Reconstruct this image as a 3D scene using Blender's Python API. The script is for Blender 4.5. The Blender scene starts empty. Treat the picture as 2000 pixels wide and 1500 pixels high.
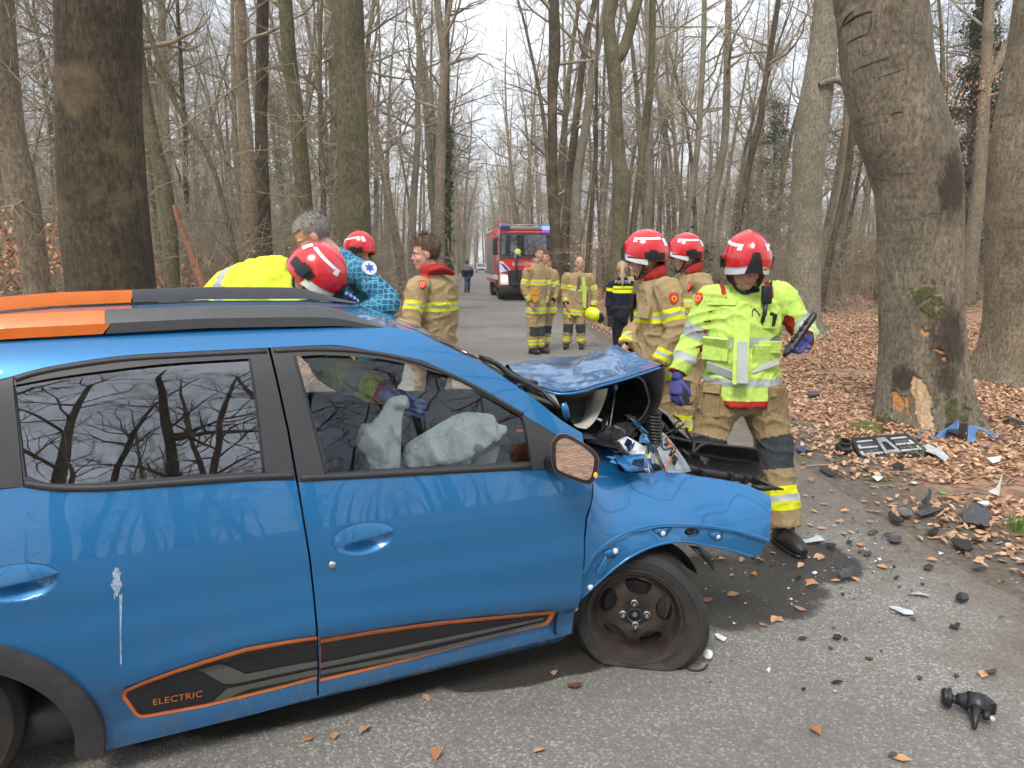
import bpy, bmesh, math, random
import numpy as np
from mathutils import Vector, Matrix, Quaternion, noise
from mathutils.geometry import delaunay_2d_cdt

S = bpy.context.scene
COL = S.collection
R = math.radians
random.seed(7)

# ------------------------------------------------------------------ camera
CAM_H = 1.66
FPX = 1387.0                      # focal length in pixels of the 2000 px wide photograph
PITCH = math.atan((750 - 513) / FPX)
cam_data = bpy.data.cameras.new('camera')
cam_data.sensor_width = 36.0
cam_data.lens = 36.0 * FPX / 2000.0
cam_data.clip_start = 0.05
cam_data.clip_end = 2000.0
cam = bpy.data.objects.new('camera', cam_data)
COL.objects.link(cam)
cam.location = (0, 0, CAM_H)
cam.rotation_euler = (R(90) - PITCH, 0, 0)
S.camera = cam

# ------------------------------------------------------------------ sky and sun (bright overcast)
SUN_EL, SUN_AZ = R(52), R(200)    # azimuth clockwise from +Y: the soft light comes from behind the camera
world = bpy.data.worlds.new('World')
S.world = world
world.use_nodes = True
nt = world.node_tree
nt.nodes.clear()
w_out = nt.nodes.new('ShaderNodeOutputWorld')
w_bg = nt.nodes.new('ShaderNodeBackground')
w_sky = nt.nodes.new('ShaderNodeTexSky')
w_sky.sky_type = 'NISHITA'
w_sky.sun_disc = False
w_sky.sun_elevation = SUN_EL
w_sky.sun_rotation = SUN_AZ
w_sky.air_density = 1.0
w_sky.dust_density = 2.0
w_tc = nt.nodes.new('ShaderNodeTexCoord')
w_map = nt.nodes.new('ShaderNodeMapping')
w_map.inputs['Scale'].default_value = (1.0, 1.0, 2.6)
w_noise = nt.nodes.new('ShaderNodeTexNoise')
w_noise.inputs['Scale'].default_value = 2.2
w_noise.inputs['Detail'].default_value = 7.0
w_noise.inputs['Roughness'].default_value = 0.55
w_ramp = nt.nodes.new('ShaderNodeValToRGB')
w_ramp.color_ramp.elements[0].position = 0.32
w_ramp.color_ramp.elements[0].color = (0.60, 0.66, 0.75, 1)
w_ramp.color_ramp.elements[1].position = 0.68
w_ramp.color_ramp.elements[1].color = (0.88, 0.91, 0.95, 1)
w_mul = nt.nodes.new('ShaderNodeVectorMath')
w_mul.operation = 'SCALE'
w_mul.inputs['Scale'].default_value = 7.4
w_mix = nt.nodes.new('ShaderNodeMix')
w_mix.data_type = 'RGBA'
w_mix.inputs[0].default_value = 0.88
nt.links.new(w_tc.outputs['Generated'], w_map.inputs['Vector'])
nt.links.new(w_map.outputs['Vector'], w_noise.inputs['Vector'])
nt.links.new(w_noise.outputs['Fac'], w_ramp.inputs['Fac'])
nt.links.new(w_ramp.outputs['Color'], w_mul.inputs[0])
nt.links.new(w_sky.outputs['Color'], w_mix.inputs[6])
nt.links.new(w_mul.outputs['Vector'], w_mix.inputs[7])
nt.links.new(w_mix.outputs[2], w_bg.inputs['Color'])
w_bg.inputs['Strength'].default_value = 0.13
nt.links.new(w_bg.outputs['Background'], w_out.inputs['Surface'])

sun_data = bpy.data.lights.new('sun', 'SUN')
sun_data.energy = 1.5
sun_data.angle = R(18)
sun_data.color = (1.0, 0.95, 0.88)
sun = bpy.data.objects.new('sun', sun_data)
COL.objects.link(sun)
sdir = Vector((math.sin(SUN_AZ) * math.cos(SUN_EL), math.cos(SUN_AZ) * math.cos(SUN_EL), math.sin(SUN_EL)))
sun.rotation_euler = sdir.to_track_quat('Z', 'Y').to_euler()
sun.location = sdir * 50

vs = S.view_settings
vs.view_transform = 'Standard'
vs.look = 'None'
vs.exposure = 0.98
vs.gamma = 1.0
vs.use_curve_mapping = False
S.cycles.max_bounces = 6
S.cycles.diffuse_bounces = 2
S.cycles.glossy_bounces = 3
S.cycles.transparent_max_bounces = 12
S.cycles.use_denoising = True
S.cycles.adaptive_threshold = 0.03

# ------------------------------------------------------------------ photograph -> place
_c, _s = math.cos(PITCH), math.sin(PITCH)
CAM = np.array([0.0, 0.0, CAM_H])

def ray(x, y):
    a, b = (x - 1000) / FPX, (y - 750) / FPX
    return np.array([a, _c - b * _s, -_s - b * _c])

def on_ground(x, y, z=0.0):
    d = ray(x, y)
    return Vector(CAM + d * ((z - CAM_H) / d[2]))

def at_depth(x, y, Y):
    d = ray(x, y)
    return Vector(CAM + d * (Y / d[1]))

# ------------------------------------------------------------------ objects and tags
def tag(o, label=None, cat=None, group=None, kind=None):
    if label: o['label'] = label
    if cat: o['category'] = cat
    if group: o['group'] = group
    if kind: o['kind'] = kind
    return o

def empty(name, loc=(0, 0, 0), rz=0.0):
    o = bpy.data.objects.new(name, None)
    o.empty_display_size = 0.1
    COL.objects.link(o)
    o.location = loc
    o.rotation_euler = (0, 0, rz)
    return o

def obj_from(name, me, parent=None):
    o = bpy.data.objects.new(name, me)
    COL.objects.link(o)
    if parent is not None:
        o.parent = parent
    return o

def copy_tree(o, parent=None):
    c = o.copy()
    COL.objects.link(c)
    c.parent = parent
    for ch in list(o.children):
        copy_tree(ch, c)
    return c

def mesh_from(name, V, F, mats=(), midx=None, smooth=True):
    me = bpy.data.meshes.new(name)
    me.from_pydata([tuple(map(float, v)) for v in V], [], [tuple(map(int, f)) for f in F])
    for m in mats:
        me.materials.append(m)
    if midx is not None:
        me.polygons.foreach_set('material_index', np.asarray(midx, dtype=np.int32))
    if smooth:
        me.polygons.foreach_set('use_smooth', np.ones(len(me.polygons), dtype=bool))
    me.update()
    return me

def np_mesh(name, V, F, mats=(), smooth=True):
    """fast mesh from arrays; F is an (n,k) array"""
    V = np.asarray(V, dtype=np.float32); F = np.asarray(F, dtype=np.int32)
    me = bpy.data.meshes.new(name)
    me.vertices.add(len(V)); me.vertices.foreach_set('co', V.ravel())
    n, k = F.shape
    me.loops.add(n * k); me.loops.foreach_set('vertex_index', F.ravel())
    me.polygons.add(n)
    me.polygons.foreach_set('loop_start', np.arange(n, dtype=np.int32) * k)
    me.polygons.foreach_set('loop_total', np.full(n, k, dtype=np.int32))
    me.polygons.foreach_set('use_smooth', np.full(n, smooth, dtype=bool))
    for m in mats:
        me.materials.append(m)
    me.update(calc_edges=True)
    return me

_lab = bpy.data.scenes.new('workbench')         # empty scene for fusing shapes; removed at the end
def evaluated_mesh(o):
    _lab.collection.objects.link(o)
    vl = _lab.view_layers[0]; vl.update()
    me = bpy.data.meshes.new_from_object(o.evaluated_get(vl.depsgraph))
    bpy.data.objects.remove(o)
    return me

def catmull(pts, n=6):
    P = [np.asarray(p, dtype=float) for p in pts]
    out = []
    for i in range(len(P) - 1):
        p0 = P[max(i - 1, 0)]; p1 = P[i]; p2 = P[i + 1]; p3 = P[min(i + 2, len(P) - 1)]
        for k in range(n):
            t = k / n
            out.append(0.5 * ((2 * p1) + (-p0 + p2) * t + (2 * p0 - 5 * p1 + 4 * p2 - p3) * t * t + (-p0 + 3 * p1 - 3 * p2 + p3) * t ** 3))
    out.append(P[-1])
    return out

class MB:
    """collects shapes; build() links them as ONE mesh object"""
    def __init__(self):
        self.V, self.F, self.M = [], [], []
        self.m = 0
    def add(self, V, F):
        o = len(self.V)
        self.V.extend(tuple(map(float, v)) for v in V)
        for f in F:
            self.F.append(tuple(i + o for i in f)); self.M.append(self.m)
        return self
    def mat(self, i):
        self.m = i
        return self
    def box(self, c, s, rot=None, bev=0.0):
        """box centred at c of full size s; bev chamfers every edge"""
        hx, hy, hz = [q / 2 for q in s]
        c = Vector(c)
        b = min(bev, hx * .9, hy * .9, hz * .9)
        if b <= 0:
            V = [Vector((x * hx, y * hy, z * hz)) for x in (-1, 1) for y in (-1, 1) for z in (-1, 1)]
            F = [(0, 1, 3, 2), (4, 6, 7, 5), (0, 4, 5, 1), (2, 3, 7, 6), (0, 2, 6, 4), (1, 5, 7, 3)]
        else:
            bm = bmesh.new()
            bmesh.ops.create_cube(bm, size=1.0)
            bmesh.ops.scale(bm, vec=s, verts=bm.verts)
            bmesh.ops.bevel(bm, geom=bm.edges[:], offset=b, segments=2, profile=.6, affect='EDGES')
            V = [v.co.copy() for v in bm.verts]
            bm.verts.index_update()
            F = [tuple(v.index for v in f.verts) for f in bm.faces]
            bm.free()
        if rot is not None:
            V = [rot @ v for v in V]
        return self.add([v + c for v in V], F)
    def tube(self, pts, rad, seg=8, cap=True, side=None, smooth=0):
        """tube along pts; rad: number, list, or list of (rx, ry); side: fixed x axis of the section"""
        if isinstance(rad, tuple): rad = [rad] * len(pts)
        if smooth:
            if isinstance(rad, (int, float)): rad = [rad] * len(pts)
            rr = [(r if isinstance(r, (tuple, list)) else (r, r)) for r in rad]
            J = catmull([tuple(p) + tuple(r) for p, r in zip(pts, rr)], smooth)
            pts = [Vector(j[:3]) for j in J]; rad = [(max(j[3], 1e-4), max(j[4], 1e-4)) for j in J]
        else:
            pts = [Vector(p) for p in pts]
            if isinstance(rad, (int, float)): rad = [rad] * len(pts)
            rad = [(r if isinstance(r, (tuple, list)) else (r, r)) for r in rad]
        n = len(pts)
        V = []
        prev = None
        for i, p in enumerate(pts):
            t = (pts[min(i + 1, n - 1)] - pts[max(i - 1, 0)])
            t = t.normalized() if t.length > 1e-9 else Vector((0, 0, 1))
            if side is not None:
                a = Vector(side)
            elif prev is not None:
                a = prev
            else:
                a = Vector((1, 0, 0)) if abs(t.x) < .8 else Vector((0, 1, 0))
            a = (a - t * a.dot(t))
            a = a.normalized() if a.length > 1e-6 else t.orthogonal().normalized()
            b = t.cross(a)
            prev = a
            for k in range(seg):
                q = 2 * math.pi * k / seg
                V.append(p + a * (math.cos(q) * rad[i][0]) + b * (math.sin(q) * rad[i][1]))
        F = []
        for i in range(n - 1):
            for k in range(seg):
                k2 = (k + 1) % seg
                F.append((i * seg + k, i * seg + k2, (i + 1) * seg + k2, (i + 1) * seg + k))
        if cap:
            F.append(tuple(range(seg - 1, -1, -1)))
            F.append(tuple((n - 1) * seg + k for k in range(seg)))
        return self.add(V, F)
    def lathe(self, prof, axis_o=(0, 0, 0), axis=(0, 0, 1), seg=24, close=False):
        """prof: list of (radius, height) about axis"""
        ax = Vector(axis).normalized(); a = ax.orthogonal().normalized(); b = ax.cross(a); o = Vector(axis_o)
        V, F = [], []
        for r, h in prof:
            for k in range(seg):
                q = 2 * math.pi * k / seg
                V.append(o + ax * h + a * (r * math.cos(q)) + b * (r * math.sin(q)))
        n = len(prof)
        for i in range(n - 1 + (1 if close else 0)):
            for k in range(seg):
                k2 = (k + 1) % seg
                i2 = (i + 1) % n
                F.append((i * seg + k, i * seg + k2, i2 * seg + k2, i2 * seg + k))
        return self.add(V, F)
    def ell(self, c, r, rot=None, seg=14, rings=9):
        V, F = [], []
        c = Vector(c)
        for i in range(rings + 1):
            th = math.pi * i / rings
            for k in range(seg):
                ph = 2 * math.pi * k / seg
                v = Vector((r[0] * math.sin(th) * math.cos(ph), r[1] * math.sin(th) * math.sin(ph), r[2] * math.cos(th)))
                V.append(c + (rot @ v if rot is not None else v))
        for i in range(rings):
            for k in range(seg):
                k2 = (k + 1) % seg
                if i == 0: F.append((0, (i + 1) * seg + k, (i + 1) * seg + k2))
                elif i == rings - 1: F.append((i * seg + k, (i + 1) * seg, i * seg + k2))
                else: F.append((i * seg + k, (i + 1) * seg + k, (i + 1) * seg + k2, i * seg + k2))
        return self.add(V, F)
    def prism(self, poly, d, close_ends=True):
        """poly: list of 3D points (planar), extruded by vector d"""
        n = len(poly); d = Vector(d)
        V = [Vector(p) for p in poly] + [Vector(p) + d for p in poly]
        F = [(i, (i + 1) % n, n + (i + 1) % n, n + i) for i in range(n)]
        if close_ends:
            F += [tuple(range(n - 1, -1, -1)), tuple(range(n, 2 * n))]
        return self.add(V, F)
    def xform(self, M):
        self.V = [tuple(M @ Vector(v)) for v in self.V]
        return self
    def build(self, name, mats, parent=None, smooth=True, angle=None):
        mats = mats if isinstance(mats, (list, tuple)) else [mats]
        me = mesh_from(name, self.V, self.F, mats, self.M, smooth)
        bm = bmesh.new(); bm.from_mesh(me)
        bmesh.ops.recalc_face_normals(bm, faces=bm.faces)
        if smooth and angle is not None:
            for e in bm.edges:
                if len(e.link_faces) == 2 and e.calc_face_angle(0) > R(angle): e.smooth = False
        bm.to_mesh(me); bm.free()
        return obj_from(name, me, parent)

# ------------------------------------------------------------------ materials
def _nodes(name):
    m = bpy.data.materials.new(name); m.use_nodes = True
    t = m.node_tree
    return m, t, t.nodes['Principled BSDF']

def N(t, kind, **kw):
    n = t.nodes.new(kind)
    for k, v in kw.items():
        if k.startswith('i_'):
            n.inputs[k[2:].replace('_', ' ')].default_value = v
        else:
            setattr(n, k, v)
    return n

def ramp(t, fac, stops):
    r = t.nodes.new('ShaderNodeValToRGB')
    e = r.color_ramp.elements
    while len(e) < len(stops): e.new(.5)
    for q, (p, c) in zip(e, stops):
        q.position = p
        q.color = (c, c, c, 1) if isinstance(c, (int, float)) else tuple(c[:3]) + (1,)
    t.links.new(fac, r.inputs['Fac'])
    return r.outputs['Color']

def mixc(t, fac, a, b, mode='MIX'):
    n = t.nodes.new('ShaderNodeMix'); n.data_type = 'RGBA'; n.blend_type = mode
    for sock, v in ((n.inputs[0], fac), (n.inputs[6], a), (n.inputs[7], b)):
        if hasattr(v, 'is_linked') or hasattr(v, 'links'):
            t.links.new(v, sock)
        else:
            sock.default_value = v if isinstance(v, (int, float)) else tuple(v[:3]) + (1,)
    return n.outputs[2]

def math_n(t, op, a, b=None, clamp=False):
    n = t.nodes.new('ShaderNodeMath'); n.operation = op; n.use_clamp = clamp
    for sock, v in ((n.inputs[0], a), (n.inputs[1], b)):
        if v is None: continue
        if hasattr(v, 'links'): t.links.new(v, sock)
        else: sock.default_value = v
    return n.outputs[0]

def tex(t, scale, detail=4, rough=.55, vec=None, kind='ShaderNodeTexNoise'):
    n = t.nodes.new(kind)
    n.inputs['Scale'].default_value = scale
    if 'Detail' in n.inputs and kind == 'ShaderNodeTexNoise':
        n.inputs['Detail'].default_value = detail; n.inputs['Roughness'].default_value = rough
    if vec is not None: t.links.new(vec, n.inputs['Vector'])
    return n

def coord(t, which='Object', scale=None):
    c = t.nodes.new('ShaderNodeTexCoord').outputs[which]
    if scale is not None:
        m = t.nodes.new('ShaderNodeMapping'); m.inputs['Scale'].default_value = scale
        t.links.new(c, m.inputs['Vector']); c = m.outputs['Vector']
    return c

def bump(t, bsdf, h, strength=.4, dist=.01):
    b = t.nodes.new('ShaderNodeBump'); b.inputs['Strength'].default_value = strength; b.inputs['Distance'].default_value = dist
    t.links.new(h, b.inputs['Height']); t.links.new(b.outputs['Normal'], bsdf.inputs['Normal'])

def pm(name, base, rough=.6, metal=0.0, var=.18, scale=18.0, bmp=0.0, bscale=60.0, coat=0.0, dirt=None, dist=.004, spec=None):
    """plain painted / moulded / woven surface: base colour with uneven tone, optional dirt and relief"""
    m, t, b = _nodes(name)
    v = coord(t)
    n = tex(t, scale, 5, .6, v)
    lo = [c * (1 - var) for c in base]; hi = [min(1, c * (1 + var)) for c in base]
    c = ramp(t, n.outputs['Fac'], [(.3, lo), (.7, hi)])
    if dirt is not None:
        n2 = tex(t, scale * .35, 6, .65, v)
        c = mixc(t, ramp(t, n2.outputs['Fac'], [(.5, 0.0), (.75, dirt[3])]), c, dirt[:3])
    t.links.new(c, b.inputs['Base Color'])
    b.inputs['Roughness'].default_value = rough
    b.inputs['Metallic'].default_value = metal
    b.inputs['Coat Weight'].default_value = coat
    b.inputs['Coat Roughness'].default_value = .03
    if spec is not None: b.inputs['Specular IOR Level'].default_value = spec
    if bmp:
        n3 = tex(t, bscale, 3, .6, v)
        bump(t, b, n3.outputs['Fac'], bmp, dist)
    return m

def emit(name, col, strength):
    m, t, b = _nodes(name)
    b.inputs['Base Color'].default_value = tuple(col) + (1,)
    b.inputs['Emission Color'].default_value = tuple(col) + (1,)
    b.inputs['Emission Strength'].default_value = strength
    return m
# ================================================================== ground, road
ROAD_DIR = Vector((ray(940, 513)[0], ray(940, 513)[1], 0)).normalized()
ROAD_N = Vector((ROAD_DIR.y, -ROAD_DIR.x, 0))          # to the right of the road
EDGE_R = on_ground(1188, 669).dot(ROAD_N)
EDGE_L = on_ground(895, 553).dot(ROAD_N)

def road_off(x, y):
    """signed distance outside the asphalt (negative on it)"""
    d = x * ROAD_N.x + y * ROAD_N.y
    return max(d - EDGE_R, EDGE_L - d)

def gz(x, y):
    o = road_off(x, y)
    if o < .25: return -.012
    k = min(1, (o - .25) / 5)
    far = min(1, o / 60)
    return -.012 + k * (.05 + .09 * noise.noise((x * .35, y * .35, 1.3)) + .03 * noise.noise((x * 1.7, y * 1.7, 4.)) + far * .5 * noise.noise((x * .06, y * .06, 9.)))

def m_floor():
    m, t, b = _nodes('leaf_litter_ground')
    geo = t.nodes.new('ShaderNodeNewGeometry')
    P = geo.outputs['Position']
    vo = tex(t, 15, vec=P, kind='ShaderNodeTexVoronoi')
    vo.inputs['Randomness'].default_value = 1
    sep = t.nodes.new('ShaderNodeSeparateColor'); t.links.new(vo.outputs['Color'], sep.inputs['Color'])
    leaf = ramp(t, sep.outputs['Red'], [(0, (.13, .065, .036)), (.35, (.29, .155, .09)), (.7, (.43, .24, .14)), (1, (.53, .335, .21))])
    n1 = tex(t, 1.1, 6, .65, P)
    leaf = mixc(t, ramp(t, n1.outputs['Fac'], [(.42, 0.0), (.66, .55)]), leaf, (.13, .08, .05))
    # earth strip along the asphalt
    dn = N(t, 'ShaderNodeVectorMath', operation='DOT_PRODUCT'); t.links.new(P, dn.inputs[0]); dn.inputs[1].default_value = tuple(ROAD_N)
    mid, half = (EDGE_R + EDGE_L) / 2, (EDGE_R - EDGE_L) / 2
    off = math_n(t, 'SUBTRACT', math_n(t, 'ABSOLUTE', math_n(t, 'SUBTRACT', dn.outputs['Value'], mid)), half)
    wob = math_n(t, 'MULTIPLY', math_n(t, 'SUBTRACT', tex(t, 1.6, 5, .6, P).outputs['Fac'], .5), 1.6)
    e = math_n(t, 'ADD', off, wob)
    earth_n = tex(t, 22, 8, .7, P)
    earth = ramp(t, earth_n.outputs['Fac'], [(.3, (.07, .055, .042)), (.55, (.14, .115, .09)), (.75, (.235, .195, .155))])
    moss = ramp(t, tex(t, 2.3, 5, .6, P).outputs['Fac'], [(.56, 0.0), (.66, .6)])
    earth = mixc(t, moss, earth, (.10, .105, .03))
    c = mixc(t, ramp(t, e, [(.45, 0.0), (1.0, 1.0)]), earth, leaf)
    t.links.new(c, b.inputs['Base Color'])
    b.inputs['Roughness'].default_value = .9
    h = math_n(t, 'ADD', math_n(t, 'MULTIPLY', sep.outputs['Green'], .6), math_n(t, 'MULTIPLY', earth_n.outputs['Fac'], .6))
    bump(t, b, h, .7, .03)
    return m

def m_asphalt():
    m, t, b = _nodes('worn_asphalt')
    geo = t.nodes.new('ShaderNodeNewGeometry')
    P = geo.outputs['Position']
    vo = tex(t, 115, vec=P, kind='ShaderNodeTexVoronoi')
    sep = t.nodes.new('ShaderNodeSeparateColor'); t.links.new(vo.outputs['Color'], sep.inputs['Color'])
    chip = ramp(t, sep.outputs['Red'], [(0, (.105, .098, .09)), (.55, (.205, .192, .172)), (.85, (.30, .285, .255)), (.95, (.52, .50, .45))])
    fine = tex(t, 260, 3, .6, P)
    chip = mixc(t, .42, chip, ramp(t, fine.outputs['Fac'], [(.35, (.09, .083, .075)), (.65, (.36, .34, .305))]))
    big = tex(t, .5, 6, .62, P)
    c = mixc(t, ramp(t, big.outputs['Fac'], [(.4, 0.0), (.66, .75)]), chip, (.135, .122, .105))
    mid = tex(t, 3.2, 6, .7, P)
    c = mixc(t, ramp(t, mid.outputs['Fac'], [(.56, 0.0), (.74, .5)]), c, (.095, .083, .07))
    # liquid spilled under the nose of the car: darker and glossier
    sx = N(t, 'ShaderNodeSeparateXYZ'); t.links.new(P, sx.inputs[0])
    wn = math_n(t, 'MULTIPLY', math_n(t, 'SUBTRACT', tex(t, 4.5, 6, .65, P).outputs['Fac'], .5), 1.1)
    mask = None
    for (px, py, rx, ry, rot) in ((1400, 1150, .62, .42, .25), (1120, 1275, .55, .17, .3), (1560, 1090, .35, .35, 0), (1000, 1250, .9, .26, .38), (1015, 1312, .36, .11, .30), (700, 1330, .9, .2, .40)):
        q = on_ground(px, py)
        dx = math_n(t, 'SUBTRACT', sx.outputs['X'], q.x); dy = math_n(t, 'SUBTRACT', sx.outputs['Y'], q.y)
        cr, sr = math.cos(rot), math.sin(rot)
        u = math_n(t, 'DIVIDE', math_n(t, 'ADD', math_n(t, 'MULTIPLY', dx, cr), math_n(t, 'MULTIPLY', dy, sr)), rx)
        w = math_n(t, 'DIVIDE', math_n(t, 'SUBTRACT', math_n(t, 'MULTIPLY', dy, cr), math_n(t, 'MULTIPLY', dx, sr)), ry)
        e = math_n(t, 'ADD', math_n(t, 'ADD', math_n(t, 'MULTIPLY', u, u), math_n(t, 'MULTIPLY', w, w)), wn)
        mask = e if mask is None else math_n(t, 'MINIMUM', mask, e)
    wet = ramp(t, mask, [(.78, 1.0), (1.02, 0.0)])
    # fine earth washed onto the edges
    dn = N(t, 'ShaderNodeVectorMath', operation='DOT_PRODUCT'); t.links.new(P, dn.inputs[0]); dn.inputs[1].default_value = tuple(ROAD_N)
    midr, half = (EDGE_R + EDGE_L) / 2, (EDGE_R - EDGE_L) / 2
    off = math_n(t, 'SUBTRACT', math_n(t, 'ABSOLUTE', math_n(t, 'SUBTRACT', dn.outputs['Value'], midr)), half)
    off = math_n(t, 'ADD', off, math_n(t, 'MULTIPLY', math_n(t, 'SUBTRACT', tex(t, 2.0, 6, .65, P).outputs['Fac'], .5), 2.4))
    soil = ramp(t, tex(t, 55, 6, .7, P).outputs['Fac'], [(.3, (.075, .06, .046)), (.7, (.235, .195, .155))])
    c = mixc(t, ramp(t, off, [(0.0, 0.0), (.02, 0.0)]), c, soil) if False else mixc(t, ramp(t, math_n(t, 'ADD', off, 1.0), [(.25, 0.0), (.95, .92)]), c, soil)
    # a tar-filled crack along the middle of the road
    cr_o = math_n(t, 'ADD', math_n(t, 'SUBTRACT', dn.outputs['Value'], midr - .35), math_n(t, 'MULTIPLY', math_n(t, 'SUBTRACT', tex(t, .9, 5, .7, P).outputs['Fac'], .5), .9))
    crk = ramp(t, math_n(t, 'ABSOLUTE', cr_o), [(.015, .5), (.05, 0.0)])
    crk = math_n(t, 'MULTIPLY', crk, ramp(t, tex(t, .55, 3, .6, P).outputs['Fac'], [(.5, 0.0), (.6, 1.0)]))
    c = mixc(t, crk, c, (.20, .20, .19))
    c = mixc(t, wet, c, mixc(t, 1.0, c, (.24, .24, .25), 'MULTIPLY'))
    t.links.new(c, b.inputs['Base Color'])
    t.links.new(ramp(t, wet, [(0, .88), (1, .38)]), b.inputs['Roughness'])
    h = math_n(t, 'ADD', math_n(t, 'MULTIPLY', vo.outputs['Distance'], -.5), math_n(t, 'MULTIPLY', fine.outputs['Fac'], .5))
    bump(t, b, h, .5, .008)
    return m

def axis_steps(lo, hi, fine_lo, fine_hi, step, grow=1.22):
    a = list(np.arange(fine_lo, fine_hi + 1e-6, step))
    s = step
    while a[-1] < hi: s *= grow; a.append(a[-1] + s)
    s = step
    while a[0] > lo: s *= grow; a.insert(0, a[0] - s)
    return a

xs = axis_steps(-420, 420, -14, 16, .35)
ys = axis_steps(-60, 700, -4, 34, .35)
gV = [(x, y, gz(x, y)) for y in ys for x in xs]
nx = len(xs)
gF = [(j * nx + i, j * nx + i + 1, (j + 1) * nx + i + 1, (j + 1) * nx + i) for j in range(len(ys) - 1) for i in range(nx - 1)]
M_FLOOR = m_floor()
ground = obj_from('ground', mesh_from('ground', gV, gF, [M_FLOOR]))
tag(ground, 'leaf strewn woodland floor on both sides of the road', kind='structure')

M_ASPH = m_asphalt()
rV, rF = [], []
ss = axis_steps(-55, 600, -4, 40, .25, 1.15)
for s in ss:
    base = ROAD_DIR * s
    wl = .16 * noise.noise((s * .6, 0, 3)) + .10 * noise.noise((s * 2.3, 0, 8))
    wr = .20 * noise.noise((s * .6, 5, 3)) + .14 * noise.noise((s * 2.3, 5, 8))
    offs = [EDGE_L - .12 + wl, EDGE_L + .3, EDGE_L + .9, 0, EDGE_R - .9, EDGE_R - .3, EDGE_R + .10 + wr]
    for k, o in enumerate(offs):
        p = base + ROAD_N * o
        rV.append((p.x, p.y, -.014 if k in (0, 6) else .002 + .012 * (1 - ((o - (EDGE_L + EDGE_R) / 2) / 2.4) ** 2) - .012))
for j in range(len(ss) - 1):
    for i in range(6):
        rF.append((j * 7 + i, j * 7 + i + 1, (j + 1) * 7 + i + 1, (j + 1) * 7 + i))
road = obj_from('road', mesh_from('road', rV, rF, [M_ASPH]))
tag(road, 'narrow worn asphalt lane running straight through the wood', kind='structure')

# ------------------------------------------------------------------ loose leaves
def leaf_arrays(rng, P, size, tilt=.35):
    """P (n,3): folded, curled beech leaves; 6 vertices and 4 triangles each"""
    n = len(P)
    L = size[:, None]; Wd = L * rng.uniform(.5, .72, (n, 1))
    base = np.array([[0, -.5, 0], [.5, -.05, 0], [.30, .30, 0], [0, .5, 0], [-.30, .30, 0], [-.5, -.05, 0]])
    V = np.repeat(base[None], n, 0)
    V[:, :, 0] *= Wd; V[:, :, 1] *= L
    fold = rng.uniform(-.15, .65, (n, 1)); curl = rng.uniform(-.5, .9, (n, 1))
    V[:, :, 2] = np.abs(V[:, :, 0]) * fold + (V[:, :, 1] ** 2) / np.maximum(L, 1e-6) * curl
    a = rng.uniform(0, 2 * math.pi, n); tx = rng.normal(0, tilt, n); ty = rng.normal(0, tilt, n)
    ca, sa = np.cos(a), np.sin(a)
    x, y, z = V[:, :, 0].copy(), V[:, :, 1].copy(), V[:, :, 2].copy()
    z = z + np.sin(tx)[:, None] * y + np.sin(ty)[:, None] * x
    X = x * ca[:, None] - y * sa[:, None]; Y = x * sa[:, None] + y * ca[:, None]
    z = z - z.min(1, keepdims=True)
    V = np.stack([X + P[:, 0:1], Y + P[:, 1:2], z + P[:, 2:3]], -1)
    f = np.array([[0, 1, 3], [1, 2, 3], [0, 3, 5], [3, 4, 5]])
    F = (f[None] + (np.arange(n) * 6)[:, None, None]).reshape(-1, 3)
    return V.reshape(-1, 3), F

def m_leaf(name, stops):
    m, t, b = _nodes(name)
    at = t.nodes.new('ShaderNodeAttribute'); at.attribute_name = 'tone'
    v = coord(t)
    n = tex(t, 90, 3, .6, v)
    f = math_n(t, 'ADD', at.outputs['Fac'], math_n(t, 'MULTIPLY', math_n(t, 'SUBTRACT', n.outputs['Fac'], .5), .35), True)
    t.links.new(ramp(t, f, stops), b.inputs['Base Color'])
    b.inputs['Roughness'].default_value = .62
    return m

def tone_attr(me, tones, per):
    a = me.attributes.new('tone', 'FLOAT', 'POINT')
    a.data.foreach_set('value', np.repeat(np.asarray(tones, dtype=np.float32), per))

LEAF_STOPS = [(0, (.12, .06, .034)), (.3, (.27, .14, .08)), (.6, (.44, .235, .125)), (.85, (.56, .335, .19)), (1, (.64, .44, .28))]
M_LEAF = m_leaf('dry_beech_leaf', LEAF_STOPS)
M_LEAF_ORANGE = m_leaf('withered_orange_leaf', [(0, (.20, .075, .03)), (.5, (.42, .19, .08)), (1, (.55, .31, .15))])

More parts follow.
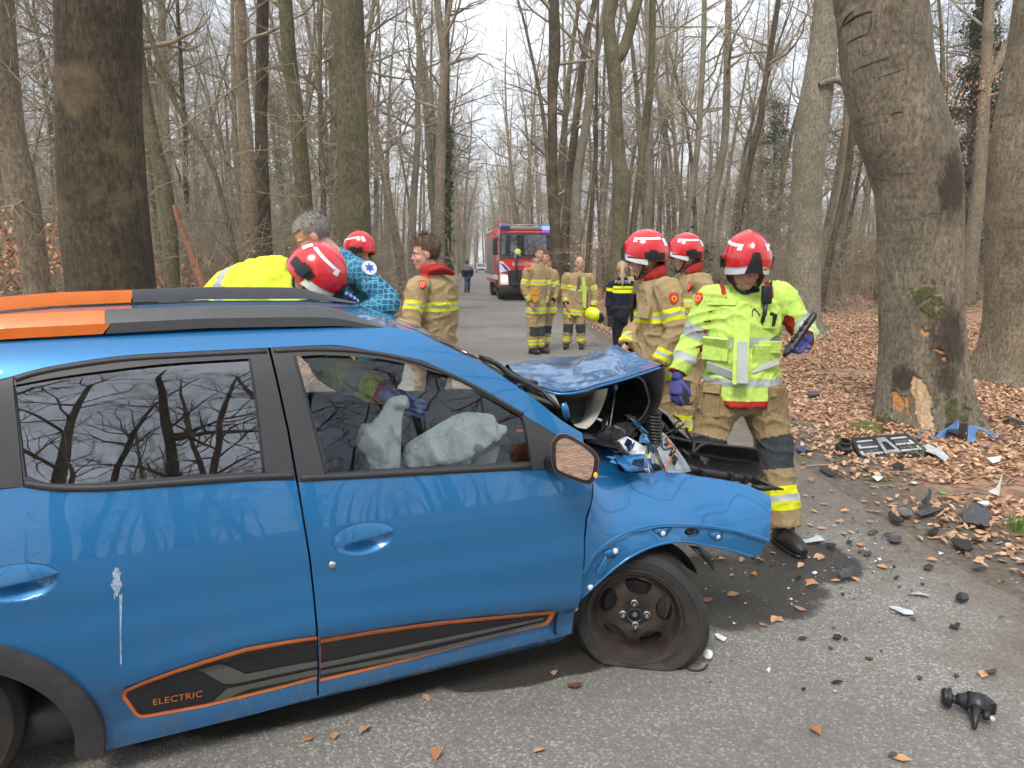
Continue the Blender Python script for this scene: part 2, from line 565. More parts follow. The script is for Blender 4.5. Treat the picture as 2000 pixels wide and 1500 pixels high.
def scatter_litter():
    rng = np.random.default_rng(11)
    pts = []
    # right of the road, dense near the camera and thinning with distance; then left of it beyond the car
    for n, fo, (s0, s1), pw in ((92000, (.15, 11), (1.5, 20), 1.0), (34000, (.5, 22), (12, 42), 1.0), (9000, (.1, 9), (5, 26), 1.0), (3000, (.05, .5), (2, 14), 1.0)):
        o = fo[0] + (fo[1] - fo[0]) * rng.random(n); s = s0 + (s1 - s0) * rng.random(n) ** pw
        side = 1 if n != 9000 else -1
        keep = rng.random(n) < np.clip((o - .05) / .9, .06, 1)
        for oo, sv in zip(o[keep], s[keep]):
            q = ROAD_DIR * sv + ROAD_N * ((EDGE_R + oo) if side > 0 else (EDGE_L - oo))
            if noise.noise((q.x * .9, q.y * .9, 2.)) * .5 + .5 < .26: continue
            pts.append((q.x, q.y, gz(q.x, q.y) + random.random() * .025))
    P = np.array(pts)
    size = rng.uniform(.036, .068, len(P)) * (1 + np.clip(P[:, 1] - 14, 0, 30) * .025)
    V, F = leaf_arrays(rng, P, size)
    me = np_mesh('fallen_leaves', V, F, [M_LEAF], smooth=False)
    tone_attr(me, np.clip(rng.normal(.66, .24, len(P)), 0, 1), 6)
    o = obj_from('fallen_leaves', me)
    tag(o, 'carpet of dry brown beech leaves covering the woodland floor', 'leaves', kind='stuff')
scatter_litter()
# ================================================================== trees
def m_bark(name, c_lo, c_mid, c_hi, moss=.0, ring=.5, patch=None, wound=None):
    m, t, b = _nodes(name)
    v = coord(t)
    vv = coord(t, scale=(11, 11, 2.6))
    hv = coord(t, scale=(1.6, 1.6, 14))
    n1 = tex(t, 2.4, 7, .75, vv); n9 = tex(t, 34, 5, .7, coord(t, scale=(1, 1, .55))); n2 = tex(t, 1.6, 5, .7, v); n3 = tex(t, 1.0, 5, .6, hv)
    c = ramp(t, n1.outputs['Fac'], [(.28, c_lo), (.5, c_mid), (.72, c_hi)])
    c = mixc(t, ramp(t, n2.outputs['Fac'], [(.42, 0.0), (.68, .75)]), c, c_lo)
    c = mixc(t, 1.0, c, ramp(t, n9.outputs['Fac'], [(.32, .52), (.5, 1.0), (.68, 1.45)]), 'MULTIPLY')
    if patch is not None:
        n5 = tex(t, 1.1, 5, .6, v)
        c = mixc(t, ramp(t, n5.outputs['Fac'], [(.54, 0.0), (.64, .6)]), c, patch)
    rg = ramp(t, n3.outputs['Fac'], [(.33, ring * .8), (.40, 0.0)])
    c = mixc(t, rg, c, [q * .5 for q in c_lo])
    if moss:
        n4 = tex(t, 2.2, 6, .65, v)
        sx = N(t, 'ShaderNodeSeparateXYZ'); t.links.new(v, sx.inputs[0])
        low = ramp(t, math_n(t, 'ADD', math_n(t, 'MULTIPLY', sx.outputs['Z'], .35), math_n(t, 'MULTIPLY', n4.outputs['Fac'], -1.0)), [(0, 0)]) if False else n4.outputs['Fac']
        c = mixc(t, ramp(t, low, [(.5, 0.0), (.66, moss)]), c, (.105, .12, .028))
    if wound:                         # damp dark stains above and around the torn bark
        st = None
        for (x, y, rr, zs) in ((1846, 660, .24, .55), (1838, 735, .16, .6), (1770, 740, .13, .7), (1856, 360, .22, .5)):
            D_ = on_ground(1808, 838).y; q = at_depth(x, y, D_ + .12); base = at_depth(1809, 838, D_ + .45)
            vm = N(t, 'ShaderNodeVectorMath', operation='SUBTRACT'); t.links.new(v, vm.inputs[0]); vm.inputs[1].default_value = (q.x - base.x, q.y - base.y, q.z)
            sc_ = N(t, 'ShaderNodeVectorMath', operation='MULTIPLY'); t.links.new(vm.outputs[0], sc_.inputs[0]); sc_.inputs[1].default_value = (1 / rr, 1 / (rr * 2), zs / rr)
            ln = N(t, 'ShaderNodeVectorMath', operation='LENGTH'); t.links.new(sc_.outputs[0], ln.inputs[0])
            st = ln.outputs['Value'] if st is None else math_n(t, 'MINIMUM', st, ln.outputs['Value'])
        st = math_n(t, 'ADD', st, math_n(t, 'MULTIPLY', math_n(t, 'SUBTRACT', tex(t, 9, 6, .7, coord(t, scale=(1.6, 1.6, .6))).outputs['Fac'], .5), 1.6))
        c = mixc(t, ramp(t, st, [(.55, .85), (1.1, 0.0)]), c, (.045, .035, .025))
    t.links.new(c, b.inputs['Base Color'])
    b.inputs['Roughness'].default_value = .88
    b.inputs['Specular IOR Level'].default_value = .25
    fine = tex(t, 26, 6, .7, coord(t, scale=(1, 1, .3)))
    h = math_n(t, 'ADD', math_n(t, 'ADD', n1.outputs['Fac'], math_n(t, 'MULTIPLY', n3.outputs['Fac'], .45)), math_n(t, 'MULTIPLY', fine.outputs['Fac'], .55))
    bump(t, b, h, 1.0, .028)
    return m

BK_TAN = m_bark('bark_tan_beech', (.125, .100, .070), (.25, .203, .142), (.37, .305, .22), moss=.15, ring=.6)
BK_GREY = m_bark('bark_grey_beech', (.13, .114, .083), (.255, .225, .168), (.37, .325, .25), moss=.25, ring=.35)
BK_DARK = m_bark('bark_dark_wet', (.036, .029, .020), (.088, .070, .046), (.16, .128, .086), moss=.2, ring=.25, patch=(.25, .18, .12))
BK_GREEN = m_bark('bark_green_algae', (.07, .063, .038), (.15, .132, .082), (.24, .21, .135), moss=.42, ring=.3)
BK_STRUCK = m_bark('bark_struck_beech', (.12, .101, .074), (.24, .203, .149), (.36, .305, .23), moss=.12, ring=.5, wound=True)
BK_TWIG = pm('twig_bark', (.275, .235, .16), .9, var=.5, scale=3)
BK_TWIGD = pm('dark_twig_bark', (.19, .158, .11), .9, var=.4, scale=3)
BK_TWIGL = pm('pale_twig_bark', (.33, .28, .205), .9, var=.4, scale=3)

class Tubes:
    """fast collector of thin tapering tubes (numpy); triangles and quads stored as quads"""
    def __init__(self):
        self.V, self.F, self.n = [], [], 0
    def add(self, P, r, sides):
        P = np.asarray(P); m = len(P)
        T = np.empty_like(P); T[1:-1] = P[2:] - P[:-2]; T[0] = P[1] - P[0]; T[-1] = P[-1] - P[-2]
        T /= np.linalg.norm(T, axis=1, keepdims=True) + 1e-9
        ref = np.array([0, 0, 1.0]) if abs(T[0, 2]) < .8 else np.array([1.0, 0, 0])
        A = np.cross(T, ref); A /= np.linalg.norm(A, axis=1, keepdims=True) + 1e-9
        B = np.cross(T, A)
        q = np.arange(sides) * 2 * math.pi / sides
        ring = (A[:, None] * np.cos(q)[None, :, None] + B[:, None] * np.sin(q)[None, :, None]) * np.asarray(r)[:, None, None] + P[:, None]
        self.V.append(ring.reshape(-1, 3))
        i = np.arange(m - 1)[:, None] * sides; k = np.arange(sides)[None]; k2 = (k + 1) % sides
        self.F.append(np.stack([i + k, i + k2, i + sides + k2, i + sides + k], -1).reshape(-1, 4) + self.n)
        self.n += m * sides
    def mesh(self, name, mats):
        return np_mesh(name, np.concatenate(self.V), np.concatenate(self.F), mats)

def limb(rng, p, d, L, n, wig, lift):
    P = [p]; d = d / np.linalg.norm(d)
    for i in range(n):
        d = d + rng.normal(0, wig, 3); d[2] += lift
        d /= np.linalg.norm(d)
        P.append(P[-1] + d * (L / n))
    return np.array(P)

def ramify(tb, rng, p, d, L, r, level, kids, lift, wig=.16, sides=(6, 5, 3, 3)):
    n = (7, 5, 4, 3)[level]
    P = limb(rng, p, d, L, n, wig, lift)
    tb.add(P, np.linspace(r, r * (.25 if level < 3 else .5), n + 1), sides[level])
    if level + 1 < len(kids) + 1 and level < len(kids):
        for k in range(kids[level]):
            t = rng.uniform(.18, 1.0); i = min(int(t * n), n - 1); q = P[i] + (P[i + 1] - P[i]) * (t * n - i)
            dd = P[i + 1] - P[i]; dd = dd / np.linalg.norm(dd)
            side = rng.normal(0, 1, 3); side -= dd * side.dot(dd); side /= np.linalg.norm(side) + 1e-9
            ang = rng.uniform(.5, 1.15)
            ramify(tb, rng, q, dd * math.cos(ang) + side * math.sin(ang), L * rng.uniform(.35, .62), max(r * (1 - .7 * t) * .55, .0035), level + 1, kids, lift * .8, wig, sides)

def crown_mesh(name, rng, axis, rads, z0, z1, nb, kids, reach, lift, mats, up=.35, wig=.16, low=0, rmin=.004):
    """branches growing from a trunk axis between heights z0 and z1"""
    tb = Tubes()
    zs = axis[:, 2]
    for k in range(nb):
        z = z0 + (z1 - z0) * rng.random() ** .85
        q = np.array([np.interp(z, zs, axis[:, i]) for i in range(3)]); rt = np.interp(z, zs, rads)
        a = rng.uniform(0, 2 * math.pi); e = rng.normal(up, .25)
        d = np.array([math.cos(a) * math.cos(e), math.sin(a) * math.cos(e), math.sin(e)])
        ramify(tb, rng, q, d, reach * rng.uniform(.55, 1.2) * (1 - .45 * (z - z0) / max(z1 - z0, .1)), min(rt * .55, .02 + .018 * reach) * rng.uniform(.6, 1), 0, kids, lift, wig)
    for k in range(low):   # thin dead shoots low on the trunk
        z = rng.uniform(1.2, max(z0, 2.5)); q = np.array([np.interp(z, zs, axis[:, i]) for i in range(3)])
        a = rng.uniform(0, 2 * math.pi); d = np.array([math.cos(a), math.sin(a), rng.normal(.1, .25)])
        ramify(tb, rng, q, d, rng.uniform(.8, 2.4), .012, 1, (0, 4, 3), .0, .22)
    return tb.mesh(name, mats)

def trunk_mesh(name, axis, rads, mat, seg=14, seed=0, flare=.35, lump=.05, fine=True, roots=5):
    """tapering trunk with uneven girth and root flare"""
    axis = [np.array(a) for a in axis]
    V, F = [], []
    z0 = axis[0][2]
    ph = seed * 1.7
    for i, (p, r) in enumerate(zip(axis, rads)):
        T = axis[min(i + 1, len(axis) - 1)] - axis[max(i - 1, 0)]; T /= np.linalg.norm(T) + 1e-9
        a = np.array([1, 0, 0]) - T * T[0]; a /= np.linalg.norm(a); b = np.cross(T, a)
        hz = p[2] - z0
        for k in range(seg):
            q = 2 * math.pi * k / seg
            n = noise.noise((math.cos(q) * 1.3 + ph, math.sin(q) * 1.3, p[2] * .9)) * lump
            if fine: n += noise.noise((math.cos(q) * 3.5 + ph, math.sin(q) * 3.5, p[2] * 3.1)) * lump * .45
            fl = flare * math.exp(-max(hz, 0) / .28) * (1 + .8 * math.cos(roots * q + ph))
            V.append(p + (a * math.cos(q) + b * math.sin(q)) * r * (1 + n + fl))
    for i in range(len(axis) - 1):
        for k in range(seg):
            k2 = (k + 1) % seg
            F.append((i * seg + k, i * seg + k2, (i + 1) * seg + k2, (i + 1) * seg + k))
    F.append(tuple((len(axis) - 1) * seg + k for k in range(seg)))
    return mesh_from(name, V, F, [mat])

def traced_tree(rows, D, bark, label, seg=20, twig=None, top=13.0, nb=9, kids=(5, 4), reach=2.6, low=6, flare=.3, lump=.045, up=.45, name='beech_tree', group=None, step=.16, z0=None, roots=5, fork=None):
    """rows: (left, right, y) silhouette in the photograph, standing D metres off; real girth and height follow"""
    rng = np.random.default_rng(int(rows[0][0] * 7 + D * 13) % 9999)
    rows = sorted(rows, key=lambda r: -r[2])
    ax, rd = [], []
    for xl, xr, y in rows:
        p = at_depth((xl + xr) / 2, y, D); ax.append(np.array(p)); rd.append((at_depth(xr, y, D) - at_depth(xl, y, D)).length / 2)
    g = gz(ax[0][0], D)
    if ax[0][2] > g + .05:               # hidden foot: carry the stem on to the ground
        sl = (ax[0] - ax[1]) / (ax[0][2] - ax[1][2])
        sl = np.array([sl[0] * .4, 0, 1.0])
        ax.insert(0, ax[0] + sl * (g - .06 - ax[0][2])); rd.insert(0, rd[0] * 1.08)
    else:
        ax[0][2] = g - .08
    sl = (ax[-1] - ax[-2]) / (ax[-1][2] - ax[-2][2])
    h = ax[-1][2]
    while h < top:
        dz = min(2.0, top - h + .01); sl = sl * np.array([.75, .75, 1]) + np.append(rng.normal(0, .03, 2), 0)
        ax.append(ax[-1] + sl * dz); rd.append(max(rd[-1] * (1 - .055 * dz), .03)); h += dz
    J = catmull([np.append(a, r) for a, r in zip(ax, rd)], 1)
    zz = [j[2] for j in J]
    J2 = catmull(J, 8)
    # resample evenly
    J2 = np.array(J2); L = np.concatenate([[0], np.cumsum(np.linalg.norm(np.diff(J2[:, :3], axis=0), axis=1))])
    fine_top = np.interp(min(top, 9.0), J2[:, 2], L)
    sv = np.concatenate([np.arange(0, fine_top, step), np.arange(fine_top, L[-1], .6)])
    J3 = np.stack([np.interp(sv, L, J2[:, i]) for i in range(4)], 1)
    root = empty(name, (J3[0, 0], J3[0, 1], g))
    A = J3[:, :3] - np.array([J3[0, 0], J3[0, 1], g]); Rr = J3[:, 3]
    tr = obj_from('trunk', trunk_mesh('trunk', list(A), list(Rr), bark, seg, int(D * 3), flare, lump, roots=roots), root)
    zc = z0 if z0 is not None else min(5.5, top * .5)
    obj_from('crown', crown_mesh('crown', rng, A, Rr, zc, top, nb, kids, reach, .05, [twig or BK_TWIG], up, low=low), root)
    if fork:
        for (pts, r0, r1) in fork:
            P = np.array([np.array(at_depth(x, y, D)) for x, y in pts]) - np.array([J3[0, 0], J3[0, 1], g])
            d = P[-1] - P[-2]; P = np.vstack([P, P[-1] + d * 1.5, P[-1] + d * 4])
            P = np.array(catmull(P, 5)); rr = np.linspace(r0, r1 * .6, len(P))
            tb = Tubes(); tb.add(P, rr, 12)
            obj_from('limb', tb.mesh('limb', [bark]), root)
    tag(root, label, 'tree', group)
    return root

G1 = 'trees close behind the crashed car'
traced_tree([(-48, 22, 0), (-44, 33, 160), (8, 50, 280), (22, 66, 340), (32, 82, 440), (50, 98, 570)], 8.2, BK_TAN, 'leaning grey brown beech at the far left edge of the picture', low=10, z0=4.5)
traced_tree([(116, 268, -40), (119, 268, 150), (121, 275, 300), (128, 286, 450), (140, 298, 575)], 6.6, BK_DARK, 'thick dark barked tree with pale patches left of the car roof', seg=40, low=3, lump=.03, step=.1)
traced_tree([(255, 278, 60), (272, 296, 200), (290, 316, 290), (305, 334, 360), (318, 345, 440), (322, 352, 560)], 14, BK_GREEN, 'slim leaning tree right beside the thick dark trunk')
traced_tree([(302, 312, 110), (336, 346, 200), (376, 386, 262), (412, 421, 330), (436, 446, 420), (458, 468, 520)], 13, BK_GREEN, 'thin dark sapling leaning left between two trees', seg=10, twig=BK_TWIGD, top=8, nb=5, name='leaning_sapling')
traced_tree([(458, 478, 0), (462, 484, 150), (468, 495, 280), (472, 502, 400), (474, 502, 520)], 15, BK_TAN, 'pale straight beech above the yellow hi-vis back, knotty bark')
traced_tree([(502, 525, 0), (500, 524, 150), (498, 522, 250), (500, 528, 400), (505, 534, 530)], 16, BK_DARK, 'dark slim trunk immediately right of the pale straight beech')
traced_tree([(543, 570, 0), (550, 578, 100), (565, 590, 200), (572, 602, 300), (580, 612, 420), (590, 622, 530)], 13, BK_GREEN, 'mossy trunk curving down to the grey haired man')
traced_tree([(651, 708, 0), (654, 712, 100), (658, 717, 200), (660, 720, 300), (663, 724, 450), (665, 728, 600)], 12.5, BK_GREEN, 'sturdy olive brown trunk rising above the blue patterned sleeve', seg=28, low=4)
traced_tree([(853, 867, 60), (860, 876, 120), (856, 872, 200), (851, 871, 300), (848, 868, 400), (847, 869, 550)], 22, BK_TAN, 'tall brown trunk behind the bareheaded firefighter with red collar', fork=[([(866, 70), (875, 30), (884, -20)], .09, .06)], z0=6)
traced_tree([(1070, 1092, 0), (1072, 1095, 100), (1069, 1090, 160), (1070, 1088, 250), (1072, 1091, 400), (1076, 1101, 520), (1075, 1106, 590)], 27, BK_DARK, 'dark tall trunk at the right flank of the fire engine', top=20, nb=16, reach=4, z0=8)
traced_tree([(1168, 1180, 60), (1150, 1165, 140), (1135, 1152, 250), (1118, 1136, 350), (1113, 1136, 480), (1112, 1138, 575)], 29, BK_GREY, 'grey trunk leaning right behind the bald firefighter', top=20, nb=14, reach=4, z0=7)
traced_tree([(1163, 1169, 100), (1161, 1168, 200), (1160, 1168, 300), (1152, 1160, 400), (1145, 1154, 480), (1138, 1148, 570)], 23, BK_DARK, 'very thin dark stem next to the bald firefighter', seg=10, top=10, nb=9, reach=2, name='thin_tree')
traced_tree([(1181, 1208, 0), (1177, 1201, 45), (1184, 1213, 130), (1193, 1216, 225), (1195, 1223, 315), (1197, 1232, 360), (1195, 1226, 450), (1188, 1230, 560)], 19, BK_GREEN, 'mossy forked tree behind the policewoman', seg=26, top=16, nb=12, reach=3.4, z0=7.5, fork=[([(1202, 118), (1218, 96), (1234, 45), (1247, 0)], .16, .13)])
traced_tree([(1268, 1281, 0), (1265, 1279, 135), (1251, 1266, 270), (1240, 1254, 360), (1230, 1243, 450), (1226, 1241, 560)], 19.3, BK_GREEN, 'slender dark stem growing from beside the forked tree', seg=12, top=16, nb=9, reach=3, z0=7)
traced_tree([(1362, 1374, 200), (1358, 1370, 270), (1344, 1356, 382), (1333, 1346, 440), (1326, 1340, 520)], 28, BK_GREY, 'slim pole tree above the middle red helmet', seg=10, top=18, nb=16, reach=3.2, z0=6, name='pole_tree')
traced_tree([(1414, 1428, 90), (1408, 1423, 270), (1387, 1402, 382), (1376, 1392, 480)], 29, BK_GREY, 'bushy topped pole tree between two red helmets', seg=10, top=18, nb=18, reach=3.6, z0=7, name='pole_tree')
traced_tree([(1484, 1496, 190), (1478, 1490, 240), (1454, 1466, 337), (1436, 1449, 432), (1428, 1442, 520)], 26, BK_DARK, 'dark pole tree leaning right over the hi-vis firefighter', seg=10, top=17, nb=18, reach=3.4, z0=6, name='pole_tree')
traced_tree([(1592, 1637, -10), (1577, 1632, 115), (1557, 1620, 230), (1548, 1606, 344), (1542, 1603, 459), (1534, 1601, 545), (1528, 1600, 620)], 17, BK_GREY, 'large grey beech with knots and a mossy foot left of the struck tree', seg=32, low=2, z0=6.5, flare=.4, step=.12)
traced_tree([(1666, 1679, 180), (1650, 1662, 330), (1630, 1642, 430), (1602, 1616, 560)], 24, BK_DARK, 'thin tree leaning right in the gap left of the struck trunk', seg=10, top=14, nb=10, name='thin_tree')
traced_tree([(1654, 1664, 150), (1640, 1650, 330), (1622, 1632, 450), (1612, 1622, 560)], 27, BK_TAN, 'second thin leaning stem in the gap left of the struck trunk', seg=10, top=14, nb=10, name='thin_tree')
traced_tree([(1990, 2110, 0), (1968, 2090, 143), (1944, 2068, 286), (1936, 2060, 430), (1934, 2060, 573), (1926, 2066, 660), (1912, 2078, 760)], 9.9, BK_TAN, 'broad brown trunk cut off by the right edge of the picture', seg=40, low=1, z0=6.5, flare=.35, step=.1)
traced_tree([(1924, 1942, 0), (1913, 1934, 172), (1901, 1925, 344), (1889, 1914, 459), (1872, 1901, 595)], 28, BK_TAN, 'tall brown tree leaning right in the gap right of the struck trunk', seg=16, top=18, nb=14, reach=3.6, z0=7, fork=[([(1918, 180), (1945, 130), (1975, 75), (1995, 30)], .2, .16)])

# ------------------------------------------------------------------ the struck tree
from mathutils.bvhtree import BVHTree
def smooth2_px(pts, n=4):
    return [tuple(p) for p in catmull([np.array(p, dtype=float) for p in pts], n)]
def struck_tree():
    D = on_ground(1808, 838).y
    rows = [(1630, 1792, -60), (1638, 1800, 0), (1643, 1807, 57), (1652, 1816, 143), (1672, 1836, 229), (1701, 1862, 315), (1715, 1870, 373), (1722, 1871, 459), (1724, 1871, 573), (1724, 1879, 688), (1720, 1890, 774), (1716, 1902, 838)]
    t = traced_tree(rows, D + .45, BK_STRUCK, 'bent beech trunk hit by the car, bark torn open at its foot', seg=72, top=11, low=0, z0=6.5, flare=.14, lump=.035, step=.05, roots=6)
    tr = [c for c in t.children if c.name.startswith('trunk')][0]
    # torn bark: shallow wounds pressed into the trunk where the car hit
    m, tn, b = _nodes('torn_sapwood')
    v = coord(tn, scale=(14, 14, 2.2))
    n = tex(tn, 2.2, 8, .7, v); n2 = tex(tn, 3.0, 6, .7, coord(tn))
    c = ramp(tn, n.outputs['Fac'], [(.3, (.30, .16, .07)), (.5, (.56, .39, .23)), (.7, (.70, .55, .37))])
    c = mixc(tn, ramp(tn, n2.outputs['Fac'], [(.5, 0.0), (.68, .7)]), c, (.26, .20, .13))
    tn.links.new(c, b.inputs['Base Color']); b.inputs['Roughness'].default_value = .8
    bump(tn, b, n.outputs['Fac'], .9, .02)
    m2 = pm('fresh_orange_inner_bark', (.52, .23, .08), .8, var=.4, scale=16, bmp=.6, bscale=40)
    m3 = pm('bruised_dark_bark', (.055, .043, .032), .85, var=.5, scale=9, bmp=.7, bscale=30)
    m4 = pm('thick_moss', (.085, .092, .028), .95, var=.45, scale=20, bmp=1.0, bscale=120, dist=.01)
    me = tr.data
    for q in (m, m2, m3, m4): me.materials.append(q)
    bm = bmesh.new(); bm.from_mesh(me)
    M = Matrix.Translation(t.location)
    # refine the front of the foot so that the wound edges are ragged, not stepped
    def px(p):
        d = p - Vector(CAM); zc = d.y * _c - d.z * _s
        return 1000 + FPX * d.x / zc, 750 - FPX * (d.y * _s + d.z * _c) / zc
    fs = [f for f in bm.faces if (M @ f.calc_center_median()).z < 1.5 and f.normal.y < .25]
    es = list({e for f in fs for e in f.edges})
    bmesh.ops.subdivide_edges(bm, edges=es, cuts=5, use_grid_fill=True)
    def inside(x, y, poly):
        r = False; j = len(poly) - 1
        for i in range(len(poly)):
            (xi, yi), (xj, yj) = poly[i], poly[j]
            if (yi > y) != (yj > y) and x < (xj - xi) * (y - yi) / (yj - yi) + xi: r = not r
            j = i
        return r
    big = [(1783, 738), (1800, 738), (1808, 752), (1817, 770), (1820, 800), (1822, 815), (1828, 845), (1815, 850), (1798, 838), (1789, 812), (1786, 790), (1777, 762)]
    org = [[(1741, 768), (1748, 764), (1757, 775), (1764, 790), (1762, 800), (1752, 803), (1744, 790)], [(1766, 770), (1772, 772), (1777, 790), (1777, 812), (1771, 808), (1766, 790)],
           [(1792, 637), (1800, 645), (1818, 647), (1812, 655), (1800, 650)], [(1815, 678), (1830, 679), (1846, 685), (1838, 689), (1822, 684)], [(1838, 697), (1850, 701), (1848, 706), (1840, 703)]]
    dark = [(1782, 650), (1850, 600), (1872, 640), (1876, 700), (1842, 745), (1850, 790), (1824, 790), (1812, 742), (1790, 735), (1775, 770), (1740, 760), (1775, 720)]
    moss = [[(1822, 782), (1850, 778), (1880, 770), (1905, 812), (1925, 840), (1890, 850), (1830, 850)], [(1700, 812), (1740, 806), (1742, 846), (1690, 850)], [(1782, 560), (1830, 552), (1850, 600), (1826, 625), (1788, 590)]]
    for f in bm.faces:
        w = M @ f.calc_center_median()
        if f.normal.y > .45: continue
        x, y = px(w)
        jx, jy = 6 * noise.noise(w * 22), 9 * noise.noise(w * 19 + Vector((3, 1, 0)))
        x += jx; y += jy
        if inside(x, y, big): f.material_index = 1
        elif any(inside(x, y, o) for o in org): f.material_index = 2
        elif any(inside(x + 2 * jx, y + jy, o) for o in moss) and noise.noise(w * 9) > -.1: f.material_index = 4
    push = {}
    for f in bm.faces:
        if f.material_index in (1, 2):
            for vtx in f.verts: push[vtx] = -.014
        elif f.material_index == 4:
            for vtx in f.verts: push.setdefault(vtx, .010)
    bm.normal_update()
    for vtx, d in push.items(): vtx.co += vtx.normal * (d + .006 * noise.noise(vtx.co * 40))
    for f in bm.faces: f.smooth = True
    bm.to_mesh(me); bm.free()
    # loose bark plates and cracks high on the trunk, knots
    bv = BVHTree.FromPolygons([v.co[:] for v in me.vertices], [tuple(p.vertices) for p in me.polygons])
    o0 = Vector(CAM) - t.location
    for pxs, w in (([(1640, 55), (1660, 40), (1680, 28), (1705, 22)], .020), ([(1645, 52), (1652, 35), (1668, 22)], .016), ([(1655, 84), (1672, 74), (1695, 66)], .012), ([(1700, 27), (1702, 45), (1698, 60)], .012), ([(1664, 140), (1690, 128), (1718, 118), (1740, 112)], .008), ([(1720, 150), (1745, 142), (1770, 134)], .006),
                    ([(1738, 226), (1750, 219), (1764, 220)], .012), ([(1708, 326), (1740, 340), (1786, 336)], .004), ([(1705, 345), (1730, 352)], .010), ([(1800, 424), (1820, 417), (1845, 418)], .006)):
        pts = []
        for x, y in smooth2_px(pxs, 4):
            h = bv.ray_cast(o0, Vector(ray(x, y)).normalized())
            if h[0] is not None: pts.append(h[0] + h[1] * .002 + Vector((0, 0, .006 * noise.noise((x * .2, y * .2, 0)))))
        if len(pts) > 2:
            mb = MB(); mb.tube(pts, [w * .6 * (.35 + .65 * math.sin(math.pi * k / (len(pts) - 1))) for k in range(len(pts))], 6); mb.build('bark_ridge', m3, t)
    return t
STRUCK = struck_tree()

# ------------------------------------------------------------------ the wood: variants, then individuals
def tree_variant(seed, H, r, z0, nb, kids, reach, twig, bark, lean=.02, low=10, up=.5, seg=9):
    rng = np.random.default_rng(seed)
    ax = [np.zeros(3)]; d = np.array([rng.normal(0, lean), rng.normal(0, lean), 1.0])
    n = 16
    for i in range(n):
        d = d + np.append(rng.normal(0, .035, 2), 0); ax.append(ax[-1] + d * H / n)
    ax = np.array(ax); ax[0, 2] = -.3
    rd = r * (1 - .88 * (np.arange(n + 1) / n) ** .9)
    a2 = np.array(catmull([np.append(a, q) for a, q in zip(ax, rd)], 3))
    tm = trunk_mesh('trunk', list(a2[:, :3]), list(np.maximum(a2[:, 3], .006)), bark, seg, seed, .2, .06, False)
    cm = crown_mesh('crown', rng, ax, rd, z0, H, nb, kids, reach, .05, [twig], up, low=low)
    return tm, cm

VAR_TALL = [tree_variant(101, 21, .24, 5.5, 22, (6, 5, 3), 4.4, BK_TWIG, BK_GREY),
            tree_variant(102, 23, .30, 6.0, 22, (6, 5, 3), 4.8, BK_TWIGD, BK_GREEN),
            tree_variant(103, 19, .19, 4.0, 26, (6, 4, 3), 3.8, BK_TWIG, BK_TAN, .05, 14),
            tree_variant(104, 22, .22, 5.0, 22, (6, 5, 3), 4.2, BK_TWIGL, BK_DARK, .04)]
VAR_POLE = [tree_variant(111, 14, .085, 2.2, 34, (5, 4, 2), 2.3, BK_TWIG, BK_GREEN, .05, 12, .35, 7),
            tree_variant(112, 12, .07, 1.6, 34, (5, 4, 2), 2.2, BK_TWIGL, BK_TAN, .07, 12, .3, 7),
            tree_variant(113, 16, .11, 2.6, 32, (6, 4, 2), 2.7, BK_TWIGD, BK_DARK, .04, 14, .4, 7),
            tree_variant(114, 10, .055, .9, 36, (5, 4, 2), 2.0, BK_TWIG, BK_GREY, .08, 10, .25, 7)]

BARKS = {}
for L_, names in ((VAR_TALL, ('grey barked', 'mossy green', 'leaning tan', 'dark barked')), (VAR_POLE, ('greenish', 'pale tan', 'tall dark', 'low grey'))):
    for v_, n_ in zip(L_, names): BARKS[v_[0].name] = n_
def place_tree(v, x, y, rz, sc, label, group, name):
    label = label.replace('bare', 'bare ' + BARKS[v[0].name]).replace('twiggy', 'twiggy ' + BARKS[v[0].name])
    if 'wood' in label: label = label.replace('in the wood', 'in the nearer wood' if y < 36 else 'deeper in the wood')
    if 'distant road' in label: label += ', nearer half' if y < 90 else ', far half'
    o = empty(name, (x, y, gz(x, y)), rz); o.scale = (sc, sc, sc)
    obj_from('trunk', v[0], o); obj_from('crown', v[1], o)
    tag(o, label, 'tree', group)

rt = random.Random(5)
taken = [(c.location.x, c.location.y) for c in COL.objects if c.parent is None and c.get('category') == 'tree']
def free(x, y, gap):
    return all((x - a) ** 2 + (y - b) ** 2 > gap * gap for a, b in taken)

# two rows of trees lining the far road
for side in (-1, 1):
    s = 33.0
    while s < 190:
        o = (EDGE_R + rt.uniform(1.0, 2.0)) if side > 0 else (EDGE_L - rt.uniform(1.0, 2.0))
        q = ROAD_DIR * s + ROAD_N * o
        if free(q.x, q.y, 2.0):
            place_tree(rt.choice(VAR_TALL), q.x, q.y, rt.uniform(0, 6.28), rt.uniform(.85, 1.2),
                       'bare tree lining the %s side of the distant road' % ('right' if side > 0 else 'left'),
                       'roadside trees on the %s' % ('right' if side > 0 else 'left'), 'roadside_tree')
            taken.append((q.x, q.y))
        s += rt.uniform(5.0, 8.5)

def in_view(x, y, m=120):
    return y > 1 and abs(x / y * FPX) < 1000 + m

